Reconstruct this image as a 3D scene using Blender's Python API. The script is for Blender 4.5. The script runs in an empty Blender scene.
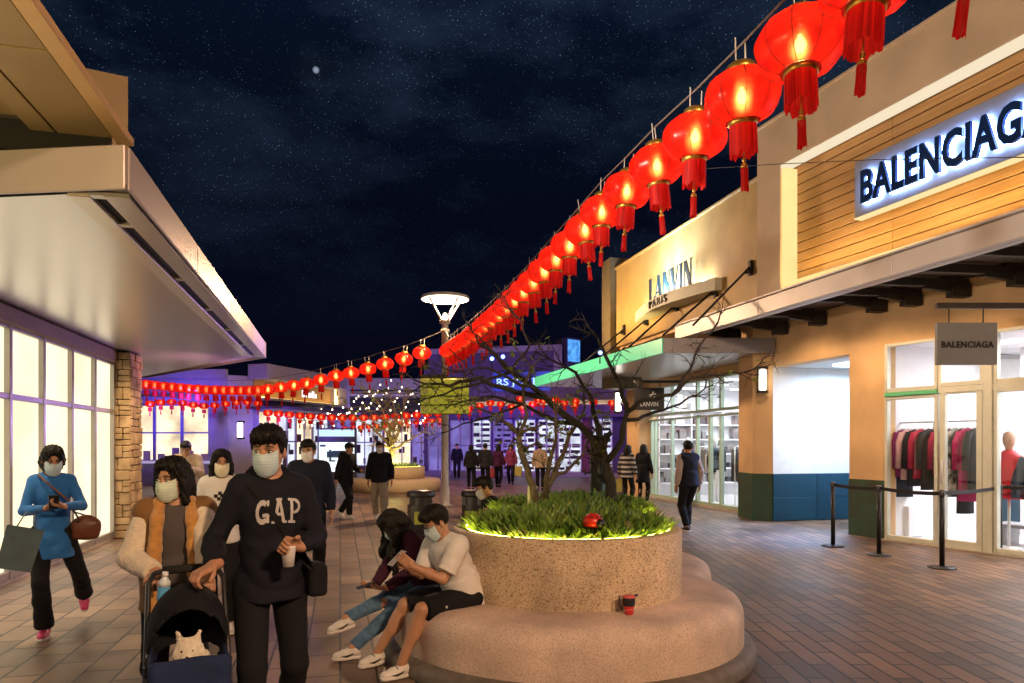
import bpy, math, random
import numpy as np
from mathutils import Vector, Matrix
R = math.radians
rng = random.Random(7)
scene = bpy.context.scene
COL = scene.collection
# ---------------------------------------------------------------- camera model (eye 1.6 m, 24 mm, yaw 13.8 deg)
F, HX, HY, EYE = 700.0, 512.0, 445.0, 1.6
YAW = R(13.8); SN, CS = math.sin(YAW), math.cos(YAW)
def P(px, py, Z):
    cx = (px-HX)/F*Z
    return Vector((cx*CS+Z*SN, -cx*SN+Z*CS, EYE-(py-HY)/F*Z))
def Hh(px, py, z):                       # point at height z seen at a pixel
    return P(px, py, (EYE-z)*F/(py-HY))
def G(px, py): return Hh(px, py, 0.0)
def on_line(px, a, b):                   # where the vertical plane through a,b meets the pixel column
    d = P(px, HY, 1.0); dx, dy = d.x, d.y
    ex, ey = b[0]-a[0], b[1]-a[1]
    det = dx*(-ey)+ex*dy
    t = (a[0]*(-ey)+ex*a[1])/det
    return Vector((dx*t, dy*t, 0)), t    # t is the depth Z
def on_plane(px, py, a, b):
    p, Z = on_line(px, a, b); p.z = EYE-(py-HY)/F*Z
    return p

# ---------------------------------------------------------------- materials
MATS = {}
def nodes_of(m):
    m.use_nodes = True
    return m.node_tree.nodes, m.node_tree.links
def col4(c): return (c[0], c[1], c[2], 1.0)
def mat(name, c, rough=.6, metal=0.0, var=.12, scale=6.0, bump=0.0, bscale=60.0, emit=None, es=0.0, spec=.5,
        alpha=1.0, sheen=0.0, coat=0.0, c2=None, detail=4.0):
    if name in MATS: return MATS[name]
    m = bpy.data.materials.new(name); N, L = nodes_of(m); b = N['Principled BSDF']
    tc = N.new('ShaderNodeTexCoord')
    nz = N.new('ShaderNodeTexNoise'); nz.inputs['Scale'].default_value = scale; nz.inputs['Detail'].default_value = detail
    L.new(tc.outputs['Object'], nz.inputs['Vector'])
    rp = N.new('ShaderNodeValToRGB')
    lo = c2 if c2 else tuple(max(0, x*(1-var)) for x in c)
    hi = c if c2 else tuple(min(1, x*(1+var)) for x in c)
    rp.color_ramp.elements[0].color = col4(lo); rp.color_ramp.elements[0].position = .32
    rp.color_ramp.elements[1].color = col4(hi); rp.color_ramp.elements[1].position = .68
    L.new(nz.outputs['Fac'], rp.inputs['Fac']); L.new(rp.outputs['Color'], b.inputs['Base Color'])
    b.inputs['Roughness'].default_value = rough; b.inputs['Metallic'].default_value = metal
    b.inputs['Specular IOR Level'].default_value = spec
    if sheen: b.inputs['Sheen Weight'].default_value = sheen
    if coat: b.inputs['Coat Weight'].default_value = coat
    if bump:
        n2 = N.new('ShaderNodeTexNoise'); n2.inputs['Scale'].default_value = bscale; n2.inputs['Detail'].default_value = 5
        L.new(tc.outputs['Object'], n2.inputs['Vector'])
        bp = N.new('ShaderNodeBump'); bp.inputs['Strength'].default_value = bump; bp.inputs['Distance'].default_value = .01
        L.new(n2.outputs['Fac'], bp.inputs['Height']); L.new(bp.outputs['Normal'], b.inputs['Normal'])
    if emit:
        b.inputs['Emission Color'].default_value = col4(emit); b.inputs['Emission Strength'].default_value = es
    b.inputs['Alpha'].default_value = alpha
    MATS[name] = m
    return m
def emis(name, c, s, var=0.0, scale=3.0):
    if name in MATS: return MATS[name]
    m = bpy.data.materials.new(name); N, L = nodes_of(m)
    N.remove(N['Principled BSDF']); e = N.new('ShaderNodeEmission')
    e.inputs['Color'].default_value = col4(c); e.inputs['Strength'].default_value = s
    if var:
        tc = N.new('ShaderNodeTexCoord'); nz = N.new('ShaderNodeTexNoise'); nz.inputs['Scale'].default_value = scale
        mr = N.new('ShaderNodeMapRange'); mr.inputs['From Min'].default_value = .3; mr.inputs['From Max'].default_value = .7
        mr.inputs['To Min'].default_value = s*(1-var); mr.inputs['To Max'].default_value = s*(1+var)
        L.new(tc.outputs['Object'], nz.inputs['Vector']); L.new(nz.outputs['Fac'], mr.inputs['Value']); L.new(mr.outputs['Result'], e.inputs['Strength'])
    L.new(e.outputs['Emission'], N['Material Output'].inputs['Surface'])
    MATS[name] = m
    return m
def glass(name, tint=(.9,.95,.95), refl=.12):
    if name in MATS: return MATS[name]
    m = bpy.data.materials.new(name); N, L = nodes_of(m); N.remove(N['Principled BSDF'])
    t = N.new('ShaderNodeBsdfTransparent'); t.inputs['Color'].default_value = col4(tint)
    g = N.new('ShaderNodeBsdfGlossy'); g.inputs['Roughness'].default_value = .02
    lw = N.new('ShaderNodeLayerWeight'); pw = N.new('ShaderNodeMath'); pw.operation = 'POWER'; pw.inputs[1].default_value = 4.0; L.new(lw.outputs['Facing'], pw.inputs[0])
    ad = N.new('ShaderNodeMath'); ad.operation = 'MULTIPLY_ADD'; ad.inputs[1].default_value = .6; ad.inputs[2].default_value = refl*.3
    L.new(pw.outputs['Value'], ad.inputs[0])
    mx = N.new('ShaderNodeMixShader'); L.new(ad.outputs['Value'], mx.inputs['Fac'])
    L.new(t.outputs['BSDF'], mx.inputs[1]); L.new(g.outputs['BSDF'], mx.inputs[2])
    L.new(mx.outputs['Shader'], N['Material Output'].inputs['Surface'])
    MATS[name] = m
    return m

# ---------------------------------------------------------------- things and parts
ORD = ['first','second','third','fourth','fifth','sixth','seventh','eighth','ninth','tenth','eleventh','twelfth','thirteenth',
       'fourteenth','fifteenth','sixteenth','seventeenth','eighteenth','nineteenth','twentieth','twenty-first','twenty-second',
       'twenty-third','twenty-fourth','twenty-fifth','twenty-sixth','twenty-seventh','twenty-eighth','twenty-ninth','thirtieth']
def tag(o, label=None, cat=None, group=None, kind=None):
    if label: o['label'] = label
    if cat: o['category'] = cat
    if group: o['group'] = group
    if kind: o['kind'] = kind
    return o
def thing(name, label, cat, loc=(0,0,0), rz=0.0, group=None):
    o = bpy.data.objects.new(name, None); COL.objects.link(o)
    o.empty_display_size = .1
    o.location = loc; o.rotation_euler = (0,0,rz)
    return tag(o, label, cat, group)
def root_loc(o):
    while o.parent: o = o.parent
    return Vector(o.location)
def copy_tree(o, parent=None):
    c = o.copy(); COL.objects.link(c)
    if parent is not None: c.parent = parent
    for ch in list(o.children): copy_tree(ch, c)
    return c
class MB:
    """collects shapes and links them as one mesh object"""
    def __init__(s, M=None): s.v=[]; s.f=[]; s.mi=[]; s.sm=[]; s.M=M; s.cur=0; s.smooth=False
    def add(s, vs, fs, smooth=None):
        b = len(s.v)
        for p in vs:
            p = Vector(p)
            s.v.append(s.M @ p if s.M is not None else p)
        sm = s.smooth if smooth is None else smooth
        for f in fs: s.f.append([i+b for i in f]); s.mi.append(s.cur); s.sm.append(sm)
        return s
    def box(s, a, b, bev=0.0):
        x0,x1=sorted((a[0],b[0])); y0,y1=sorted((a[1],b[1])); z0,z1=sorted((a[2],b[2]))
        if bev>0:
            bev=min(bev,(x1-x0)*.45,(y1-y0)*.45,(z1-z0)*.45)
            vs=[];ix={}
            for i,(x,xi) in enumerate(((x0,x0+bev),(x1,x1-bev))):
                for j,(y,yi) in enumerate(((y0,y0+bev),(y1,y1-bev))):
                    for k,(z,zi) in enumerate(((z0,z0+bev),(z1,z1-bev))):
                        ix[i,j,k]=len(vs); vs+=[(x,yi,zi),(xi,y,zi),(xi,yi,z)]
            g=lambda i,j,k,a: ix[i,j,k]+a
            fs=[]
            fs.append([g(0,0,0,0),g(0,0,1,0),g(0,1,1,0),g(0,1,0,0)]); fs.append([g(1,0,0,0),g(1,1,0,0),g(1,1,1,0),g(1,0,1,0)])
            fs.append([g(0,0,0,1),g(1,0,0,1),g(1,0,1,1),g(0,0,1,1)]); fs.append([g(0,1,0,1),g(0,1,1,1),g(1,1,1,1),g(1,1,0,1)])
            fs.append([g(0,0,0,2),g(0,1,0,2),g(1,1,0,2),g(1,0,0,2)]); fs.append([g(0,0,1,2),g(1,0,1,2),g(1,1,1,2),g(0,1,1,2)])
            for j in (0,1):
                for k in (0,1): fs.append([g(0,j,k,1),g(1,j,k,1),g(1,j,k,2),g(0,j,k,2)])
            for i in (0,1):
                for k in (0,1): fs.append([g(i,0,k,0),g(i,1,k,0),g(i,1,k,2),g(i,0,k,2)])
            for i in (0,1):
                for j in (0,1): fs.append([g(i,j,0,0),g(i,j,1,0),g(i,j,1,1),g(i,j,0,1)])
            for i in (0,1):
                for j in (0,1):
                    for k in (0,1): fs.append([g(i,j,k,0),g(i,j,k,1),g(i,j,k,2)])
            return s.add(vs,fs)
        vs=[(x,y,z) for x in (x0,x1) for y in (y0,y1) for z in (z0,z1)]
        return s.add(vs,[[0,1,3,2],[4,6,7,5],[0,4,5,1],[2,3,7,6],[0,2,6,4],[1,5,7,3]])
    def prism(s, pts, z0, z1):                  # pts: xy outline, counter-clockwise
        n=len(pts); vs=[(p[0],p[1],z0) for p in pts]+[(p[0],p[1],z1) for p in pts]
        fs=[list(range(n))[::-1],list(range(n,2*n))]+[[i,(i+1)%n,n+(i+1)%n,n+i] for i in range(n)]
        return s.add(vs,fs)
    def loft(s, rings, cap0=True, cap1=True, closed=True, smooth=None):
        n=len(rings[0]); vs=[p for r in rings for p in r]; fs=[]
        for a in range(len(rings)-1):
            for i in range(n if closed else n-1):
                j=(i+1)%n; fs.append([a*n+i,a*n+j,(a+1)*n+j,(a+1)*n+i])
        if cap0: fs.append(list(range(n))[::-1])
        if cap1: fs.append([(len(rings)-1)*n+i for i in range(n)])
        return s.add(vs,fs,smooth)
    def lathe(s, prof, n=16, c=(0,0,0), smooth=True, cap0=True, cap1=True):
        rings=[[(c[0]+r*math.cos(2*math.pi*i/n),c[1]+r*math.sin(2*math.pi*i/n),c[2]+z) for i in range(n)] for r,z in prof]
        return s.loft(rings,cap0,cap1,True,smooth)
    def tube(s, pts, rad, n=8, smooth=True, cap=True):
        pts=[Vector(p) for p in pts]; m=len(pts)
        rads=rad if isinstance(rad,(list,tuple)) else [rad]*m
        rings=[]; up=None
        for i,p in enumerate(pts):
            d=(pts[min(i+1,m-1)]-pts[max(i-1,0)])
            if d.length<1e-9: d=Vector((0,0,1))
            d.normalize()
            if up is None:
                up=Vector((0,0,1)) if abs(d.z)<.9 else Vector((1,0,0))
            a=d.cross(up)
            if a.length<1e-6: a=d.cross(Vector((1,.3,.2)))
            a.normalize(); b=a.cross(d).normalized(); up=b
            # ring order chosen so faces point outwards
            rings.append([p+a*(rads[i]*math.cos(-2*math.pi*k/n))+b*(rads[i]*math.sin(-2*math.pi*k/n)) for k in range(n)])
        return s.loft([r[::-1] for r in rings],cap,cap,True,smooth)
    def bar(s, p0, p1, w, h):                  # rectangular bar between two points
        p0=Vector(p0);p1=Vector(p1);d=(p1-p0).normalized()
        up=Vector((0,0,1)) if abs(d.z)<.95 else Vector((0,1,0))
        a=d.cross(up).normalized()*(w/2); b=a.cross(d).normalized()*(h/2)
        return s.loft([[p-a-b,p+a-b,p+a+b,p-a+b] for p in (p0,p1)])
    def quad(s,a,b,c,d): return s.add([a,b,c,d],[[0,1,2,3]])
    def mesh(s, name, mats):
        me=bpy.data.meshes.new(name); me.from_pydata([tuple(p) for p in s.v],[],s.f)
        for m in (mats if isinstance(mats,(list,tuple)) else [mats]): me.materials.append(m)
        me.polygons.foreach_set('material_index',s.mi); me.polygons.foreach_set('use_smooth',s.sm)
        me.update(); return me
    def build(s, name, mats, parent=None, world=False, loc=None):
        if world and parent is not None:
            o=root_loc(parent); s.v=[p-o for p in s.v]
        if loc is not None:
            loc=Vector(loc); s.v=[p-loc for p in s.v]
        ob=bpy.data.objects.new(name,s.mesh(name,mats)); COL.objects.link(ob)
        if parent is not None: ob.parent=parent
        if loc is not None: ob.location=loc
        return ob
def struct(name, mb, mats): return tag(mb.build(name,mats),kind='structure')
def wall_frame(a, b):
    """local frame of a wall: u from a to b, v out of the wall towards the street (left of a->b ... right handed), w up"""
    a=Vector((a[0],a[1],0)); b=Vector((b[0],b[1],0)); u=(b-a).normalized(); w=Vector((0,0,1)); v=w.cross(u)
    M=Matrix((( u.x,v.x,0,a.x),(u.y,v.y,0,a.y),(0,0,1,0),(0,0,0,1)))
    return M,(b-a).length
def text_mesh(body, size=1.0, extrude=.01, offset=0.0, sx=1.0, spacing=1.0):
    cu=bpy.data.curves.new('lettering','FONT'); cu.body=body; cu.size=size; cu.extrude=extrude; cu.offset=offset
    cu.space_character=spacing; cu.resolution_u=3
    ob=bpy.data.objects.new('lettering',cu); COL.objects.link(ob)
    dg=bpy.context.evaluated_depsgraph_get(); me=bpy.data.meshes.new_from_object(ob.evaluated_get(dg))
    vs=[(v.co.x*sx,v.co.y,v.co.z) for v in me.vertices]; fs=[list(p.vertices) for p in me.polygons]
    bpy.data.objects.remove(ob); bpy.data.curves.remove(cu); bpy.data.meshes.remove(me)
    return vs,fs
def letters(mb, body, M, width=None, height=None, extrude=.01, offset=0.0, spacing=1.0):
    """flat lettering: local x along the text, local y up, local z out; M places it; scaled to width x height"""
    vs,fs=text_mesh(body,1.0,extrude,offset,1.0,spacing)
    x0=min(v[0] for v in vs);x1=max(v[0] for v in vs);y0=min(v[1] for v in vs);y1=max(v[1] for v in vs)
    kx=width/(x1-x0) if width else 1.0; ky=height/(y1-y0) if height else kx
    sv=mb.M; mb.M=M
    mb.add([((v[0]-x0)*kx,(v[1]-y0)*ky,v[2]) for v in vs],fs); mb.M=sv
def poly_letters(mb, polys, M, kx, ky, ext):
    """hand drawn letters: each polygon (convex, counter-clockwise) extruded by ext along local z"""
    sv=mb.M; mb.M=M
    for pl in polys:
        mb.prism([(p[0]*kx,p[1]*ky) for p in pl],0,ext)
    mb.M=sv
def face_frame(o, u, up=(0,0,1)):
    u=Vector(u).normalized(); w=Vector(up).normalized(); v=u.cross(w)
    return Matrix(((u.x,w.x,v.x,o[0]),(u.y,w.y,v.y,o[1]),(u.z,w.z,v.z,o[2]),(0,0,0,1)))
def lamp(name, kind, loc, energy, color, size=.1, rot=None, spot=None, blend=.5, sy=None):
    d=bpy.data.lights.new(name,kind); d.energy=energy; d.color=color
    if kind=='AREA':
        d.size=size
        if sy: d.shape='RECTANGLE'; d.size_y=sy
    elif kind=='SUN': d.angle=size
    else: d.shadow_soft_size=size
    if kind=='SPOT': d.spot_size=R(spot or 60); d.spot_blend=blend
    o=bpy.data.objects.new(name,d); COL.objects.link(o); o.location=loc
    if rot is not None:
        if isinstance(rot,Vector): o.rotation_euler=(rot-Vector(loc)).to_track_quat('-Z','Y').to_euler()
        else: o.rotation_euler=rot
    return o
# ================================================================ world: night sky with stars and faint milky cloud
def make_world():
    w=bpy.data.worlds.new("World"); scene.world=w; w.use_nodes=True
    N,L=w.node_tree.nodes,w.node_tree.links; bg=N['Background']
    tc=N.new('ShaderNodeTexCoord')
    sky=N.new('ShaderNodeTexSky'); sky.sky_type='NISHITA'; sky.sun_disc=False
    sky.sun_elevation=R(1.0); sky.sun_rotation=R(200); sky.altitude=0
    def mult(a,b,name='MULTIPLY'):
        m=N.new('ShaderNodeMix'); m.data_type='RGBA'; m.blend_type=name; m.inputs[0].default_value=1.0
        L.new(a,m.inputs[6])
        if hasattr(b,'is_output'): L.new(b,m.inputs[7])
        else: m.inputs[7].default_value=col4(b)
        return m.outputs[2]
    skyc=mult(sky.outputs['Color'],(.0006,.0008,.0014))
    sep=N.new('ShaderNodeSeparateXYZ'); L.new(tc.outputs['Generated'],sep.inputs[0])
    gr=N.new('ShaderNodeValToRGB'); el=gr.color_ramp.elements
    el[0].position=0.0; el[0].color=(.0012,.0014,.0075,1); el[1].position=.85; el[1].color=(.0050,.013,.034,1)
    e=gr.color_ramp.elements.new(.10); e.color=(.0009,.0012,.0070,1)
    e=gr.color_ramp.elements.new(.30); e.color=(.0010,.0017,.0070,1)
    e=gr.color_ramp.elements.new(.45); e.color=(.0014,.0036,.0105,1)
    L.new(sep.outputs['Z'],gr.inputs['Fac'])
    # milky clouds
    mp=N.new('ShaderNodeMapping'); mp.inputs['Scale'].default_value=(2.2,2.2,5.0); L.new(tc.outputs['Generated'],mp.inputs['Vector'])
    nz=N.new('ShaderNodeTexNoise'); nz.inputs['Scale'].default_value=1.6; nz.inputs['Detail'].default_value=9; nz.inputs['Roughness'].default_value=.62
    L.new(mp.outputs['Vector'],nz.inputs['Vector'])
    cr=N.new('ShaderNodeValToRGB'); cr.color_ramp.elements[0].position=.47; cr.color_ramp.elements[0].color=(0,0,0,1)
    cr.color_ramp.elements[1].position=.80; cr.color_ramp.elements[1].color=(.020,.034,.060,1)
    L.new(nz.outputs['Fac'],cr.inputs['Fac'])
    hz=N.new('ShaderNodeMapRange'); hz.inputs['From Min'].default_value=.15; hz.inputs['From Max'].default_value=.58; L.new(sep.outputs['Z'],hz.inputs['Value'])
    cloud=mult(cr.outputs['Color'],hz.outputs['Result'])
    # stars: three sizes of voronoi points, thinned and gated by the cloud noise
    def stars(scale,rad,thin,gain,tint):
        v=N.new('ShaderNodeTexVoronoi'); v.inputs['Scale'].default_value=scale; L.new(tc.outputs['Generated'],v.inputs['Vector'])
        m=N.new('ShaderNodeMapRange'); m.inputs['From Min'].default_value=rad; m.inputs['From Max'].default_value=0.0; L.new(v.outputs['Distance'],m.inputs['Value'])
        p=N.new('ShaderNodeMath'); p.operation='POWER'; p.inputs[1].default_value=2.0; L.new(m.outputs['Result'],p.inputs[0])
        s=N.new('ShaderNodeSeparateColor'); L.new(v.outputs['Color'],s.inputs[0])
        g=N.new('ShaderNodeMapRange'); g.inputs['From Min'].default_value=thin; g.inputs['From Max'].default_value=1.0; L.new(s.outputs[0],g.inputs['Value'])
        q=N.new('ShaderNodeMath'); q.operation='MULTIPLY'; L.new(p.outputs[0],q.inputs[0]); L.new(g.outputs['Result'],q.inputs[1])
        return mult(q.outputs[0],tuple(t*gain for t in tint))
    st=mult(stars(330,.20,.10,1.7,(.45,.68,1.0)),stars(150,.11,.35,1.8,(.62,.80,1.0)),'ADD')
    gate=N.new('ShaderNodeMapRange'); gate.inputs['From Min'].default_value=.40; gate.inputs['From Max'].default_value=.64
    gate.inputs['To Min'].default_value=.04; L.new(nz.outputs['Fac'],gate.inputs['Value'])
    st=mult(st,gate.outputs['Result']); st=mult(st,hz.outputs['Result'])
    st=mult(st,stars(10,.024,.62,.9,(.7,.82,1.0)),'ADD')
    d0=P(316,70,1.0)-Vector((0,0,EYE)); d0.normalize()
    dp=N.new('ShaderNodeVectorMath'); dp.operation='DOT_PRODUCT'; dp.inputs[1].default_value=d0; L.new(tc.outputs['Generated'],dp.inputs[0])
    m1=N.new('ShaderNodeMapRange'); m1.inputs['From Min'].default_value=.999990; m1.inputs['From Max'].default_value=1.000001; L.new(dp.outputs['Value'],m1.inputs['Value'])
    m2=N.new('ShaderNodeMapRange'); m2.inputs['From Min'].default_value=.9990; m2.inputs['From Max'].default_value=1.0; m2.inputs['To Max'].default_value=.20; L.new(dp.outputs['Value'],m2.inputs['Value'])
    p2=N.new('ShaderNodeMath'); p2.operation='POWER'; p2.inputs[1].default_value=3.0; L.new(m2.outputs['Result'],p2.inputs[0])
    sm=N.new('ShaderNodeMath'); sm.operation='ADD'; L.new(m1.outputs['Result'],sm.inputs[0]); L.new(p2.outputs[0],sm.inputs[1])
    st=mult(st,mult(sm.outputs[0],(.30,.36,.46)),'ADD')
    tot=mult(mult(mult(gr.outputs['Color'],cloud,'ADD'),st,'ADD'),skyc,'ADD')
    L.new(tot,bg.inputs['Color']); bg.inputs['Strength'].default_value=1.0
make_world()

# ================================================================ ground
def paving(name, rot, c1, c2, mortar, bw=.56, rh=.28):
    m=bpy.data.materials.new(name); N,L=nodes_of(m); b=N['Principled BSDF']
    tc=N.new('ShaderNodeTexCoord'); mp=N.new('ShaderNodeMapping'); mp.inputs['Rotation'].default_value=(0,0,rot)
    L.new(tc.outputs['Object'],mp.inputs['Vector'])
    br=N.new('ShaderNodeTexBrick'); br.inputs['Scale'].default_value=1.0
    br.inputs['Brick Width'].default_value=bw; br.inputs['Row Height'].default_value=rh
    br.inputs['Mortar Size'].default_value=.010; br.inputs['Mortar Smooth'].default_value=.25; br.inputs['Bias'].default_value=0.0
    br.inputs['Color1'].default_value=col4(c1); br.inputs['Color2'].default_value=col4(c2); br.inputs['Mortar'].default_value=col4(mortar)
    L.new(mp.outputs['Vector'],br.inputs['Vector'])
    n1=N.new('ShaderNodeTexNoise'); n1.inputs['Scale'].default_value=.9; n1.inputs['Detail'].default_value=6; L.new(tc.outputs['Object'],n1.inputs['Vector'])
    n2=N.new('ShaderNodeTexNoise'); n2.inputs['Scale'].default_value=55; n2.inputs['Detail'].default_value=4; L.new(tc.outputs['Object'],n2.inputs['Vector'])
    r1=N.new('ShaderNodeMapRange'); r1.inputs['From Min'].default_value=.3; r1.inputs['From Max'].default_value=.7; r1.inputs['To Min'].default_value=.48; r1.inputs['To Max'].default_value=1.28
    L.new(n1.outputs['Fac'],r1.inputs['Value'])
    r2=N.new('ShaderNodeMapRange'); r2.inputs['To Min'].default_value=.72; r2.inputs['To Max'].default_value=1.28; L.new(n2.outputs['Fac'],r2.inputs['Value'])
    mu=N.new('ShaderNodeMath'); mu.operation='MULTIPLY'; L.new(r1.outputs['Result'],mu.inputs[0]); L.new(r2.outputs['Result'],mu.inputs[1])
    mx=N.new('ShaderNodeMix'); mx.data_type='RGBA'; mx.blend_type='MULTIPLY'; mx.inputs[0].default_value=1
    L.new(br.outputs['Color'],mx.inputs[6]); L.new(mu.outputs[0],mx.inputs[7]); L.new(mx.outputs[2],b.inputs['Base Color'])
    rr=N.new('ShaderNodeMapRange'); rr.inputs['To Min'].default_value=.34; rr.inputs['To Max'].default_value=.62; L.new(n1.outputs['Fac'],rr.inputs['Value'])
    L.new(rr.outputs['Result'],b.inputs['Roughness'])
    bh=N.new('ShaderNodeMath'); bh.operation='MULTIPLY_ADD'; bh.inputs[1].default_value=-1.0; L.new(br.outputs['Fac'],bh.inputs[0])
    sc=N.new('ShaderNodeMath'); sc.operation='MULTIPLY'; sc.inputs[1].default_value=.18; L.new(n2.outputs['Fac'],sc.inputs[0]); L.new(sc.outputs[0],bh.inputs[2])
    bp=N.new('ShaderNodeBump'); bp.inputs['Strength'].default_value=.55; bp.inputs['Distance'].default_value=.008
    L.new(bh.outputs[0],bp.inputs['Height']); L.new(bp.outputs['Normal'],b.inputs['Normal'])
    return m
M_pave=paving('paving_stone',R(90),(.28,.185,.125),(.125,.085,.064),(.009,.007,.006),.50,.25)
M_pave2=paving('paving_stone_by_the_shops',R(104.4),(.245,.145,.085),(.105,.062,.040),(.006,.005,.004),.60,.15)
mb=MB(); mb.quad((-400,-400,0),(400,-400,0),(400,600,0),(-400,600,0))
struct('ground',mb,mat('outer_ground',(.06,.055,.05),.9))
mb=MB(); mb.quad((-40,-12,.004),(14,-12,.004),(14,75,.004),(-40,75,.004))
struct('plaza_paving',mb,M_pave)
mb=MB(); mb.add([(2.0,-12,.008),(14,-12,.008),(14,21,.008),(2.9,21,.008),(2.25,6,.008)],[[0,1,2,3,4]])
struct('shop_front_paving',mb,M_pave2)
# ================================================================ left: shop with glowing frosted windows under a flat canopy
M_soffit=mat('soffit_metal',(.52,.49,.48),.28,metal=.55,var=.05,scale=2)
def soffit_boards():
    m=bpy.data.materials.new('soffit_boards'); N,L=nodes_of(m); b=N['Principled BSDF']
    b.inputs['Base Color'].default_value=(.62,.60,.60,1); b.inputs['Metallic'].default_value=.75; b.inputs['Roughness'].default_value=.29
    tc=N.new('ShaderNodeTexCoord'); wv=N.new('ShaderNodeTexWave'); wv.bands_direction='Y'; wv.inputs['Scale'].default_value=2.4; wv.inputs['Distortion'].default_value=0
    wv.wave_profile='SAW'; L.new(tc.outputs['Object'],wv.inputs['Vector'])
    nz=N.new('ShaderNodeTexNoise'); nz.inputs['Scale'].default_value=2.0; L.new(tc.outputs['Object'],nz.inputs['Vector'])
    ad=N.new('ShaderNodeMath'); ad.operation='MULTIPLY_ADD'; ad.inputs[1].default_value=.04; L.new(nz.outputs['Fac'],ad.inputs[0]); L.new(wv.outputs['Fac'],ad.inputs[2])
    bp=N.new('ShaderNodeBump'); bp.inputs['Strength'].default_value=.35; bp.inputs['Distance'].default_value=.012; L.new(ad.outputs[0],bp.inputs['Height']); L.new(bp.outputs['Normal'],b.inputs['Normal'])
    return m
M_boards=soffit_boards()
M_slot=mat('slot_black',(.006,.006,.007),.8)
M_tan=mat('tan_panel',(.34,.24,.12),.45,var=.10,scale=1.6,metal=.2)
M_tan2=mat('tan_trim',(.62,.40,.20),.4,var=.06,metal=.2)
M_mull=mat('mullion_grey',(.36,.33,.30),.4,metal=.6,var=.05)
M_frost=emis('frosted_lit_glass',(1.0,.84,.56),1.45,var=.16,scale=.9)
M_frost_b=emis('frosted_lit_glass_cool',(.35,.62,.9),.22,var=.3,scale=.8)
M_brown=mat('brown_header',(.30,.19,.11),.5,var=.08)

shopL=thing('shop_building','cream lit shop with tall frosted glowing windows under the flat grey canopy on the left','shop',(-6,8,0))
XW=-3.75
mb=MB(); mb.box((-9,-6,0),(-4.1,13.8,3.19)); mb.box((-9,-6,3.66),(-4.1,13.8,3.69)); mb.box((-4.1,-6,-.1),(XW+.03,13.8,.05))
mb.build('wall',mat('left_wall',(.45,.38,.30),.8,bump=.2),shopL,True)
mb=MB(); mb.box((XW-.02,-6,2.99),(XW+.09,13.1,3.195),.012); mb.build('header',M_brown,shopL,True)
ys=[9.27,10.22,11.21,12.17,13.10]; k=8.30
while k>0: ys.insert(0,k); k-=.97
for a,b in zip(ys[:-1],ys[1:]):
    f=MB()
    f.box((XW-.05,b-.035,.05),(XW+.05,b+.035,2.99),.006)
    f.box((XW-.04,a+.035,2.13),(XW+.04,b-.035,2.20),.006); f.box((XW-.04,a+.035,.05),(XW+.04,b-.035,.14),.006)
    f.box((XW-.04,a+.035,2.95),(XW+.04,b-.035,2.99),.004)
    w=f.build('window',M_mull,shopL,True)
    p=MB(); p.box((XW-.03,a+.03,.13),(XW-.015,b-.03,2.96)); p.build('pane',M_frost if b>6.0 else M_frost_b,w,True)
p=MB(); p.box((XW-.2,13.88,.13),(XW+.13,13.95,3.1)); p.build('lit_strip',M_frost,shopL,True)
# stone pier: one mesh of split-face blocks
M_stone=mat('split_stone',(.58,.40,.22),.85,var=.30,scale=5,bump=.6,bscale=30,c2=(.30,.19,.10))
M_mortar=mat('stone_mortar',(.05,.035,.025),.95)
pier=thing('stone_pier','golden split stone pier at the end of the frosted shop windows','pier',(-3.6,13.5,0))
mb=MB(); mb.box((-3.95,13.16,0),(-3.50,13.82,3.198)); mb.build('core',M_mortar,pier,True)
mb=MB(); r2=random.Random(3)
def stone_face(axis, u0,u1, fix, out):
    z=.01
    while z<3.17:
        h=min(r2.choice([.10,.13,.17,.21]),3.185-z)
        u=u0
        while u<u1-.01:
            w=min(r2.choice([.14,.2,.26,.34]),u1-u)
            if u1-(u+w)<.07: w=u1-u
            dp=r2.uniform(.02,.05)
            nsplit=2 if (h>.16 and w<.2 and r2.random()<.5) else 1
            for q in range(nsplit):
                zz0=z+h*q/nsplit+.005; zz1=z+h*(q+1)/nsplit-.005
                if zz1-zz0<.02: continue
                if axis=='x': mb.box((u+.004,fix+.02,zz0),(u+w-.004,fix-dp,zz1),.012)
                else: mb.box((fix-.02,u+.004,zz0),(fix+dp,u+w-.004,zz1),.012)
            u+=w
        z+=h
stone_face('x',-3.93,-3.47,13.16,1); stone_face('y',13.17,13.84,-3.50,1)
mb.build('stone_cladding',M_stone,pier,True)

# canopy
can=thing('canopy','pale metal flat canopy over the frosted shop windows on the left','canopy',(-3,9,3.2))
out=[(-1.3,4.84),(-1.34,13.58),(-4.6,18.4),(-9,18.4),(-9,7.5),(-2.11,5.13)]
mb=MB(); mb.prism(out,3.235,3.44); mb.build('roof_slab',mat('canopy_top',(.42,.38,.36),.5),can,True)
M_fascia=mat('fascia_metal',(.46,.40,.42),.38,metal=.35,var=.04,scale=1.2)
def strip(pts, z0, z1, t, name, m, joints=0):
    for a,b in zip(pts[:-1],pts[1:]):
        q=MB(); M,Ln=wall_frame(a,b); q.M=M
        n=max(1,joints)
        for i in range(n):
            q.box((Ln*i/n+.003,0,z0),(Ln*(i+1)/n-.003,t,z1),.006)
        q.build(name,m,can,True)
strip([(-1.34,13.58),(-1.3,4.84)],3.2,3.47,.02,'fascia',M_fascia,4)
strip([(-1.3,4.84),(-2.11,5.13),(-9,7.5)],3.2,3.48,.02,'fascia',M_fascia,1)
strip([(-4.6,18.4),(-1.34,13.58)],3.2,3.46,.02,'fascia',M_fascia,2)
q=MB()
def xl(y): return -1.3-.04*(y-4.84)/8.74
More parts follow.
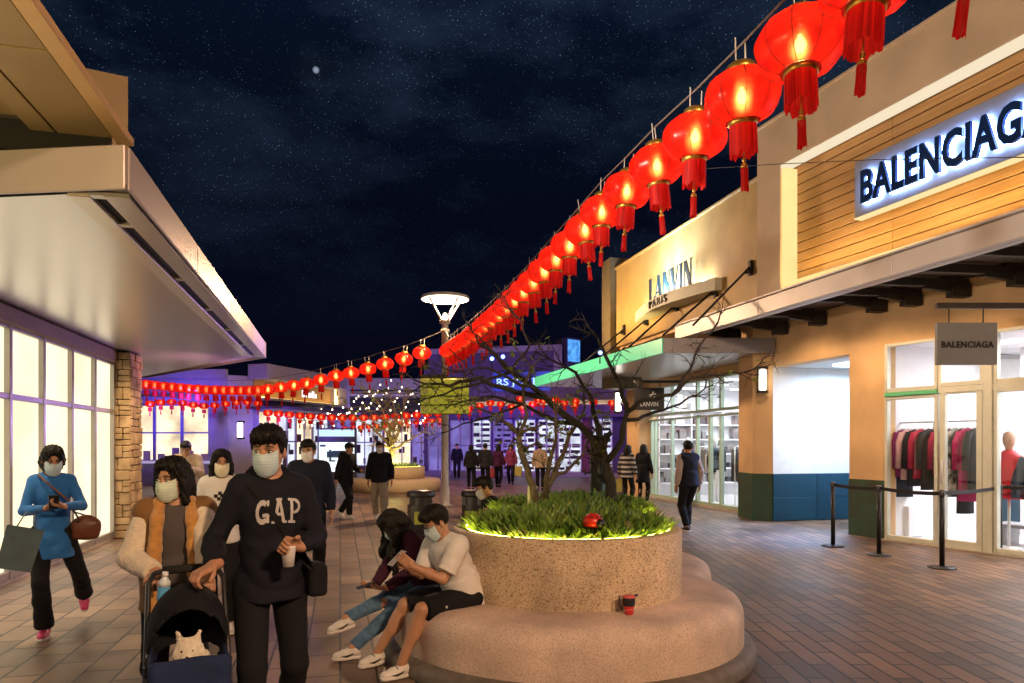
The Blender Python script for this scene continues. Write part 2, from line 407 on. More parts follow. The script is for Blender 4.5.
q.box((-1.482,5.0,3.200),(-1.325,13.5,3.23),.004); q.build('soffit_edge',M_soffit,can,True)
q=MB(); q.box((-1.70,5.03,3.196),(-1.565,13.45,3.23),.004); q.build('soffit_strip',mat('soffit_strip_pale',(.68,.60,.52),.3,metal=.4,var=.04),can,True)
q=MB(); q.box((-1.566,5.02,3.226),(-1.48,13.45,3.234)); q.build('slot',M_slot,can,True)
q=MB()
for y in (5.0,5.62,7.35,8.9,10.4,11.9,13.3): q.box((-1.566,y,3.203),(-1.481,y+.07,3.225))
q.build('slot_bridge',M_soffit,can,True)
q=MB(); q.add([(-1.71,5.05,3.21),(-1.71,13.55,3.21),(-4.6,18.2,3.21),(-8.9,18.2,3.21),(-8.9,7.5,3.21),(-2.11,5.2,3.21)],[[0,1,2,3,4,5]])
q.build('soffit',M_boards,can,True)

# upper roof overhang, tan panels
roof=thing('roof_overhang','tan panelled roof overhang above the flat canopy at the top left','roof overhang',(-3,2,3.6))
q=MB(); q.box((-9,-4,3.685),(-1.40,5.15,3.72)); q.build('slab',mat('roof_dark',(.10,.08,.06),.8),roof,True)
q=MB(); q.box((-1.45,-4,3.612),(-1.35,5.2,3.665),.006); q.build('edge_trim',M_tan2,roof,True)
q=MB(); q.M=None
yy=[5.12,4.05,2.95,1.85,.75,-.35,-1.45,-2.55]
for a,b in zip(yy[1:],yy[:-1]):
    q.box((-1.775,a+.008,3.62),(-1.455,b-.008,3.66),.003)
    q.box((-1.93,a+.008,3.622),(-1.79,b-.008,3.66),.003)
    q.box((-2.9,a+.12,3.665),(-1.95,b-.12,3.68),.003)
q.build('soffit_panel',M_tan,roof,True)
q=MB(); q.box((-8,5.10,3.49),(-1.47,5.149,3.684)); q.build('painted_gap_shade',M_slot,roof,True)  # black strip painted as the shade under the slab end
scr=thing('parapet_screen','tan upright screen panel standing above the canopy behind the roof overhang','screen',(-2.5,5.9,3.5))
a=P(66,64,5.15); b=P(128,77,5.3)
q=MB(); d=Vector((b.x,b.y,0)).normalized()
q.loft([[(a.x,a.y,3.45),(b.x,b.y,3.45),(b.x+d.x*.3-.05,b.y+d.y*.3,3.45),(a.x-.2,a.y+.3,3.45)],[(a.x,a.y,a.z),(b.x,b.y,b.z),(b.x+d.x*.3-.05,b.y+d.y*.3,b.z),(a.x-.2,a.y+.3,a.z)]])
q.build('panel',M_tan,scr,True)
# ================================================================ right: two shops
M_peach=mat('peach_plaster',(.66,.43,.22),.75,var=.13,scale=1.3,bump=.35,bscale=90)
M_white=mat('white_plaster',(.74,.73,.72),.7,var=.04,bump=.1)
M_ltwall=mat('pale_render',(.58,.46,.33),.8,var=.13,scale=1.1,bump=.25,bscale=120)
M_ochre=mat('ochre_panel',(.46,.30,.10),.55,var=.14,scale=1.4,bump=.1)
M_olive=mat('olive_dark',(.16,.12,.06),.7,var=.1)
M_teal=mat('teal_wainscot',(.020,.085,.050),.55,var=.25,scale=2.2,c2=(.030,.042,.022))
M_steel=mat('canopy_steel',(.66,.62,.62),.48,metal=.25,var=.08,scale=1.5)
M_beam=mat('beam_dark',(.030,.022,.017),.6,var=.2)
M_frame=mat('shop_frame_pale',(.66,.68,.60),.4,metal=.2,var=.05)
M_glass=glass('shop_glass')
M_led=emis('warm_led',(1.0,.74,.36),1.1)
M_ledy=emis('warm_led_strip',(1.0,.66,.20),7.0)
M_ceil=emis('ceiling_light',(1.0,.97,.98),2.2)
M_shopw=mat('shop_white',(.86,.85,.88),.5,var=.02)
M_shopf=mat('shop_floor',(.75,.74,.76),.25,var=.04)
def wood_boards():
    m=bpy.data.materials.new('wood_boards'); N,L=nodes_of(m); b=N['Principled BSDF']; b.inputs['Roughness'].default_value=.5
    tc=N.new('ShaderNodeTexCoord'); mp=N.new('ShaderNodeMapping'); mp.inputs['Scale'].default_value=(.8,.8,22); L.new(tc.outputs['Object'],mp.inputs['Vector'])
    nz=N.new('ShaderNodeTexNoise'); nz.inputs['Scale'].default_value=1.6; nz.inputs['Detail'].default_value=8; nz.inputs['Roughness'].default_value=.65; L.new(mp.outputs['Vector'],nz.inputs['Vector'])
    rp=N.new('ShaderNodeValToRGB'); rp.color_ramp.elements[0].position=.28; rp.color_ramp.elements[0].color=(.30,.155,.055,1); rp.color_ramp.elements[1].position=.75; rp.color_ramp.elements[1].color=(.54,.33,.14,1)
    L.new(nz.outputs['Fac'],rp.inputs['Fac']); L.new(rp.outputs['Color'],b.inputs['Base Color'])
    return m
M_wood=wood_boards()

A=(8.59,13.27); B=(8.91,9.95); ub=Vector((.2315,-.973,0)); E=(B[0]+8*.2315,B[1]-8*.973)
Ms,Ls=wall_frame(E,B)                       # storefront frame: u from the near end to the far corner
def us(px):
    p,_=on_line(px,E,B); return math.hypot(p.x-E[0],p.y-E[1])
shopR=thing('shop_building','peach and white shop with wood sign band and bright clothing store on the right','shop',(10,8,0))
u1,u2,u3=us(885),us(939),us(985)
# walls above and around the storefront
q=MB(M=Ms)
q.box((0,-.25,3.29),(8,0,4.12)); q.box((u1-.02,-.25,0),(8.0,0,3.29)); q.box((0,-.25,0),(.9,0,3.29))
q.build('front_wall',M_peach,shopR,True)
c1=(8.82,10.69)
q=MB(); q.prism([(B[0],B[1]),(B[0]+.25,B[1]+.05),(c1[0]+.3,c1[1]),c1],1.0,4.12)
q.prism([c1,(c1[0]+.3,c1[1]),(9.06,12.85),(8.76,12.85)],3.22,4.12)
q.build('column',M_peach,shopR,True)
q=MB(); q.prism([(B[0]-.012,B[1]-.01),(B[0]+.25,B[1]+.05),(c1[0]+.3,c1[1]+.01),(c1[0]-.012,c1[1]+.01)],0,.999)
q.M=Ms; q.box((u1-.015,-.2,0),(8.0,.012,.999)); q.M=None
q.build('wainscot',M_teal,shopR,True)
# passage
q=MB(); q.box((8.75,12.85,1.0),(14,12.99,3.22)); q.box((13.9,10.7,1.0),(14,12.85,3.22)); q.box((9.13,10.55,1.0),(14,10.69,3.22)); q.box((9.07,10.6,3.221),(14,12.9,3.3))
q.build('passage_wall',M_white,shopR,True)
M_bluet=mat('blue_dado',(.006,.048,.085),.45,var=.12,scale=1.5)
q=MB()
for i in range(5):
    for j in range(2): q.box((8.745+i*1.05+.004,12.835,.02+j*.49),(8.745+(i+1)*1.05-.004,12.99,.02+(j+1)*.49-.006),.004)
q.box((13.88,10.7,0),(14,12.8,.998)); q.box((9.13,10.56,0),(14,10.70,.998))
q.build('dado',M_bluet,shopR,True)
q=MB(); q.box((9.6,11.5,3.17),(10.8,12.1,3.219)); fx=q.build('ceiling_light',emis('passage_light',(.80,.90,1.0),4.0),shopR,True)
# corner pier between the shops
pp=[(8.74,12.85),(8.765,12.9),(9.2,14.0),(8.6,13.9),(8.47,13.15)]
q=MB(); q.prism([(p[0],p[1]) for p in pp],1.0,4.3); q.build('corner_pier',M_peach,shopR,True)
q=MB(); q.prism([(8.733,12.845),(8.76,12.9),(9.2,14.01),(8.59,13.91),(8.455,13.15)],0,.999)
q.build('pier_wainscot',M_teal,shopR,True)
# wall lamp helper
def wall_lamp(px,py,Z,label,s=1.0):
    p=P(px,py,Z); t=thing('wall_lamp',label,'wall lamp',p,-YAW)
    q=MB(); q.box((-.09*s,.0,-.27*s),(.09*s,.06,.27*s),.01); q.box((-.10*s,-.09,.22*s),(.10*s,.05,.27*s),.006); q.box((-.10*s,-.09,-.27*s),(.10*s,.05,-.22*s),.006)
    q.build('bracket',mat('lamp_bronze',(.05,.035,.025),.4,metal=.6),t)
    q=MB(); q.box((-.065*s,-.08,-.215*s),(.065*s,-.005,.215*s),.02); q.build('lamp_shade',emis('wall_lamp_glow',(1.0,.93,.80),9.0),t)
    return t
wall_lamp(762,380,14.52,'slim white lit wall lamp on the pier between the two shops')
# ---- storefront glazing
def pane_window(name,ua,ub_,z0,z1,fw=.05,green=None,dep=.05):
    f=MB(M=Ms)
    f.box((ua,-dep,z0),(ua+fw,dep,z1),.006); f.box((ub_-fw,-dep,z0),(ub_,dep,z1),.006)
    f.box((ua+fw,-dep*.9,z1-fw),(ub_-fw,dep*.9,z1),.006); f.box((ua+fw,-dep*.9,z0),(ub_-fw,dep*.9,z0+fw*1.4),.006)
    w=f.build(name,M_frame,shopR,True)
    g=MB(M=Ms); g.quad((ua+fw*.8,0,z0+fw),(ub_-fw*.8,0,z0+fw),(ub_-fw*.8,0,z1-fw*.8),(ua+fw*.8,0,z1-fw*.8)); g.build('pane',M_glass,w,True)
    return w
pane_window('window',u2,u1-.02,.03,2.40); pane_window('window',u2,u1-.02,2.47,3.285)
pane_window('window',u3,u2-.01,2.50,3.285); h=MB(M=Ms); h.box((.92,-.045,2.405),(u2-.005,.045,2.50),.006); h.build('transom',M_frame,shopR,True)
dr=pane_window('door',u3+.02,u2-.03,.02,2.47,.085,dep=.04)
h=MB(M=Ms); h.tube([(u2-.10,.05,1.0),(u2-.10,.09,1.0),(u2-.10,.09,1.35),(u2-.10,.05,1.35)],.011,8); h.build('handle',M_steel,dr,True)
h=MB(M=Ms); h.box((u3-.13,-.08,.0),(u3,.07,3.285),.01); h.build('mullion',M_frame,shopR,True)
pane_window('window',u3-2.4,u3-.14,.03,2.42); pane_window('window',u3-2.4,u3-.14,2.49,3.285)
pane_window('window',.92,u3-2.42,.03,3.285)
h=MB(M=Ms); h.box((u2+.0,-.055,2.402),(u1-.02,.065,2.468),.01); h.build('transom',mat('transom_green_reflection',(.16,.62,.32),.35,metal=.2,var=.05),shopR,True)  # green reflected light put into the bar's colour
h=MB(M=Ms); h.box((.9,-.05,0),(8,.10,.028)); h.build('threshold',mat('stone_sill',(.5,.46,.4),.6),shopR,True)
# interior room
q=MB(M=Ms); q.box((.0,-4.3,0),(8.6,-4.2,3.4)); q.box((8.0,-4.2,0),(8.1,-.26,3.4)); q.box((-.1,-4.2,0),(0,-.26,3.4)); q.box((5.6,-4.19,.6),(6.4,-3.9,3.3)); q.box((6.9,-2.9,0),(7.25,-2.6,3.3))
q.build('interior_wall',M_shopw,shopR,True)
q=MB(M=Ms); q.box((0,-4.2,-.02),(8,-.11,.02)); q.build('interior_floor',M_shopf,shopR,True)
q=MB(M=Ms); q.box((0,-4.2,3.31),(8,-.26,3.4)); q.build('interior_ceiling',M_shopw,shopR,True)
q=MB(M=Ms)
for u in (1.2,3.0,4.8,6.6):
    for v in (-3.4,-1.5): q.box((u-.55,v-.12,3.27),(u+.55,v+.12,3.305))
q.build('ceiling_light',M_ceil,shopR,True)
# canopy with beams
K0=(7.10,14.0); K1=(7.45,2.0)
def kx(y): return K0[0]+(K1[0]-K0[0])*(14-y)/12
canR=thing('canopy','steel edged canopy on dark beams above the clothing store doors on the right','canopy',(8,8,3.9))
Mk,Lk=wall_frame(K1,K0)
q=MB(M=Mk)
for i in range(4): q.box((Lk*i/4+.002,-.08,3.90),(Lk*(i+1)/4-.002,.0,4.18),.01)
q.box((0,-.2,3.895),(Lk,-.085,3.93)); q.box((0,-.10,4.182),(Lk,.05,4.21),.004)
q.build('fascia',M_steel,canR,True)
q=MB(); q.prism([(K0[0]+.09,14),(K1[0]+.09,2),(E[0],E[1]),(B[0]-.01,B[1]),(8.70,12.8),(8.45,13.15),(8.45,14)],4.135,4.165)
q.build('deck',mat('deck_brown',(.10,.07,.05),.7),canR,True)
ends=[on_line(px,E,B)[0] for px in (885,920,968,1030,1110)]+[Vector((8.80,11.3,0)),Vector((8.77,12.4,0)),Vector((8.4,13.5,0))]
for pw in ends:
    d=Vector((-1,.12,0)).normalized()
    tt=(kx(pw.y)-pw.x)/d.x; pe=pw+d*(tt-.09)
    q=MB()
    q.bar(Vector((pw.x,pw.y,4.04))+d*.02,Vector((pe.x,pe.y,4.04)),.10,.12)
    q.bar(Vector((pw.x,pw.y,3.93))+d*.02,Vector((pw.x,pw.y,3.93))+d*.30,.16,.20)
    q.bar(Vector((pw.x,pw.y,3.95))+d*.30,Vector((pw.x,pw.y,4.00))+d*.72,.08,.10)
    q.bar(Vector((pw.x,pw.y,4.115))+d*.25,Vector((pw.x,pw.y,4.115))+d*.45,.14,.10)
    q.build('beam',M_beam,canR,True)
# ---- sign facade above
Ff=(7.27,11.15); Fn=(7.27+.1013*9.15,2.0); Mf,Lf=wall_frame(Fn,Ff)
def uf(px,py):
    p=on_plane(px,py,Fn,Ff); return math.hypot(p.x-Fn[0],p.y-Fn[1]),p.z
ul,zb=uf(780,292); _,zt=uf(785,165)
zb=4.235; zt=6.40
q=MB(M=Mf)
q.box((0,-.45,zt),(Lf,0,7.22)); q.box((ul,-.45,4.215),(Lf,0,zt)); q.box((0,-.45,4.215),(ul,-.02,zb)); q.box((0,-5,4.22),(Lf,-.46,7.2))
q.box((-.0,-.46,7.221),(Lf+.02,.03,7.28),.01)
q.build('sign_wall',M_ltwall,shopR,True)
q=MB(M=Mf); n=13; hh=(zt-zb)/n
for i in range(n):
    for (a,b) in ((0,2.2),(2.2,4.55),(4.55,6.6),(6.6,ul)):
        q.box((a+.003,-.36,zb+i*hh+.008),(b-.003,-.30,zb+(i+1)*hh-.008),.005)
q.build('sign_boards',M_wood,shopR,True)
q=MB(M=Mf); q.box((0,-.40,zb),(ul,-.362,zt)); q.build('board_backing',M_slot,shopR,True)
q=MB(M=Mf); q.box((0,-.30,zb+.002),(ul-.075,-.015,zb+.125)); q.build('led_strip',emis('painted_reveal_light',(1.0,.68,.27),1.25,var=.12,scale=1.2),shopR,True); q=MB(M=Mf); q.box((ul-.075,-.30,zb+.002),(ul-.003,-.03,zt-.06)); q.build('led_strip',MATS['painted_reveal_light'],shopR,True)  # lit ledge and reveal faces: their light is put in as glow
q=MB(M=Mf); q.box((0,-.20,zt-.06),(ul-.003,-.012,zt-.004)); q.build('led_line',emis('led_line_pale',(1.0,.83,.58),.95),shopR,True)
# BALENCIAGA board
ua,z1=uf(851,172); _,z0=uf(851,226); 
sg=thing('shop_sign','long grey sign board with blue backlit letters on the wood sign band','sign',(Ms@Vector((0,0,0))))
z0=5.02; z1=5.86
q=MB(M=Mf); q.box((ua-4.9,-.20,z0),(ua,-.06,z1),.01); q.build('board',mat('sign_board_grey',(.27,.29,.34),.45,metal=.2,var=.03),sg,True)
q=MB(M=Mf); q.box((ua-4.9,-.21,z0-.016),(ua,-.055,z0-.002)); q.build('lower_trim',M_led,sg,True)
ub0,_=uf(862,190)
fr=face_frame(Mf@Vector((ub0,.03,z0+.17)), (Mf.to_3x3()@Vector((-1,0,0))))
SIGN=dict(fr=fr,w=None)
ug,_=uf(1019,100); ww=ub0-ug
def grotesk(body, frame, width, height, ext, off):
    q=MB(); letters(q,body,frame,width,height,ext,off,1.06); return q
q=grotesk('BALENCIAGA',face_frame(Mf@Vector((ub0,.012,z0+.145)),(Mf.to_3x3()@Vector((-1,0,0)))),ww*1.165,.49,.024,.034)
q.build('lettering',mat('letters_navy',(.008,.03,.13),.3,var=.02),sg,True)
q=grotesk('BALENCIAGA',face_frame(Mf@Vector((ub0,-.024,z0+.145)),(Mf.to_3x3()@Vector((-1,0,0)))),ww*1.165,.49,.006,.040)
q.build('letter_backlight',emis('sign_blue_light',(.30,.50,1.0),42.0),sg,True)
# hanging blade sign
hp=P(966,344,9.0)
hs=thing('hanging_sign','small grey hanging sign board with dark lettering above the store door','sign',(hp.x,hp.y,0),-YAW)
q=MB(); q.box((-.385,-.03,2.63),(.385,.03,3.17),.004); q.build('board',mat('blade_grey',(.20,.20,.20),.5,var=.04),hs)
q=MB(); letters(q,'BALENCIAGA',face_frame((-.335,-.034,2.845),(1,0,0)),.67,.085,.004,.030,1.10); q.build('lettering',mat('letters_black',(.01,.01,.012),.5),hs)
q=MB(); q.tube([(-.22,0,3.17),(-.22,0,3.36)],.008,6); q.tube([(.22,0,3.17),(.22,0,3.36)],.008,6); q.bar((-.38,0,3.39),(2.15,0,3.39),.06,.07); q.build('bracket_arm',M_beam,hs)

# ================================================================ second shop
shop2=thing('shop_building','ochre fronted fashion shop with green lit canopy and tall glass doors beyond the corner pier','shop',(10,17,0))
q=MB()
q.box((7.5,11.3,4.335),(12,18.3,6.5)); q.box((7.46,11.3,6.5),(12,18.35,6.56),.01)
q.build('upper_facade',M_ochre,shop2,True)
q=MB(); q.box((7.34,18.36,3.2),(8.3,19.0,6.85)); q.build('end_pier',M_olive,shop2,True)
q=MB(); q.box((9.05,14.0,3.30),(9.4,20.3,4.334)); q.box((7.6,14.0,4.25),(9.05,18.3,4.33)); q.build('header_wall',M_peach,shop2,True)
q=MB(); q.box((8.75,19.6,0),(9.35,20.5,3.3)); q.box((9.35,20.3,0),(14,20.5,3.4)); q.build('column',M_peach,shop2,True)
wall_lamp(618,402,21.0,'white lit wall lamp on the far column of the ochre fronted shop',1.25)
# canopy: green light painted into the edge as colour and glow
q=MB(); nl=Vector((6.48,13.3,0)); nr=Vector((8.72,12.745,0)); fa=Vector((6.19,22.0,0))
can2=thing('canopy','flat canopy with bright green lit edge over the fashion shop doors','canopy',(7.5,17,3.5))
q.prism([(nl.x+.03,nl.y+.03),(nr.x-.3,nr.y+.3),(8.44,13.2),(8.58,14.0),(9.04,14.0),(9.04,22.0),(fa.x+.03,22.0)],3.51,3.79); q.build('slab',mat('soffit_pale',(.55,.50,.46),.3,metal=.4,var=.04),can2,True)
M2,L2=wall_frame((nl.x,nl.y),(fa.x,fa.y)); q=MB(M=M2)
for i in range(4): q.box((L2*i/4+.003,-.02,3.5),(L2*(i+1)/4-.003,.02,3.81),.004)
q.build('green_fascia',mat('fascia_painted_green_light',(.10,.55,.34),.4,emit=(.03,.78,.36),es=.40,var=.03),can2,True)
M3,L3=wall_frame((nr.x,nr.y),(nl.x,nl.y)); q=MB(M=M3); q.box((.0,-.02,3.5),(L3,.02,3.81),.004); q.build('end_fascia',mat('grey_fascia',(.30,.29,.30),.4,metal=.3,var=.04),can2,True)
# tie rods
for px,py in ((625,330),(648,320),(678,305),(717,290),(752,268)):
    p=on_plane(px,py,(7.5,11),(7.5,20)); p.x=7.49
    rd=MB(); e=Vector((6.36,p.y+.15,3.82)); rd.tube([p+Vector((-.05,0,0)),e],.022,8); rd.box((7.44,p.y-.05,p.z-.14),(7.499,p.y+.05,p.z+.14),.01); rd.tube([p+Vector((-.12,.0,-.08)),p+Vector((.0,0,-.05))],.045,8)
    rd.build('tie_rod',mat('rod_black',(.02,.02,.022),.5,metal=.4),can2,True)
# LANVIN sign on a curved shelf
ls=thing('shop_sign','teal lettering standing on a curved pale shelf against the ochre facade','sign',(7.3,16,4.6))
ya=on_plane(641,303,(7.5,11),(7.5,20)); yb=on_plane(722,268,(7.5,11),(7.5,20))
y0,y1=yb.y,ya.y
zs=4.98
q=MB(); n=14; ring=[]
for i in range(n+1):
    t=i/n; y=y0+(y1-y0)*t; d=.16+.34*math.sin(math.pi*t); dz=.0
    ring.append([(7.5,y,zs-.25+dz),(7.5,y,zs+dz),(7.5-d,y,zs+dz),(7.5-d,y,zs-.25+dz)])
q.loft(ring); q.build('shelf',mat('shelf_pale',(.60,.62,.52),.5,var=.04),ls,True)
# letters drawn by hand: thick and thin strokes, 1 unit high
def st(x0,y0,x1,y1,w0,w1=None):
    w1=w0 if w1 is None else w1
    return [(x0-w0/2,y0),(x0+w0/2,y0),(x1+w1/2,y1),(x1-w1/2,y1)]
def sq(x0,y0,x1,y1): return [(x0,y0),(x1,y0),(x1,y1),(x0,y1)]
LV=[]; x=0
def addl(polys,w):
    global x
    for pl in polys: LV.append([(a+x,b) for a,b in pl])
    x+=w
addl([sq(.05,0,.23,1),sq(0,.96,.26,1),sq(0,0,.48,.09),[(.40,.0),(.48,.0),(.50,.26),(.46,.26)]],.50)
addl([st(.05,0,.30,1,.05),st(.50,0,.30,1,.20,.15),sq(.12,.30,.42,.35),sq(-.04,0,.14,.035),sq(.38,0,.62,.035)],.64)
addl([sq(.06,0,.10,1),st(.50,0,.12,1,.20),sq(.48,0,.53,1),sq(0,0,.18,.035),sq(.42,.965,.60,1)],.64)
addl([st(.30,0,.06,1,.17,.20),st(.30,0,.52,1,.05),sq(-.04,.965,.18,1),sq(.44,.965,.60,1)],.60)
addl([sq(.05,0,.23,1),sq(0,0,.26,.035),sq(0,.965,.26,1)],.32)
addl([sq(.06,0,.10,1),st(.50,0,.12,1,.20),sq(.48,0,.53,1),sq(0,0,.18,.035),sq(.42,.965,.60,1)],.60)
pl_=on_plane(653,290,(7.36,11),(7.36,20)); pr_=on_plane(699,270,(7.36,11),(7.36,20))
wl=pl_.y-pr_.y
q=MB(); poly_letters(q,LV,face_frame((7.26,pl_.y,zs+.006),(0,-1,0)),wl/x*.96,.60,.02)
q.build('lettering',mat('letters_teal',(.003,.016,.020),.4,var=.05),ls,True)
def shp(t): return Vector((7.5-(.16+.34*math.sin(math.pi*t))-.014,y0+(y1-y0)*t,zs-.20))
q=MB(); letters(q,'PARIS',face_frame(shp(.60),shp(.38)-shp(.60)),(shp(.38)-shp(.60)).length,.16,.02,.0,1.25); q.build('small_lettering',mat('letters_black',(.01,.01,.012)),ls,True)
sl=MB(); sl.box((7.30,y0+.35,zs+.003),(7.36,y1-.35,zs+.03)); sl.build('wash_light',emis('sign_wash_white',(.86,.93,1.0),60.0),ls,True)
# glazing of the second shop
g0,g1=14.05,19.6
def ug2(px):
    p,_=on_line(px,(9.05,g0),(9.15,g1)); return p.y
ms=[g0]+[ug2(px) for px in (742,722,711,698,673,656,642)]+[g1-.05]
M_frame2=mat('shop_frame_mint',(.46,.60,.48),.35,metal=.2,var=.04)
for a,b in zip(ms[:-1],ms[1:]):
    for (z0_,z1_) in ((.08,2.36),(2.44,3.30)):
        f=MB(); xa=9.05+.1*(a-g0)/5.55
        for (aa,bb,za,zz) in ((a,a+.05,z0_,z1_),(b-.05,b,z0_,z1_),(a+.05,b-.05,z0_,z0_+.07),(a+.05,b-.05,z1_-.05,z1_)):
            f.box((xa-.05,aa+.002,za),(xa+.05,bb-.002,zz),.005)
        door=(z0_<1 and abs(a-ms[3])<.01) or (z0_<1 and abs(a-ms[4])<.01)
        w=f.build('door' if door else 'window',M_frame2,shop2,True)
        g=MB(); g.quad((xa,a+.04,z0_+.06),(xa,b-.04,z0_+.06),(xa,b-.04,z1_-.04),(xa,a+.04,z1_-.04)); g.build('pane',M_glass,w,True)
        if door:
            hd=MB(); hd.tube([(xa-.06,a+.09,.9),(xa-.10,a+.09,.9),(xa-.10,a+.09,1.35),(xa-.06,a+.09,1.35)],.014,8); hd.build('handle',M_steel,w,True)
q=MB(); q.box((9.0,14.0,0),(9.25,19.6,.078)); q.build('threshold',mat('stone_sill',(.5,.46,.4)),shop2,True)
q=MB(); q.box((13.5,13.0,0),(13.6,20.3,3.4)); q.box((9.2,13.9,0),(13.5,14.0,3.4)); q.box((9.36,20.12,0),(13.5,20.29,3.34)); q.build('interior_wall',M_shopw,shop2,True)
q=MB(); q.box((9.2,14.0,-.01),(13.5,20.3,.03)); q.build('interior_floor',M_shopf,shop2,True)
q=MB(); q.box((9.2,14.0,3.33),(13.5,20.3,3.4)); q.build('interior_ceiling',M_shopw,shop2,True)
q=MB()
for y in (14.9,16.4,17.9,19.3):
    for xx in (10.2,12.2): q.box((xx-.5,y-.1,3.29),(xx+.5,y+.1,3.329))
q.build('ceiling_light',emis('ceiling_light_b',(.95,.97,1.0),2.4),shop2,True)
q=MB()
for z in (.5,.95,1.4,1.85,2.3): q.box((13.1,14.3,z),(13.49,20.0,z+.04))
for y in (14.3,15.7,17.1,18.5,20.0): q.box((13.1,y,.0),(13.49,y+.04,2.6))
for z in (.4,.85,1.3,1.75,2.2,2.65): q.box((9.5,19.8,z),(13.0,20.115,z+.04))
for x_ in (9.5,10.6,11.7,12.96): q.box((x_,19.8,.0),(x_+.04,20.115,2.9))
q.build('shelving',M_shopw,shop2,True)
rr_=random.Random(8); q=MB()
for z in (.44,.89,1.34,1.79,2.24):
    x_=9.58
    while x_<12.8:
        w_=rr_.uniform(.08,.28); h_=rr_.uniform(.12,.34)
        if rr_.random()<.8 and all(abs(x_+w_/2-k_)>w_/2+.05 for k_ in (10.62,11.72)): q.box((x_,19.86,z),(x_+w_,20.08,z+h_),.01)
        x_+=w_+.05
q.build('shelf_goods',mat('goods_mixed',(.35,.30,.30),.6,var=.9,scale=2.2,c2=(.02,.02,.03)),shop2,True)
# blade sign of the second shop
bp=P(649,399,19.0)
bs=thing('hanging_sign','black square hanging sign with a white emblem outside the fashion shop','sign',(bp.x,bp.y,0),-YAW)
q=MB(); q.box((-.41,-.03,bp.z-.30),(.41,.03,bp.z+.30),.005); q.build('board',mat('sign_black',(.012,.012,.014),.45),bs)
q=MB(); letters(q,'LANVIN',face_frame((-.24,-.034,bp.z-.20),(1,0,0)),.48,.12,.004,.004,1.0)
q.bar((-.02,-.036,bp.z-.02),(.12,-.036,bp.z+.20),.008,.02); q.bar((-.10,-.036,bp.z-.02),(.16,-.036,bp.z+.06),.008,.02); q.bar((.0,-.036,bp.z+.1),(.18,-.036,bp.z+.14),.008,.02)
q.build('lettering',mat('letters_white',(.7,.7,.7),.5),bs)
q=MB(); q.bar((-.42,0,bp.z+.47),(1.3,0,bp.z+.47),.06,.07); q.tube([(-.3,0,bp.z+.3),(-.3,0,bp.z+.45)],.012,6); q.tube([(.3,0,bp.z+.3),(.3,0,bp.z+.45)],.012,6); q.build('bracket_arm',M_beam,bs)
# thin wire across the sign band
wp=[P(700,169,13.0),P(780,164,11.0),P(880,159.5,9.2),P(1040,157,6.4),P(1200,158,4.5)]
q=MB(); q.tube(wp,.006,5); tag(q.build('wire',mat('wire_black',(.01,.01,.01))),'thin dark wire stretched across in front of the wood sign band','wire')
# conduit on pier
q=MB(); q.tube([P(745,388,14.7),P(756,382,14.4),P(764,386,14.4)],.012,6)
# ================================================================ far end of the plaza
def PL(px,Z): p=P(px,HY,Z); return (p.x,p.y)
def zz(py,Z): return EYE-(py-HY)/F*Z
M_farw=mat('far_render',(.34,.32,.42),.75,var=.06)
M_fard=mat('far_dark',(.07,.06,.09),.7)
M_lit=emis('lit_window_warm',(1.0,.78,.52),1.25,var=.45,scale=1.1)
M_litc=emis('lit_window_cool',(.80,.84,1.0),.95,var=.35,scale=1.3)
M_litp=emis('lit_window_violet',(.40,.30,1.0),.45,var=.6,scale=.8)
def facade(t,a,b,rows):
    """rows of (name, u0, u1, z0, z1, material, proud)"""
    M,L=wall_frame(a,b)
    for (n,u0,u1,z0,z1,m,pr) in rows:
        q=MB(M=M); q.box((u0*L,-.12 if pr<=0 else 0.0,z0),(u1*L,pr,z1)); q.build(n,m,t,True)
    return M,L
def grid_window(t,M,u0,u1,z0,z1,nu,nz,m,fm,fw=.06,items=0):
    f=MB(M=M)
    for i in range(nu+1):
        u=u0+(u1-u0)*i/nu; f.box((u-fw/2,.0,z0),(u+fw/2,.09,z1))
    for j in range(nz+1):
        z=z0+(z1-z0)*j/nz; f.box((u0,.004,z-fw/2),(u1,.085,z+fw/2))
    w=f.build('window',fm,t,True)
    q=MB(M=M); q.box((u0,.0,z0),(u1,.03,z1)); q.build('pane',m,w,True)
    if items:
        rr=random.Random(int(u0*100)+items)
        for _ in range(items):
            u=rr.uniform(u0,u1-.2); z=z0+rr.choice([.1,.6,1.1,1.6])*(z1-z0)/2.2; w_=rr.uniform(.08,.35); h=rr.uniform(.15,.5)
            q=MB(M=M); q.box((u,.031,z),(min(u1,u+w_),.05,min(z1,z+h))); q.build('display_item',mat('window_goods',(.10,.06,.08),.7,var=.5,scale=.7),w,True)
    return w
M_purplef=mat('frame_lilac',(.45,.42,.55),.4,metal=.2)
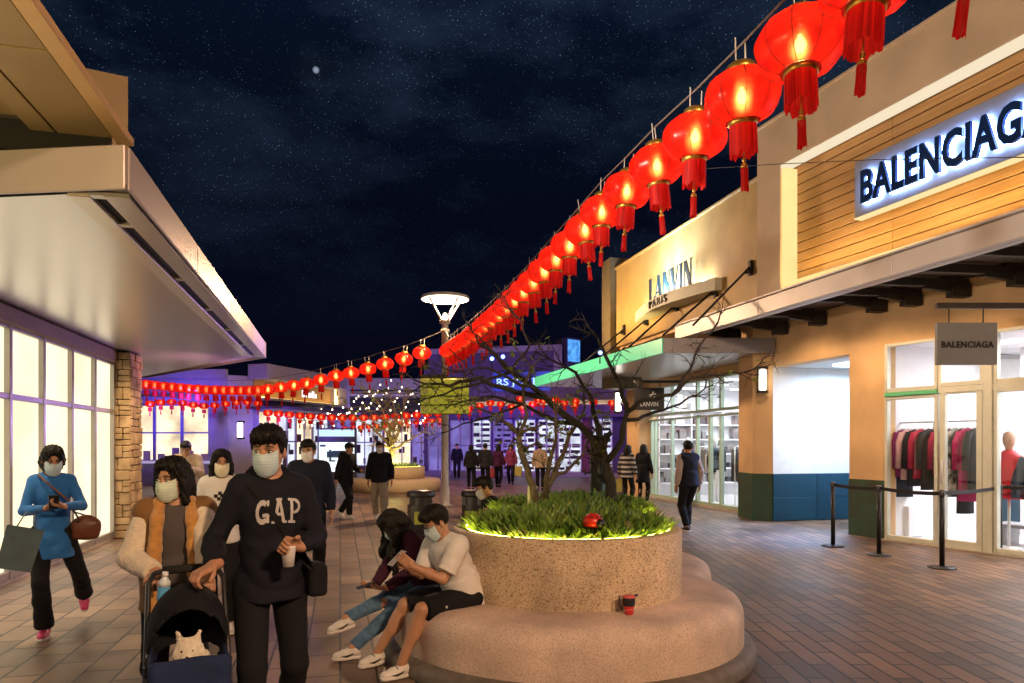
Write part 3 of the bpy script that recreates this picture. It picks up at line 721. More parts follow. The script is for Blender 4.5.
# left far building, two faces
b1=thing('shop_building','violet lit corner shop with warm windows and small lit sign band, far left','shop',PL(200,30)+(0,))
p1,p2,p3=PL(60,28.5),PL(228,28.0),PL(330,34.0)
cx_=((p1[0]+p3[0])/2-2.5,(p1[1]+p3[1])/2+7)
q=MB(); q.prism([p1,p2,(p2[0]+.9,p2[1]+.35),p3,(p3[0]-3,p3[1]+6),(p1[0]-1,p1[1]+8)],0,4.4); q.build('wall',M_farw,b1,True)
M,L=wall_frame(p2,p1)
q=MB(M=M); q.box((0,0,4.25),(L,.18,4.62)); q.box((0,0,3.30),(L,.45,3.52)); q.build('cornice',M_farw,b1,True)
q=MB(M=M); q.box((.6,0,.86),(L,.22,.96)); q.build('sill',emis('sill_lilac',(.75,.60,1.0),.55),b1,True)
for i in range(5): grid_window(b1,M,.75+i*1.15,.75+i*1.15+1.08,.98,3.2,1,2,M_lit,M_purplef,items=0)
for i in range(8):
    q=MB(M=M); q.box((.8+i*.6,.035,1.0),(.8+i*.6+.3,.05,1.25+.12*(i%3))); q.build('display_item',mat('window_goods_pale',(.55,.42,.34),.7,var=.4,scale=.8),b1,True)
M,L=wall_frame(p3,(p2[0]+.9,p2[1]+.35))
q=MB(M=M); q.box((-.3,0,4.28),(L+.3,.9,4.86)); q.box((-.3,0,3.4),(L+.3,.95,3.50)); q.box((-.3,0,3.5),(.0,.9,4.28)); q.build('sign_surround',M_farw,b1,True)
q=MB(M=M); q.box((0.,.02,3.5),(L,.05,4.28)); q.build('sign_boards',M_wood,b1,True)
q=MB(M=M); q.box((.05,.3,3.502),(L,.42,3.56)); q.box((.01,.3,3.56),(.07,.42,4.27)); q.build('led_strip',M_ledy,b1,True)
q=MB(M=M); [q.box((L*.42-i*.26-w_,.055,3.78),(L*.42-i*.26,.085,3.78+h_)) for i,(w_,h_) in enumerate(((.16,.30),(.07,.30),(.17,.22),(.16,.30),(.08,.20)))]; q.build('lettering',emis('letters_lit',(.95,.95,1.0),1.6),b1,True)
for i in range(4): grid_window(b1,M,.3+i*(L-.5)/4,.25+(i+1)*(L-.5)/4,.5,3.0,2,2,M_lit if i%2 else M_litc,M_purplef,items=9)
q=MB(M=M); q.box((-.3,.0,3.05),(L+.2,1.5,3.16)); q.build('awning',mat('awning_violet',(.10,.07,.22),.6),b1,True)
lp=P(240,430,27.3)
t=thing('wall_lamp','small lit wall lamp on the corner of the violet lit shop','wall lamp',lp,-YAW)
q=MB(); q.box((-.09,-.06,-.28),(.09,.06,.28),.02); q.build('lamp_shade',MATS['wall_lamp_glow'],t); q=MB(); q.box((-.12,-.02,-.36),(.12,.20,-.285),.01); q.box((-.12,-.02,.285),(.12,.20,.36),.01); q.build('bracket',MATS['lamp_bronze'],t)
# centre block with broad roof band
b2=thing('shop_building','low dark pavilion with a broad pale roof band in the middle distance','pavilion',PL(380,42)+(0,))
c0,c3=PL(300,40),PL(470,41)
M,L=wall_frame(c3,c0)
q=MB(M=M); q.box((0,-8,0),(L,0,4.6)); q.build('wall',M_fard,b2,True)
q=MB(M=M); q.box((-.5,-8,4.7),(L+1,1.2,5.35)); q.build('roof_band',mat('roof_band',(.42,.40,.46),.5,var=.08,scale=.5),b2,True)
q=MB(M=M); q.box((-.5,0,4.3),(L+1,1.9,4.42)); q.box((-.5,0,4.5),(L+1,1.25,4.60)); q.build('roof_line',mat('roof_line',(.75,.72,.78),.5),b2,True)
for i in range(6): grid_window(b2,M,.2+i*L/6,.1+(i+1)*L/6,.4,3.1,3,2,[M_litc,M_litp,M_lit][i%3],M_purplef,items=8)
# map light box
t=thing('lightbox','bright white backlit map lightbox on a dark frame in the middle distance','lightbox',P(337,HY,31)*1.0-Vector((0,0,EYE)),-YAW)
q=MB(); q.box((-.86,-.06,.05),(.86,.10,2.35),.02); q.build('frame',mat('box_frame',(.10,.11,.14),.4,metal=.3),t)
q=MB(); q.box((-.78,-.075,.42),(.78,-.061,1.72)); s_=q.build('screen',emis('map_white',(.86,.97,1.0),1.5),t)
q=MB(); q.box((-.78,-.075,1.98),(.78,-.061,2.28)); q.build('header_panel',emis('map_header',(.55,.80,1.0),1.3),t)
q=MB(); rr=random.Random(4)
q.box((-.74,-.085,1.52),(-.48,-.076,1.62)); q.box((-.74,-.085,.47),(-.4,-.076,.53)); q.box((-.74,-.085,.56),(-.55,-.076,.60))
for i in range(9): q.box((-.2+rr.uniform(-.3,.7),-.085,.8+rr.uniform(0,.6)),(-.14+rr.uniform(-.3,.7),-.076,.84+rr.uniform(0,.6)))
q.build('map_lines',mat('map_ink',(.10,.25,.35),.6),t)
# cluster of festoon lights
for k in range(7):
    Z=29.5+k*.9; st_=thing('festoon_lights','string of warm white festoon bulbs over the middle distance, %s strand from the front'%ORD[k],'string lights',P(365,400,Z),0,'festoon bulb strands over the far court')
    o=Vector(st_.location); pts=[]
    for i in range(25):
        u=i/24; px=296+k*2.3+130*u; py=420-k*4.2-18*max(0,1-abs(u-.60)/.34)**1.2+5*abs(math.sin(u*6.3+k*.9))
        pts.append(P(px,py,Z))
    q=MB(); q.tube(pts,.008,4); q.build('wire',MATS['wire_black'],st_,True)
    bm=None
    for i in range(1,25,2):
        q=MB(); q.lathe([(.0,-.050),(.028,-.036),(.034,-.012),(.022,.02),(.008,.04)],6,pts[i]-Vector((0,0,.07))); q.build('bulb',emis('festoon_bulb',(1.0,.82,.55),7.0),st_,True)
# right far building
b3=thing('shop_building','violet floodlit shop block with white shelves and a blue sign, far behind the trees','shop',PL(520,38)+(0,))
r0,r1=PL(424,37.0),PL(618,34.5)
M,L=wall_frame(r1,r0)
q=MB(M=M); q.box((-2,-8,0),(L,0,5.6)); q.box((L*.28,-8,5.6),(L-.3,.12,6.35)); q.build('wall',mat('far_violet',(.11,.08,.20),.7,var=.08),b3,True)
q=MB(M=M); q.box((L*.27,.0,6.35),(L-.2,.3,6.62)); q.box((L*.27,.13,4.9),(L*.31,.3,6.35)); q.build('parapet_trim',M_farw,b3,True)
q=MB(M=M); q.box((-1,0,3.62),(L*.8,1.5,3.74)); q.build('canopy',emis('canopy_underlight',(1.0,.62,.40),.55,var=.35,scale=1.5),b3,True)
q=MB(M=M); q.box((-1,0,2.95),(L*.98,1.1,3.55)); q.build('awning',mat('awning_violet',(.10,.07,.22)),b3,True)
q=MB(M=M); q.box((L*.33,.12,4.35),(L*.62,.30,5.3)); q.build('sign_panel',mat('sign_panel_blue',(.03,.05,.30),.4,emit=(.05,.10,1.0),es=.35),b3,True)
q=MB(); letters(q,'RS JOYES',M@face_frame((L*.60,.32,4.52),(-1,0,0)),L*.24,.46,.02,.012); q.build('lettering',emis('letters_lit_blue',(.50,.75,1.0),1.3),b3,True)
us_=[0.02,.13,.17,.30,.40,.52,.63,.74,.86,.98]
for i,(a,b) in enumerate(zip(us_[:-1],us_[1:])):
    if i in (1,):
        q=MB(M=M); q.box((a*L,0,0),(b*L,.18,2.95)); q.build('pilaster',mat('far_plum',(.22,.06,.12),.7),b3,True); continue
    w=grid_window(b3,M,a*L+.08,b*L-.08,.25,2.9,2,2,(M_litc if i<7 else M_litp) if i!=5 else M_litp,M_purplef,items=0)
    if i<7:
        q=MB(M=M); rr=random.Random(i)
        for j in range(9):
            z=.35+j*.28; u=a*L+.15
            while u<b*L-.3:
                wd=rr.uniform(.15,.5)
                if rr.random()<.75: q.box((u,.032,z),(min(b*L-.12,u+wd),.055,z+rr.uniform(.10,.2)))
                u+=wd+.06
        q.build('shelf_goods',mat('shelf_goods',(.05,.04,.07),.7),w,True)
q=MB(M=M); q.box((-2,-.0,0),(L,.25,.22)); q.build('plinth',M_farw,b3,True)
t=thing('sign_tower','tall violet sign block with a blue lit panel rising above the far roofs','sign tower',PL(567,36)+(5.6,))
a,b,c=PL(556,36.2),PL(567,35),PL(580,35.6)
q=MB(); q.prism([a,b,c,(c[0]-.1,c[1]+1.3)],4.9,zz(337,35)); q.build('block',mat('far_violet',(.30,.24,.46)),t,True)
M,L=wall_frame(c,b); q=MB(M=M); q.box((.05,.005,zz(361,35)),(L-.05,.05,zz(339,35))); q.build('lit_panel',emis('panel_blue',(.10,.38,1.0),1.0,var=.5,scale=4),t,True)
# flood lamps
for (px,py,Z,lab) in ((492,359,30.0,'small bright blue floodlight on the far roof edge, left of a pair'),(503,357,30.0,'small bright blue floodlight on the far roof edge, right of a pair'),(600,353,15.9,'small blue floodlight sitting on the end of the green lit canopy')):
    p=P(px,py,Z); t=thing('floodlight',lab,'floodlight',p,-YAW); s=Z/30
    q=MB(); q.lathe([(.06*s,.0),(.10*s,.02*s),(.13*s,.16*s),(.13*s,.22*s)],10); sv=q.v; q.v=[Vector((v.x,-v.z+.22*s-.1*s,v.y)) for v in sv]; q.build('housing',mat('flood_black',(.02,.02,.03),.5),t)
    q=MB(); q.lathe([(.0,-.03*s),(.07*s,-.02*s),(.10*s,.02*s),(.07*s,.05*s),(0,.06*s)],12); q.v=[Vector((v.x,v.z-.10*s,v.y)) for v in q.v]; q.build('lens',emis('flood_blue',(.07,.13,1.0),22.0),t)
    q=MB(); q.tube([(0,.02*s,-.1*s),(0,.05*s,-.45*s)],.03*s,6); q.build('bracket',mat('flood_black',(.02,.02,.03)),t)
# dark pole between the trees (far pier)
t=thing('bollard_column','slim dark green metal column standing behind the planter trees','column',P(598,HY,17.5)-Vector((0,0,EYE)))
q=MB(); q.lathe([(.26,0),(.26,.12),(.20,.16),(.20,1.62),(.225,1.66),(.225,1.76),(0,1.78)],20); q.build('shaft',mat('column_green_black',(.012,.022,.016),.3,metal=.4),t)
# ---- far planter with a lit tree
fp=P(395,HY,24.6); fp.z=0
t=thing('planter','round beige planter with yellow lit hedge in the middle distance','planter',fp)
q=MB(); q.lathe([(1.55,0),(1.6,.05),(1.6,.36),(1.52,.43),(1.06,.44)],40); q.build('seat',mat('terrazzo_far',(.52,.40,.24),.7,var=.06),t)
q=MB(); q.lathe([(1.04,.4),(1.04,.84),(.9,.85),(.9,.7)],40,cap1=False); q.build('drum',mat('terrazzo_far',(.52,.40,.24)),t)
q=MB(); q.lathe([(.885,.80),(.885,.86),(.86,.86),(.86,.80)],40,cap0=False,cap1=False); q.build('led_ring',emis('planter_led',(1.0,.86,.16),3.5),t)
rr=random.Random(11); q=MB()
for i in range(900):
    a=rr.uniform(0,6.283); r=.84*math.sqrt(rr.random()); x,y=r*math.cos(a),r*math.sin(a); h=rr.uniform(.08,.26); d=rr.uniform(0,6.28); w=rr.uniform(.02,.04)
    q.add([(x-w*math.cos(d),y-w*math.sin(d),.76),(x+w*math.cos(d),y+w*math.sin(d),.76),(x+rr.uniform(-.06,.06),y+rr.uniform(-.06,.06),.76+h)],[[0,1,2]])
tag(q.build('hedge_leaves',mat('hedge_leaf',(.07,.12,.02),.55,var=.4,scale=9),t),kind='stuff')
q=MB(); 
# ---- lamp post with direction board
def lamp_post(name,label,loc,board=False):
    t=thing('lamp_post',label,'lamp post',loc,-YAW)
    q=MB(); q.lathe([(.20,0),(.20,.03),(.115,.05),(.115,.5),(.10,.55),(.085,4.55),(.12,4.56),(.12,4.62),(.085,4.66),(.085,4.78),(.14,4.80),(.14,4.92),(.08,4.96)],20); q.build('pole',mat('lamp_post_pale',(.52,.48,.45),.45,metal=.3,var=.04),t)
    q=MB()
    for k in range(4):
        a=R(45+90*k); q.tube([(.13*math.cos(a),.13*math.sin(a),4.88),(.52*math.cos(a),.52*math.sin(a),5.42)],.025,6)
    q.build('arm',mat('lamp_post_pale',(.52,.48,.45)),t)
    q=MB(); q.lathe([(.62,5.42),(.64,5.45),(.62,5.50),(.40,5.535),(.0,5.55)],32,cap0=False); q.lathe([(.555,5.462),(.0,5.50)],32,cap0=False,cap1=False); q.build('dish',mat('lamp_dish',(.7,.66,.6),.4),t)
    q=MB(); q.lathe([(0,5.425),(.54,5.43),(.57,5.445),(.54,5.46),(0,5.462)],32,cap0=False,cap1=False); q.build('diffuser',emis('lamp_post_glow',(1.0,.86,.66),3.2),t)
    q=MB(); q.lathe([(.0,4.965),(.07,4.97),(.05,5.06),(.0,5.08)],12); q.build('uplight',emis('lamp_post_glow',(1.0,.86,.66),3.2),t)
    return t
lpos=P(445,HY,18.4); lpos.z=0
lt=lamp_post('lamp_post','pale lamp post with lit dish head and a green direction board beside the planter',lpos)
sgn=thing('direction_sign','yellow green direction board of four stacked panels on the lamp post','sign',(lpos.x,lpos.y,2.4),-YAW)
M_sg=mat('sign_olive',(.42,.46,.05),.5,var=.05,emit=(.75,.75,.06),es=.26);  # glow put into the colour to brighten the board
for i in range(4):
    q=MB(); z=.02+i*.235+.0; q.box((-.62,-.20,z),(.64,-.15,z+.205),.02); pn=q.build('panel',M_sg,sgn)
    q=MB(); q.M=Matrix.Translation((-.49,-.204,z+.111))@Matrix.Rotation(R(90),4,'X')
    for a0 in range(18):
        a,b=2*math.pi*a0/18,2*math.pi*(a0+1)/18
        q.prism([(.058*math.cos(a),.058*math.sin(a)),(.082*math.cos(a),.082*math.sin(a)),(.082*math.cos(b),.082*math.sin(b)),(.058*math.cos(b),.058*math.sin(b))],0,.006)
    q.prism([(-.02,-.02),(.02,-.02),(0,.03)],0,.006)
    q.prism([(.24,-.03),(.30,-.03),(.30,.03),(.24,.03)],0,.006)
    q.build('pictogram',mat('sign_cream',(.75,.70,.5),.5),pn)
q=MB(); q.box((-.62,-.149,.0),(.64,-.12,.97),.0); q.box((-.62,-.19,.965),(.1,-.12,1.03)); q.tube([(0,0,.1),(0,-.13,.1)],.03,6); q.tube([(0,0,.8),(0,-.13,.8)],.03,6); q.build('backing',mat('sign_dark_olive',(.08,.09,.02),.6),sgn)
# unseen posts of the same kind, added behind the viewer to light the foreground
for k,(x,y,lab) in enumerate(((3.2,-3.2,'unseen added lamp post with lit dish head behind the viewpoint, nearer the right shops'),(-.9,-4.6,'unseen added lamp post with lit dish head behind the viewpoint, nearer the left canopy'))):
    lamp_post('lamp_post',lab,(x,y,0))
# ---- litter bins
def bin_(px,Z,lab,ph):
    b=P(px,HY,Z); b.z=0; t=thing('litter_bin',lab,'litter bin',b,-YAW+ph)
    q=MB(); q.lathe([(.22,0),(.235,.02),(.235,.56)],28,cap1=False); q.lathe([(.20,.56),(.20,.70)],28,cap0=False,cap1=False)
    for k in range(4):
        a=R(45+90*k); q.box((.20*math.cos(a)-.035,.20*math.sin(a)-.035,.55),(.20*math.cos(a)+.035,.20*math.sin(a)+.035,.71))
    q.build('body',mat('bin_grey',(.11,.10,.09),.35,metal=.5,var=.1),t)
    q=MB(); q.lathe([(.245,.70),(.25,.72),(.25,.77),(.23,.80),(.12,.82),(.0,.825)],28); q.build('lid',mat('bin_lid',(.07,.065,.06),.35,metal=.5),t)
    q=MB(); q.lathe([(.12,.56),(.12,.70)],16); q.build('liner',M_slot,t)
    q=MB(); M=Matrix.Identity(4)
    ring=[]
    for i in range(7):
        a=R(-90-28+56*i/6); ring.append(((.2385*math.cos(a),.2385*math.sin(a),.24),(.2385*math.cos(a),.2385*math.sin(a),.46)))
    for i in range(6): q.add([ring[i][0],ring[i+1][0],ring[i+1][1],ring[i][1]],[[0,1,2,3]])
    q.build('notice',mat('bin_notice',(.55,.58,.08),.5,var=.15),t)
bin_(421,12.2,'dark metal litter bin with a yellow notice left of the seated couple',.12)
bin_(475,12.3,'dark metal litter bin half hidden behind the seated boy and the planter',-.3)
# ================================================================ the double round planter with its bench
def terrazzo(name,scale,lo,cs):
    m=bpy.data.materials.new(name); N,L=nodes_of(m); b=N['Principled BSDF']; b.inputs['Roughness'].default_value=.62
    tc=N.new('ShaderNodeTexCoord'); v=N.new('ShaderNodeTexVoronoi'); v.inputs['Scale'].default_value=scale; L.new(tc.outputs['Object'],v.inputs['Vector'])
    s=N.new('ShaderNodeSeparateColor'); L.new(v.outputs['Color'],s.inputs[0])
    rp=N.new('ShaderNodeValToRGB'); e=rp.color_ramp.elements; e[0].position=0; e[0].color=col4(lo); e[1].position=1; e[1].color=col4(cs[-1])
    for p_,c_ in ((.10,tuple(x*1.2 for x in lo)),(.16,cs[0]),(.70,cs[1]),(.86,cs[2])):
        x=e.new(p_); x.color=col4(c_)
    L.new(s.outputs[0],rp.inputs['Fac'])
    n=N.new('ShaderNodeTexNoise'); n.inputs['Scale'].default_value=2.2; n.inputs['Detail'].default_value=6; L.new(tc.outputs['Object'],n.inputs['Vector'])
    mr=N.new('ShaderNodeMapRange'); mr.inputs['From Min'].default_value=.3; mr.inputs['From Max'].default_value=.7; mr.inputs['To Min'].default_value=.60; mr.inputs['To Max'].default_value=1.12; L.new(n.outputs['Fac'],mr.inputs['Value'])
    mx=N.new('ShaderNodeMix'); mx.data_type='RGBA'; mx.blend_type='MULTIPLY'; mx.inputs[0].default_value=1; L.new(rp.outputs['Color'],mx.inputs[6]); L.new(mr.outputs['Result'],mx.inputs[7])
    L.new(mx.outputs[2],b.inputs['Base Color'])
    bp=N.new('ShaderNodeBump'); bp.inputs['Strength'].default_value=.25; bp.inputs['Distance'].default_value=.004; L.new(v.outputs['Distance'],bp.inputs['Height']); L.new(bp.outputs['Normal'],b.inputs['Normal'])
    return m
M_terr=terrazzo('terrazzo_drum',150,(.20,.125,.075),((.60,.44,.28),(.68,.52,.35),(.78,.62,.45)))
M_terr2=terrazzo('terrazzo_bench',260,(.34,.22,.17),((.68,.51,.41),(.73,.56,.46),(.80,.64,.54)))
C1=Vector((1.79,5.44)); C2=Vector((2.32,6.85)); CM=(C1+C2)/2
def d2(x,y,k=.25):
    a=math.hypot(x-C1.x,y-C1.y); b=math.hypot(x-C2.x,y-C2.y)
    h=max(k-abs(a-b),0)/k
    return min(a,b)-h*h*k*.25
def outline(Rr,n=120):
    pts=[]
    for i in range(n):
        t=2*math.pi*i/n; c,s=math.cos(t),math.sin(t); lo,hi=0,4.0
        for _ in range(30):
            m=(lo+hi)/2
            if d2(CM.x+c*m,CM.y+s*m)<Rr: lo=m
            else: hi=m
        pts.append((CM.x+c*lo,CM.y+s*lo))
    return pts
def ring(Rr,z,n=120): return [(x,y,z) for x,y in outline(Rr,n)]
pl=thing('planter','double round speckled stone planter with a wide bench round it, filled with green plants','planter',(CM.x,CM.y,0))
q=MB(); prof=[(1.38,.10),(1.38,.30),(1.375,.345),(1.36,.385),(1.335,.418),(1.30,.438),(1.25,.448),(1.2,.452),(.88,.455)]
q.loft([ring(r,z) for r,z in prof],smooth=True,cap0=False,cap1=False); q.build('seat',M_terr2,pl,True)
q=MB(); q.loft([ring(r,z) for r,z in ((1.47,.004),(1.47,.06),(1.45,.09),(1.42,.11),(1.2,.12))],smooth=True,cap0=False,cap1=False); q.build('plinth',mat('plinth_dark',(.13,.11,.09),.6,var=.2,scale=12,bump=.2),pl,True)
q=MB(); q.loft([ring(r,z) for r,z in ((.92,.40),(.92,.925),(.915,.936),(.905,.942),(.83,.942),(.825,.93),(.825,.80))],smooth=True,cap0=False,cap1=False); q.build('drum',M_terr,pl,True)
q=MB(); q.loft([ring(.826,.85),ring(.05,.87)],cap0=False,cap1=False); q.build('soil',mat('soil',(.03,.022,.015),.95,bump=.5,bscale=30),pl,True)
q=MB(); q.loft([ring(r,z,160) for r,z in ((.822,.925),(.822,.942),(.806,.942),(.806,.925),(.822,.925))],smooth=True,cap0=False,cap1=False); q.build('led_strip',emis('planter_led_near',(1.0,.80,.12),22.0,var=.6,scale=22),pl,True)
# plants: dense upright leaves, nobody could count them
def leaf_mat(name,c,c2):
    m=mat(name,c,.45,var=.4,scale=9,c2=c2); N,L=nodes_of(m); b=N['Principled BSDF']
    b.inputs['Subsurface Weight'].default_value=0.0
    tr=N.new('ShaderNodeBsdfTranslucent'); tr.inputs['Color'].default_value=col4(tuple(min(1,x*1.5) for x in c)); mx=N.new('ShaderNodeMixShader'); mx.inputs['Fac'].default_value=.35
    out=N['Material Output']; L.new(b.outputs['BSDF'],mx.inputs[1]); L.new(tr.outputs['BSDF'],mx.inputs[2]); L.new(mx.outputs['Shader'],out.inputs['Surface'])
    return m
M_leaf=leaf_mat('planter_leaf',(.17,.28,.05),(.06,.13,.02))
q=MB(); rr=random.Random(21); cnt=0
while cnt<9000:
    x=rr.uniform(.8,3.3); y=rr.uniform(4.5,7.8); dd=d2(x,y)
    if dd>.795: continue
    cnt+=1
    edge=max(0,(dd-.6)/.2)
    cl=.5+.5*math.sin(x*9+2*math.sin(y*7))*math.sin(y*10+x*3); H=(rr.uniform(.05,.13)+.085*cl)*(1-.30*edge)
    a=rr.uniform(0,6.283); w=rr.uniform(.012,.026); lx,ly=rr.uniform(-.10,.10),rr.uniform(-.10,.10)
    if edge>.3:
        v=Vector((x,y))-(C1 if (Vector((x,y))-C1).length<(Vector((x,y))-C2).length else C2); v.normalize(); lx+=v.x*.045*edge; ly+=v.y*.045*edge
    ca,sa=w*math.cos(a),w*math.sin(a); z0=.885+rr.random()*.07*(1-edge)
    b0=(x-ca*.5,y-sa*.5,z0); b1=(x+ca*.5,y+sa*.5,z0)
    m0=(x+lx*.45-ca,y+ly*.45-sa,z0+H*.6); m1=(x+lx*.45+ca,y+ly*.45+sa,z0+H*.6); tp=(x+lx,y+ly,z0+H)
    q.cur=rr.choices([0,1,2,3],[4,3.6+3*edge,2.6*(1.1-cl),.35])[0]
    q.add([b0,b1,m1,m0,tp],[[0,1,2,3],[3,2,4]])
tag(q.build('ground_cover_plants',[M_leaf,leaf_mat('planter_leaf_bright',(.26,.38,.07),(.14,.25,.035)),leaf_mat('planter_leaf_dark',(.045,.10,.02),(.02,.05,.012)),leaf_mat('planter_leaf_dry',(.22,.17,.06),(.12,.09,.03))]),'dense upright green leaves filling the speckled stone planter','ground cover',kind='stuff')

# ---- trees: polyline limbs, procedural twigs, few leaves
def tree(name,label,limbs,seed,bark,ntw,twlen,leafm,nleaf,leafbox=None,sub=2,base_r=None,leafsize=.05):
    rr=random.Random(seed); base=limbs[0][0][0]
    t=thing(name,label,'tree',base)
    tr=MB(); tw=MB(); tips=[]
    def jig(pts,amt):
        out=[pts[0]]
        for a,b in zip(pts[:-1],pts[1:]):
            n=3
            for i in range(1,n+1):
                p=a.lerp(b,i/n)
                if i<n: p=p+Vector((rr.uniform(-1,1),rr.uniform(-1,1),rr.uniform(-1,1)))*amt*(b-a).length
                out.append(p)
        return out
    def twig(p,d,ln,r,depth):
        pts=[p]; n=4; dd=d.copy()
        for i in range(n):
            dd=(dd+Vector((rr.uniform(-.45,.45),rr.uniform(-.45,.45),rr.uniform(-.36,.32)))).normalized()
            pts.append(pts[-1]+dd*(ln/n))
        tw.tube(pts,[r*(1-.75*i/n) for i in range(n+1)],5)
        tips.append(pts[-1]); tips.append(pts[2])
        if depth>0:
            for _ in range(rr.choice([2,3,3])):
                i=rr.randint(1,n-1); e=(pts[i+1]-pts[i]).normalized()
                side=Vector((rr.uniform(-1,1),rr.uniform(-1,1),rr.uniform(-.5,.9))).normalized()
                twig(pts[i],(e*.6+side*.8).normalized(),ln*rr.uniform(.45,.7),r*.55,depth-1)
    for pts,r0,r1 in limbs:
        pts=jig([Vector(p) for p in pts],.05); n=len(pts)
        tr.tube(pts,[r0+(r1-r0)*(i/(n-1))*(1.0)+rr.uniform(-.05,.05)*r0 for i in range(n)],9)
        L=sum((b-a).length for a,b in zip(pts[:-1],pts[1:]))
        k=max(1,int(ntw*L))
        for _ in range(k):
            i=rr.randint(max(1,n//3),n-2) if n>3 else 1
            e=(pts[i+1]-pts[i]).normalized(); side=Vector((rr.uniform(-1,1),rr.uniform(-1,1),rr.uniform(-.5,.9))).normalized()
            twig(pts[i].lerp(pts[i+1],rr.random()),(e*.55+side*.8).normalized(),twlen*rr.uniform(.5,1.2),max(.006,r1*.8),sub)
        e=(pts[-1]-pts[-2]).normalized()
        for _ in range(2): twig(pts[-1],(e+Vector((rr.uniform(-.5,.5),rr.uniform(-.5,.5),rr.uniform(-.2,.5)))).normalized(),twlen*.9,r1*.9,sub)
    tr.build('trunk',bark,t,True); tw.build('crown',bark,t,True)
    if nleaf:
        q=MB()
        for _ in range(nleaf):
            p=rr.choice(tips)+Vector((rr.uniform(-.05,.05),rr.uniform(-.05,.05),rr.uniform(-.04,.04)))
            for _ in range(rr.choice([1,2,3])):
                d=Vector((rr.uniform(-1,1),rr.uniform(-1,1),rr.uniform(-.6,.8))).normalized(); s=d.cross(Vector((rr.uniform(-1,1),rr.uniform(-1,1),1))).normalized(); l=leafsize*rr.uniform(.7,1.4)
                q.add([p,p+d*l*.5+s*l*.28,p+d*l,p+d*l*.5-s*l*.28],[[0,1,2,3]])
        q.build('leaves',leafm,t,True)
    return t
M_bark=mat('bark_dark',(.030,.024,.020),.85,var=.4,scale=18,bump=.8,bscale=45)
M_bark2=mat('bark_pale',(.15,.12,.08),.85,var=.5,scale=14,bump=.8,bscale=45,c2=(.07,.055,.04))  # paler mottled bark than the leaning tree
M_leaf2=leaf_mat('tree_leaf',(.20,.26,.05),(.10,.16,.03))
def pts(Z,*l): return [P(a,b,Z+dz) for a,b,dz in l]
limbs=[(pts(7.0,(612,509,0),(609,475,0),(603,452,.0)),.060,.044),
 (pts(7.0,(603,456,0),(580,425,-.1),(545,397,-.3),(512,372,-.5),(490,350,-.7),(480,345,-.9)),.042,.012),
 (pts(7.0,(580,425,-.1),(550,418,.2),(522,404,.5),(490,396,.8),(455,404,1.0)),.026,.009),
 (pts(7.0,(604,458,0),(596,420,.3),(590,395,.5),(575,372,.7),(548,358,.9)),.034,.010),
 (pts(7.0,(606,462,0),(622,440,-.1),(627,412,-.1),(620,385,-.2),(605,355,-.3),(598,338,-.4)),.036,.010),
 (pts(7.0,(627,412,-.1),(645,399,-.3),(672,395,-.4),(690,378,-.5),(720,375,-.55),(752,370,-.6)),.024,.007),
 (pts(7.0,(672,395,-.4),(690,370,-.2),(700,345,-.1),(718,322,0)),.016,.008),
 (pts(7.0,(545,397,-.3),(515,392,-.6),(480,378,-.9),(450,386,-1.1),(425,384,-1.2)),.030,.009),
 (pts(7.0,(512,372,-.5),(530,345,-.4),(522,322,-.3),(508,308,-.2)),.014,.006),
 (pts(7.0,(512,372,-.5),(478,384,-.4),(445,394,-.2),(417,404,0)),.016,.006),
 (pts(7.0,(522,404,.5),(492,416,.5),(462,424,.7),(446,432,.8)),.014,.006),
 (pts(7.0,(545,397,-.3),(520,385,-.9),(488,368,-1.2),(455,372,-1.3)),.018,.006),
 (pts(7.0,(627,420,-.1),(655,412,.3),(680,404,.5),(705,388,.6)),.020,.008)]
tree('bare_tree','dark leaning bare tree with wide crooked limbs rooted at the back right of the planter',limbs,5,M_bark,4.6,.33,M_leaf2,22,sub=2)
limbs=[(pts(6.6,(537,502,0),(529,478,0),(521,452,0),(519,436,.05)),.038,.026),
 (pts(6.6,(519,436,.05),(508,424,.2),(494,414,.3),(476,408,.4)),.022,.008),
 (pts(6.6,(519,436,.05),(527,415,-.1),(523,392,-.2),(530,368,-.3)),.020,.008),
 (pts(6.6,(541,502,0),(553,478,.1),(563,455,.2),(573,430,.3),(585,408,.4)),.034,.012),
 (pts(6.6,(545,498,0),(548,470,-.2),(556,440,-.3),(556,415,-.35)),.028,.010),
 (pts(6.6,(553,478,.1),(570,468,.3),(584,452,.4),(590,435,.5)),.020,.008)]
tree('small_tree','small many stemmed pale barked tree with sparse yellow leaves in the planter centre',limbs,9,M_bark2,4.5,.30,M_leaf2,170,sub=2)
# far lit tree
fpz=24.6
limbs=[(pts(fpz,(393,468,0),(392,452,0),(388,440,0)),.10,.07),(pts(fpz,(390,446,0),(375,430,-.3),(360,420,-.6)),.055,.02),(pts(fpz,(391,446,0),(400,428,.3),(404,408,.5)),.055,.02),(pts(fpz,(390,446,0),(388,425,-.6),(380,405,-.8)),.05,.02),(pts(fpz,(392,450,0),(410,440,.2),(425,430,.4)),.05,.02),(pts(fpz,(388,440,.2),(396,415,1.2),(390,398,1.4)),.05,.02)]
tree('bare_tree','yellow lit bare tree in the far round planter',limbs,13,mat('bark_far',(.30,.24,.12),.85,var=.3),3.2,.9,M_leaf2,160,sub=2,leafsize=.12)
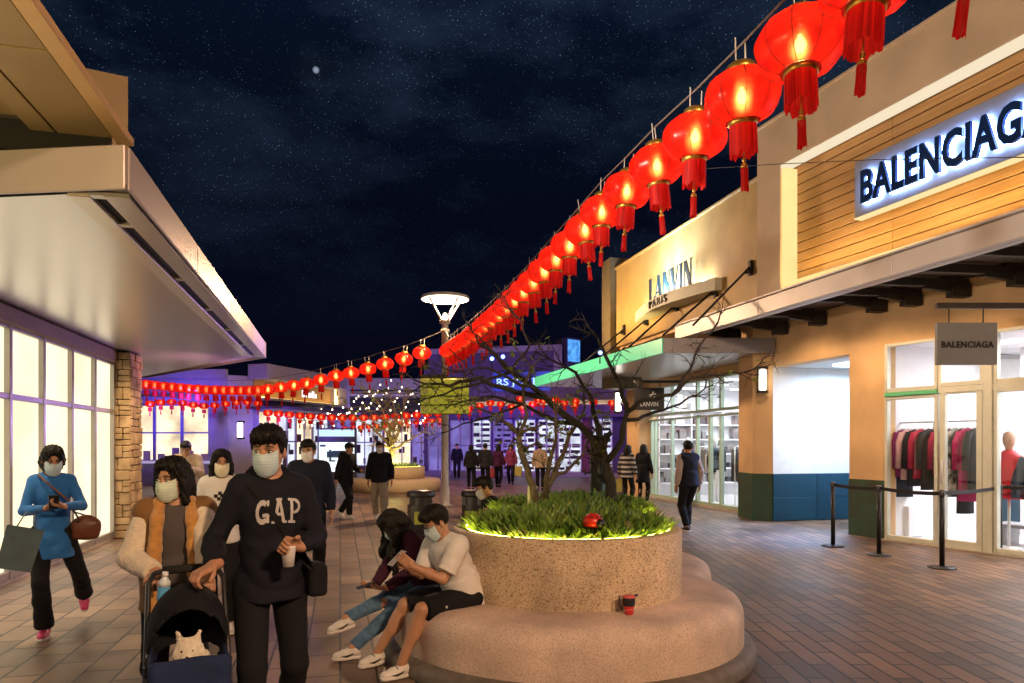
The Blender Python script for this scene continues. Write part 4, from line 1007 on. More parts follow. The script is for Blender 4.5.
# white trunk wraps and spot fittings at the tree foot
t=thing('tree_uplight','white square lit uplight post beside the small tree trunk','uplight',P(533,500,6.75))
q=MB(); q.box((-.05,-.03,-.10),(.04,.03,.14),.01); q.build('housing',mat('uplight_white',(.75,.72,.62),.5),t)
q=MB(); q.lathe([(0,.141),(.028,.142),(.03,.150),(0,.154)],12); q.build('lens',emis('uplight_lens',(1.0,.90,.62),30.0),t)
# ladybird ornament
lb=P(593,522,5.08)
t=thing('ladybird_ornament','round red ladybird ornament with black face among the planter leaves','ornament',lb,-.35)
q=MB(); q.lathe([(.075*math.cos(a),.066*math.sin(a)) for a in [R(-30+15*i) for i in range(8)]]+[(0,.058)],20); q.build('shell',mat('shell_red',(.55,.02,.01),.3,var=.05),t)
q=MB()
for a in (-60,-100,-20,40,100): 
    x,y=.052*math.cos(R(a)),.052*math.sin(R(a)); q.lathe([(0,.0),(.014,.002),(.014,.01),(0,.014)],8,(x,y,.032))
q.lathe([(.0,-.035),(.032,-.02),(.036,.0),(.02,.03),(0,.034)],12,(.05,-.05,-.005)); q.build('spots',mat('shell_black',(.01,.01,.01),.4),t)
q=MB(); q.tube([(0,0,-.19),(0,0,-.02)],.006,6); q.build('stake',M_steel,t)
# reusable cup on the bench
cp=Hh(629,614,.455)
t=thing('drink_cup','red and black reusable drink cup with strap handle on the planter bench','cup',cp,-.2)
q=MB(); q.lathe([(.028,.0),(.031,.003),(.036,.055),(.040,.11)],24); q.build('cup',mat('cup_red',(.62,.03,.03),.3,var=.05),t)
q=MB(); 
for k in range(14):
    a=k*2.4; z=.012+.035*((k*.37)%1); x,y=(.0315+.1*z)*math.cos(a),(.0315+.1*z)*math.sin(a); q.lathe([(0,-.004),(.004,0),(0,.004)],6,(x,y,z))
q.build('dots',mat('cup_dots',(.85,.8,.8),.5),t)
q=MB(); q.lathe([(.0385,.058),(.0395,.06),(.0435,.108),(.0425,.112)],24,cap0=False,cap1=False); q.build('sleeve',mat('cup_sleeve',(.012,.012,.014),.6),t)
q=MB(); q.tube([(-.040,0,.112),(-.066,0,.125),(-.066,0,.07),(-.050,0,.03)],.005,6); q.tube([(.040,0,.112),(.055,-.01,.135),(.035,-.02,.128)],.006,6); q.build('handle',mat('cup_sleeve',(.012,.012,.014)),t)
q=MB(); q.lathe([(.042,.11),(.044,.114),(.044,.124),(.036,.128),(0,.129)],24); q.build('lid',mat('cup_lid',(.60,.10,.10),.35),t)

# ---- rope barriers
posts=[G(833,547),G(879,556),G(942,568.5),Hh(1000,553,0)]
where=['at the passage corner, left of four','by the teal column, second of four from the left','in front of the glass door, nearest of the four','before the right window, rightmost of the four']
M_blk=mat('barrier_black',(.012,.012,.014),.4,metal=.2); M_belt=mat('belt_black',(.010,.010,.012),.7)
order=[0,1,2]; 
for i,p in enumerate(posts):
    p.z=.008
    t=thing('barrier_post','black belt barrier post '+where[i],'barrier post',p,0,'belt barrier posts outside the clothing store')
    q=MB(); q.lathe([(.165,0),(.17,.006),(.165,.014),(.06,.028),(.03,.035)],28); q.build('base',M_blk,t)
    q=MB(); q.lathe([(.031,.03),(.031,.93)],18); q.build('post',M_blk,t)
    q=MB(); q.lathe([(.034,.93),(.036,.935),(.036,1.0),(.031,1.012),(0,1.014)],18); q.build('cap',mat('barrier_cap',(.10,.10,.105),.3,metal=.7),t)
    if i<3:
        e=posts[i+1]-p; n=9; q=MB(); u=e.normalized(); vs=[]
        for k in range(n+1):
            c=e*(k/n)*1.0; s=-.02*math.sin(math.pi*k/n)
            w=Vector((-u.y,u.x,0))*.0015
            vs.append([c+w+Vector((0,0,.945+s)),c-w+Vector((0,0,.945+s)),c-w+Vector((0,0,.995+s)),c+w+Vector((0,0,.995+s))])
        k0=u*.036; vs[0]=[v+k0 for v in vs[0]]; vs[-1]=[v-k0 for v in vs[-1]]
        q.loft(vs); q.build('belt',M_belt,t)
# belt from the last post out of frame
e=Vector((1.3,-1.7,0)); p=posts[3]; t=thing('barrier_post','black belt barrier post beyond the right edge by the store window','barrier post',p+e,0,'belt barrier posts outside the clothing store')
for o in list(bpy.data.objects):
    if o.parent and o.parent.get('label','').startswith('black belt barrier post before the right') and o.name.startswith(('base','post','cap')):
        c=o.copy(); COL.objects.link(c); c.parent=t
q=MB(); u=e.normalized(); w=Vector((-u.y,u.x,0))*.0015
q.loft([[c+w+Vector((0,0,.945)),c-w+Vector((0,0,.945)),c-w+Vector((0,0,.995)),c+w+Vector((0,0,.995))] for c in (-e+u*.036,-u*.036)]); q.build('belt',M_belt,t)

# ---- clothes on rails, mannequin
def garment(label,base,rot,c,L_=.95,w=.44,name='coat',c2=None,sl=.6,pat=False,loc_z=1.62):
    t=thing('garment',label,'garment',base,rot,'garments hanging on the store rails')
    q=MB(); q.smooth=True
    prof=[(0,.10,.03),(-.03,.36*w/.44,.05),(-.08,w*.98,.075),(-.25,w*.92,.09),(-.5,w*.90,.085),(-L_,w*1.0,.08)]
    rings=[]
    for z,ww,dd in prof:
        rings.append([(ww/2*math.cos(a)*1.0,dd*math.sin(a)*(1+.12*math.sin(5*a+z*9)),z) for a in [2*math.pi*i/20 for i in range(20)]])
    q.loft(rings)
    for s in (-1,1): q.tube([(s*w*.42,0,-.06),(s*w*.52,-.02,-.22),(s*w*.54,-.04,-.06-sl)],[.055,.06,.05],8)
    m=mat('cloth_'+name,c,.8,var=.15,scale=12,bump=.15,bscale=60) if not pat else mat('cloth_'+name,(.75,.73,.70),.8,scale=11,c2=c,detail=1)
    q.build('body',m,t)
    q=MB(); q.tube([(-.16,0,-.02),(0,0,.03),(.16,0,-.02)],.008,6); q.tube([(0,0,.03),(0,0,.09),(.02,0,.115),(0,0,.125)],.004,6); q.build('hanger',M_shopw,t)
    return t
M_rail=mat('rail_white',(.8,.8,.8),.3,metal=.3)
def rail(label,ua,ub_,v,h=1.98):
    o=Ms@Vector(((ua+ub_)/2,v,0)); t=thing('clothes_rail',label,'clothes rail',o)
    q=MB(M=Ms); q.tube([(ua,v,h),(ub_,v,h)],.014,8)
    for u in (ua,ub_): q.tube([(u,v,.03),(u,v,h)],.014,8); q.tube([(u,v-.22,.035),(u,v+.22,.035)],.014,8)
    q.build('frame',M_rail,t,True)
rz0=math.atan2(Ms[1][0],Ms[0][0])
def hang(label,u,v,c,name,yaw=80,**k):
    p=Ms@Vector((u,v,1.865)); return garment(label,p,rz0+R(yaw),c,name=name,**k)
uu=lambda px,v: None
def u_at(px,v):
    a=Ms@Vector((0,v,0)); b=Ms@Vector((8,v,0)); p,_=on_line(px,a,b); return (Vector((p.x,p.y,0))-Vector((a.x,a.y,0))).length
va=-.42
rail('white clothes rail behind the left store window',u_at(934,va),u_at(891,va),va)
for px,c,nm,lab,yaw,kw in ((900,(.012,.014,.03),'navy_black','black coat at the left end of the rail behind the left window',60,dict(L_=1.15)),
      (907,(.25,.03,.20),'plum','plum jacket second from the left on the rail behind the left window',75,dict(L_=.8)),
      (912,(.70,.42,.50),'pale_pink','pale pink jacket in the middle of the rail behind the left window',75,dict(L_=.85)),
      (918,(.02,.02,.03),'black_a','black jacket right of the pale pink one behind the left window',80,dict(L_=.95)),
      (925,(.50,.03,.10),'crimson','crimson jacket right of the black one on the left window rail',70,dict(L_=.82)),
      (931,(.03,.03,.035),'black_b','dark coat at the right end of the rail behind the left window',85,dict(L_=1.0))):
    hang(lab,u_at(px,va),va,c,nm,yaw,**kw)
vb=-.50
rail('white clothes rail behind the glass store door',u_at(1000,vb),u_at(943,vb),vb)
for px,c,nm,lab,yaw,kw in ((946,(.50,.04,.12),'rose','rose red top at the left end of the rail behind the door',65,dict(L_=.75)),
      (952,(.02,.02,.02),'mono','black and white patterned coat on the rail behind the door',50,dict(L_=1.1,pat=True)),
      (959,(.03,.03,.03),'mono_b','second black and white patterned coat, left of the black trousers',70,dict(L_=1.05,pat=True)),
      (965,(.02,.025,.03),'black_c','long black trousers and coat on the rail behind the door',80,dict(L_=1.35,w=.32)),
      (972,(.48,.02,.14),'magenta','magenta coat right of the long black coat behind the door',60,dict(L_=1.15)),
      (979,(.03,.03,.04),'black_d','black coat at the right end of the rail behind the door',80,dict(L_=1.0))):
    hang(lab,u_at(px,vb),vb,c,nm,yaw,**kw)
def mannequin(px,v,label,c,name,zt=1.62,head=True):
    p=Ms@Vector((u_at(px,v),v,0)); t=thing('mannequin',label,'mannequin',p,rz0+R(200))
    q=MB(); q.tube([(0,0,.02),(0,0,.9)],.02,8); q.lathe([(.18,0.02),(.18,.035),(.02,.05)],20); q.build('stand',M_rail,t)
    q=MB(); q.smooth=True; rings=[]
    for i,(z,w,d) in enumerate(((.78,.25,.17),(.95,.255,.18),(1.12,.235,.165),(1.28,.25,.17),(1.40,.24,.15),(1.46,.12,.10),(1.52,.075,.075))):
        b=1+.05*math.sin(i*2.7); rings.append([(w*b*math.cos(a),d*b*math.sin(a),z) for a in [2*math.pi*j/24 for j in range(24)]])
    q.loft(rings)
    for s in (-1,1): q.tube([(s*.21,0,1.40),(s*.29,.0,1.2),(s*.33,-.02,1.0),(s*.33,-.06,.80)],[.085,.09,.085,.06],10)
    q.build('jacket',mat('cloth_'+name,c,.55,var=.12,scale=8,bump=.5,bscale=12),t)
    if head:
        q=MB(); q.lathe([(.045,1.50),(.05,1.56),(.075,1.62),(.085,1.70),(.07,1.78),(0,1.82)],18); q.build('head',mat('mannequin_tan',(.62,.36,.25),.5),t)
mannequin(1009,-.70,'red puffer jacket on a pale headed mannequin behind the right store window',(.62,.012,.03),'puffer_red')
mannequin(1044,-.75,'dark blue patterned jacket on a mannequin at the right frame edge',(.03,.05,.10),'puffer_navy')
t=thing('display_block','low pale display block on the store floor behind the left window','display block',Ms@Vector((u_at(905,-.7),-.7,0)),rz0)
q=MB(); q.box((-.2,-.2,.025),(.2,.2,.55),.01); q.build('block',M_shopw,t)
t=thing('display_bench','low grey display bench on the store floor behind the right window','display bench',Ms@Vector((u_at(1030,-.9),-1.2,0)),rz0)
q=MB(); q.box((-1.2,-.25,.30),(.6,.25,.36),.01); q.box((-1.1,-.2,.02),(-1.0,.2,.3)); q.box((.4,-.2,.02),(.5,.2,.3)); q.build('bench',mat('bench_grey',(.35,.35,.38),.4),t)
# second shop stock
rr=random.Random(31)
for i,(y,x) in enumerate(((14.7,10.6),(15.4,11.4),(16.4,10.4),(17.4,11.2),(18.4,10.5))):
    t=thing('clothes_rail','clothes rail with dark garments inside the fashion shop, %s from the near end'%ORD[i],'clothes rail',(x,y,0),R(20),'rails inside the fashion shop')
    q=MB(); q.tube([(-.5,0,1.55),(.5,0,1.55)],.015,6); q.tube([(-.5,0,.03),(-.5,0,1.55)],.015,6); q.tube([(.5,0,.03),(.5,0,1.55)],.015,6); q.build('frame',M_rail,t)
    for k in range(5):
        q=MB(); u=-.38+k*.19; l=rr.uniform(.6,1.0); q.box((u-.05,-.2,1.5-l),(u+.05,.2,1.5),.03); q.build('garment',mat('stock_%d'%((i*3+k)%5),[(.02,.03,.05),(.05,.05,.06),(.25,.22,.2),(.02,.02,.02),(.10,.12,.2)][(i*3+k)%5],.8),t)
t=thing('mannequin','white mannequin in a dark suit inside the fashion shop doorway','mannequin',(10.0,15.9,.03),R(100)); tman=t
q=MB(); q.smooth=True
for s in (-1,1): q.tube([(s*.09,0,.05),(s*.095,0,.5),(s*.09,0,.9)],[.05,.055,.08],8)
q.build('legs',M_shopw,t)
q=MB(); q.lathe([(.15,.85),(.16,1.0),(.14,1.15),(.19,1.35),(.16,1.45),(.05,1.5)],18)
for s in (-1,1): q.tube([(s*.19,0,1.40),(s*.25,0,1.1),(s*.24,-.04,.85)],[.06,.055,.045],8)
q.build('jacket',mat('stock_0',(.02,.03,.05)),t)
q=MB(); q.lathe([(.04,1.48),(.05,1.56),(.08,1.64),(.075,1.74),(0,1.8)],14); q.build('head',M_shopw,t)

for (x_,y_,lab_) in ((9.75,14.6,'white mannequin in a dark suit inside the fashion shop, nearest the corner pier'),(9.8,17.0,'white mannequin in a dark suit inside the fashion shop, beyond the doorway'),(9.8,18.5,'white mannequin in a dark suit at the far end of the fashion shop')):
    o=copy_tree(tman); o.location=(x_,y_,.03); o['label']=lab_
# ================================================================ red silk lanterns on strings
def lantern_shade_mat():
    m=bpy.data.materials.new('lantern_silk'); N,L=nodes_of(m); N.remove(N['Principled BSDF'])
    tc=N.new('ShaderNodeTexCoord'); nz=N.new('ShaderNodeTexNoise'); nz.inputs['Scale'].default_value=9; nz.inputs['Detail'].default_value=4; L.new(tc.outputs['Object'],nz.inputs['Vector'])
    rp=N.new('ShaderNodeValToRGB'); rp.color_ramp.elements[0].position=.35; rp.color_ramp.elements[0].color=(.50,.010,.008,1); rp.color_ramp.elements[1].position=.65; rp.color_ramp.elements[1].color=(.74,.032,.018,1)
    L.new(nz.outputs['Fac'],rp.inputs['Fac'])
    tl=N.new('ShaderNodeBsdfTranslucent'); L.new(rp.outputs['Color'],tl.inputs['Color'])
    tp=N.new('ShaderNodeBsdfTransparent'); tp.inputs['Color'].default_value=(1,.62,.42,1)
    gl=N.new('ShaderNodeBsdfGlossy'); gl.inputs['Roughness'].default_value=.25; gl.inputs['Color'].default_value=(.9,.5,.5,1)
    em=N.new('ShaderNodeEmission'); em.inputs['Color'].default_value=(1,.016,.010,1); em.inputs['Strength'].default_value=.16
    rf=N.new('ShaderNodeBsdfRefraction'); rf.inputs['IOR'].default_value=1.35; rf.inputs['Roughness'].default_value=.55; rf.inputs['Color'].default_value=(1,.20,.08,1)
    bp=N.new('ShaderNodeBump'); bp.inputs['Strength'].default_value=.8; bp.inputs['Distance'].default_value=.03; L.new(nz.outputs['Fac'],bp.inputs['Height']); L.new(bp.outputs['Normal'],tl.inputs['Normal'])
    a0=N.new('ShaderNodeMixShader'); a0.inputs['Fac'].default_value=.20; L.new(tl.outputs[0],a0.inputs[1]); L.new(rf.outputs[0],a0.inputs[2])
    a=N.new('ShaderNodeMixShader'); a.inputs['Fac'].default_value=.05; L.new(a0.outputs[0],a.inputs[1]); L.new(tp.outputs[0],a.inputs[2])
    b=N.new('ShaderNodeMixShader'); b.inputs['Fac'].default_value=.03; L.new(a.outputs[0],b.inputs[1]); L.new(gl.outputs[0],b.inputs[2])
    ad=N.new('ShaderNodeAddShader'); L.new(b.outputs[0],ad.inputs[0]); L.new(em.outputs[0],ad.inputs[1])
    L.new(ad.outputs[0],N['Material Output'].inputs['Surface'])
    return m
M_silk=lantern_shade_mat()
def fringe_mat():
    m=bpy.data.materials.new('lantern_fringe'); N,L=nodes_of(m); b=N['Principled BSDF']; b.inputs['Roughness'].default_value=.6
    tc=N.new('ShaderNodeTexCoord'); mp=N.new('ShaderNodeMapping'); mp.inputs['Scale'].default_value=(60,60,1.5); L.new(tc.outputs['Object'],mp.inputs['Vector'])
    nz=N.new('ShaderNodeTexNoise'); nz.inputs['Scale'].default_value=1.0; nz.inputs['Detail'].default_value=3; L.new(mp.outputs['Vector'],nz.inputs['Vector'])
    rp=N.new('ShaderNodeValToRGB'); rp.color_ramp.elements[0].position=.35; rp.color_ramp.elements[0].color=(.35,.004,.004,1); rp.color_ramp.elements[1].position=.65; rp.color_ramp.elements[1].color=(.80,.02,.015,1)
    L.new(nz.outputs['Fac'],rp.inputs['Fac'])
    tl=N.new('ShaderNodeBsdfTranslucent'); L.new(rp.outputs['Color'],tl.inputs['Color']); L.new(rp.outputs['Color'],b.inputs['Base Color'])
    mx=N.new('ShaderNodeMixShader'); mx.inputs['Fac'].default_value=.55; L.new(b.outputs[0],mx.inputs[1]); L.new(tl.outputs[0],mx.inputs[2])
    em=N.new('ShaderNodeEmission'); em.inputs['Color'].default_value=(1,.008,.006,1); em.inputs['Strength'].default_value=.10
    ad=N.new('ShaderNodeAddShader'); L.new(mx.outputs[0],ad.inputs[0]); L.new(em.outputs[0],ad.inputs[1]); L.new(ad.outputs[0],N['Material Output'].inputs['Surface'])
    return m
M_fringe=fringe_mat()
M_gold=mat('lantern_gold',(.50,.30,.06),.35,metal=.8,var=.15)
M_bulb=emis('lantern_bulb',(1.0,.60,.25),62.0)
def shade_mb(n=40,nr=14,lob=10):
    q=MB(); rings=[]
    for j in range(nr+1):
        a=R(-68+136*j/nr); r=.25*math.cos(a)**.82; z=.160*math.sin(a)/math.sin(R(68))
        rings.append([(r*(1-.040*abs(math.sin(lob/2*t))**.7*math.cos(a))*math.cos(t),r*(1-.040*abs(math.sin(lob/2*t))**.7*math.cos(a))*math.sin(t),z) for t in [2*math.pi*i/n for i in range(n)]])
    q.loft(rings,False,False,True,True); return q
def skirt_mb(n=48):
    q=MB(); rr=random.Random(2); rings=[]
    for z,r in ((-.18,.086),(-.24,.088),(-.30,.089)): rings.append([(r*math.cos(t)*(1+.02*(i%2)),r*math.sin(t)*(1+.02*(i%2)),z) for i,t in enumerate([2*math.pi*k/n for k in range(n)])])
    rings.append([(.091*math.cos(2*math.pi*k/n),.091*math.sin(2*math.pi*k/n),-.370-rr.uniform(-.018,.022)) for k in range(n)])
    q.loft(rings,False,False,True,True); return q
def make_lantern():
    t=thing('red_lantern','','lantern')
    shade_mb().build('lantern_shade',M_silk,t)
    q=MB(); q.lathe([(.085,.155),(.09,.162),(.09,.200),(.07,.215)],20,cap0=False,cap1=False); q.build('cap_ring',M_gold,t); q=MB(); q.lathe([(.088,-.188),(.096,-.178),(.098,-.158),(.088,-.150)],20,cap0=False,cap1=False); q.build('cap_ring',M_gold,t)
    q=MB(); q.lathe([(.0,-.045),(.024,-.035),(.034,-.005),(.026,.025),(.012,.045),(.010,.06)],12); q.build('bulb',M_bulb,t)
    skirt_mb().build('fringe_skirt',M_fringe,t)
    for i in range(10):
        q=MB(); th=2*math.pi*i/10
        q.tube([(.2505*math.cos(R(a))**.82*math.cos(th),.2505*math.cos(R(a))**.82*math.sin(th),.1605*math.sin(R(a))/math.sin(R(68))) for a in range(-68,69,17)],.0022,4); q.build('rib',mat('lantern_rib',(.28,.03,.012),.5),t)
    q=MB(); q.tube([(0,0,-.19),(0,0,-.40)],.004,5); q.lathe([(.0,-.385),(.014,-.395),(.014,-.410),(.007,-.418),(.018,-.43),(.024,-.445),(.021,-.46)],12); kn=q.build('tassel_knot',M_gold,t)
    q=MB(); rr=random.Random(5); rings=[[(.022*math.cos(a)*(1+.1*(i%2)),.022*math.sin(a)*(1+.1*(i%2)),z) for i,a in enumerate([2*math.pi*k/20 for k in range(20)])] for z in (-.458,-.53)]
    rings.append([(.027*math.cos(2*math.pi*k/20),.027*math.sin(2*math.pi*k/20),-.602-rr.uniform(-.012,.015)) for k in range(20)]); q.loft(rings,True,False,True,True); q.build('tassel',M_fringe,t)
    for sx_ in (-.06,.06):
        q=MB(); q.tube([(sx_,0,.20),(sx_,0,.36)],.005,5); q.build('hanger',mat('hanger_white',(.6,.58,.55),.4),t)
    return t
def make_lantern_far():
    t=thing('red_lantern','','lantern')
    shade_mb(16,6,8).build('lantern_shade',M_silk,t)
    q=MB(); q.lathe([(.0,-.07),(.04,-.04),(.045,0),(.03,.06),(0,.08)],8); q.build('bulb',emis('lantern_bulb_far',(1.0,.42,.22),12.0),t)
    q=MB(); q.lathe([(.098,-.19),(.102,-.385)],12,cap0=False,cap1=False); q.lathe([(.012,-.39),(.03,-.47),(.034,-.64)],8); q.build('fringe_skirt',M_fringe,t)
    return t
proto=make_lantern(); pfar=make_lantern_far(); used={'n':False,'f':False}
def put(loc,label,group,far=False,s=1.0,rz=0.0):
    src=pfar if far else proto; k='f' if far else 'n'
    o=src if not used[k] else copy_tree(src); used[k]=True
    o.location=loc; o.scale=(s,s,s); o.rotation_euler=(R(rng.uniform(-6,6)),R(rng.uniform(-6,6)),rz); o['label']=label; o['group']=group; o['category']='lantern'
    return o
def cable(pts_,label,r=.008):
    q=MB(); q.tube(pts_,r,5); tag(q.build('lantern_cable',mat('cable_grey',(.16,.14,.13),.6)),label,'cable')
# main string: runs over the street from above the viewer to the lamp post
main=[]
spec=[(978,-114,2.95),(868,-24,3.45),(800,45,3.98),(742,97,4.62),(695,137,5.45),(657,166,6.25),(627,191,7.05),(602,212,7.85)]
for px,py,Z in spec: main.append(P(px,py,Z))
p0=main[-1]; pend=P(449,351,17.7); n=19
for i in range(1,n+1):
    f=i/n; p=p0.lerp(pend,f); p.z-=.16*math.sin(math.pi*f); main.append(p)
d0=(main[0]-main[1])
beh=[main[0]+d0*(k+1)*1.15+Vector((0,0,.02*k)) for k in range(3)]
allm=beh[::-1]+main
for i,p in enumerate(allm):
    if i<3: lab='big red lantern overhead behind the viewpoint on the long string, %s back'%ORD[2-i]
    else: lab='big red silk lantern on the long street string, %s from its near end'%ORD[i-3]
    put(p,lab,'lanterns on the long street string',rz=rng.uniform(0,6.28))
cable([p+Vector((0,0,.355+rng.uniform(-.01,.01))) for p in allm]+[P(445,330,18.4)],'long grey cable carrying the red lanterns over the street')
# second run: from the lamp post to the left
run=[]
spec2=[(422,353,18.8),(404,359,19.3),(385,364,19.8),(368,369,20.3),(351,373,20.8),(336,376,21.3),(321,380,21.9),(307,383.5,22.4),(294,385.5,22.9),(281,387.5,23.4),(268,389.5,23.9)]
for i,(px,py,Z) in enumerate(spec2):
    p=P(px,py,Z); run.append(p); put(p,'red lantern on the string running left, %s from the lamp post'%ORD[i],'lanterns on the string left of the lamp post',far=False,rz=rng.uniform(0,6))
for i in range(14):
    px=258-i*8.6; py=390.5+2.0*math.sin(i*.25)-i*.45; Z=24.2+i*.12; p=P(px,py,Z); run.append(p)
    put(p,'red lantern in the far left string part behind the pier, %s from right'%ORD[i],'lanterns on the string left of the lamp post',far=True,rz=rng.uniform(0,6))
cable([P(445,330,18.4)]+[p+Vector((0,0,.355)) for p in run]+[P(120,378,26)],'grey cable carrying the lanterns left from the lamp post')
# rows further off
def row(n,px0,px1,fpy,Z0,Z1,s,where,cab):
    ps=[]
    for i in range(n):
        f=i/max(1,n-1); px=px0+(px1-px0)*f; Z=Z0+(Z1-Z0)*f; p=P(px,fpy(f),Z); ps.append(p)
        put(p,'small red lantern %s, %s from left'%(where,ORD[i]),'lanterns '+where,far=True,s=s,rz=rng.uniform(0,6))
    cable([p+Vector((0,0,.27*s)) for p in ps],cab,.006)
row(17,268,438,lambda f:413+5*math.sin(math.pi*f),27.5,27.5,.78,'in the row above the map lightbox','thin cable of the lantern row above the map lightbox')
row(11,150,258,lambda f:404-2*math.sin(f*9),25.5,26.5,.70,'in the lower row before the violet corner shop','thin cable of the lower lantern row before the violet corner shop')
row(26,148,325,lambda f:422+13*f,30,33.5,.62,'in the row under the corner shop awning','thin cable of the lantern row under the corner shop awning')
row(13,345,440,lambda f:429-9*f,33,33,.66,'in the row behind the far lit tree','thin cable of the lantern row behind the far lit tree')
row(13,448,575,lambda f:408+3*math.sin(f*14)-6*f,29,28,.72,'in the row behind the planter trees','thin cable of the lantern row behind the planter trees')
row(6,520,612,lambda f:399+4*f,33,32.5,.85,'in the upper row by the violet shop canopy','thin cable of the lantern row by the violet shop canopy')
# ================================================================ people: bodies grown from a distance field, meshed with surface nets
from mathutils.bvhtree import BVHTree
def V3(*a): return np.array(a,float)
def rotx(d): c,s=math.cos(R(d)),math.sin(R(d)); return np.array([[1,0,0],[0,c,-s],[0,s,c]])
def roty(d): c,s=math.cos(R(d)),math.sin(R(d)); return np.array([[c,0,s],[0,1,0],[-s,0,c]])
def rotz(d): c,s=math.cos(R(d)),math.sin(R(d)); return np.array([[c,-s,0],[s,c,0],[0,0,1]])
I3=np.eye(3)
class SDF:
    def __init__(s): s.p=[]
    def cap(s,a,b,ra,rb=None,k=.02,op='+'):
        rb=ra if rb is None else rb; a=np.array(a,float); b=np.array(b,float); m=max(ra,rb)
        def f(X):
            ab=b-a; t=np.clip(((X-a)@ab)/(ab@ab+1e-12),0,1); return np.linalg.norm(X-a-t[...,None]*ab,axis=-1)-(ra+(rb-ra)*t)
        s.p.append((op,f,np.minimum(a,b)-m,np.maximum(a,b)+m,k)); return s
    def cone(s,a,b,ra,rb,k=.015,op='+'):          # flat ended
        a=np.array(a,float); b=np.array(b,float); m=max(ra,rb)
        def f(X):
            ab=b-a; l=np.sqrt(ab@ab); u=ab/l; t=(X-a)@u; q=np.linalg.norm(X-a-t[...,None]*u,axis=-1)-(ra+(rb-ra)*np.clip(t/l,0,1))
            return np.maximum(q,np.abs(t-l/2)-l/2)
        s.p.append((op,f,np.minimum(a,b)-m,np.maximum(a,b)+m,k)); return s
    def ell(s,c,r,M=I3,k=.03,op='+'):
        c=np.array(c,float); r=np.array(r,float); m=max(r)
        def f(X):
            q=(X-c)@M; k0=np.linalg.norm(q/r,axis=-1); k1=np.linalg.norm(q/(r*r),axis=-1)+1e-9
            return k0*(k0-1)/k1
        s.p.append((op,f,c-m,c+m,k)); return s
    def box(s,c,h,M=I3,r=.01,k=.01,op='+'):
        c=np.array(c,float); h=np.array(h,float); m=np.linalg.norm(h)
        def f(X):
            q=np.abs((X-c)@M)-(h-r); return np.linalg.norm(np.maximum(q,0),axis=-1)+np.minimum(q.max(axis=-1),0)-r
        s.p.append((op,f,c-m,c+m,k)); return s
    def plane(s,pt,n):                           # keep the side n points away from
        pt=np.array(pt,float); n=np.array(n,float); n=n/np.linalg.norm(n)
        s.p.append(('c',lambda X:(X-pt)@n,None,None,0)); return s
    def grid(s,h,noise=None,lo=None,hi=None):
        pos=[p for p in s.p if p[0]=='+']
        mn=np.min([p[2] for p in pos],axis=0)-h*3; mx=np.max([p[3] for p in pos],axis=0)+h*3
        if lo is not None: mn=np.maximum(mn,lo)
        if hi is not None: mx=np.minimum(mx,hi)
        n=np.ceil((mx-mn)/h).astype(int)+1
        ax=[mn[i]+h*np.arange(n[i]) for i in range(3)]
        F_=np.full(n,1.0)
        for op,f,a,b,k in s.p:
            if op=='c':
                X=np.stack(np.meshgrid(*ax,indexing='ij'),-1); F_=np.maximum(F_,f(X)); continue
            pad=k*1.2+h*2
            i0=np.clip(np.floor((a-pad-mn)/h).astype(int),0,n); i1=np.clip(np.ceil((b+pad-mn)/h).astype(int)+1,0,n)
            if np.any(i1<=i0): continue
            sl=tuple(slice(i0[i],i1[i]) for i in range(3))
            X=np.stack(np.meshgrid(*[ax[i][sl[i]] for i in range(3)],indexing='ij'),-1)
            d=f(X); g=F_[sl]
            if op=='+':
                if k>0:
                    hh=np.maximum(k-np.abs(g-d),0)/k; F_[sl]=np.minimum(g,d)-hh*hh*k*.25
                else: F_[sl]=np.minimum(g,d)
            else:
                e=-d; kk=max(k,1e-4); hh=np.maximum(kk-np.abs(g-e),0)/kk; F_[sl]=np.maximum(g,e)+hh*hh*kk*.25
        if noise is not None:
            X=np.stack(np.meshgrid(*ax,indexing='ij'),-1); F_=F_+noise(X)
        return F_,mn,h
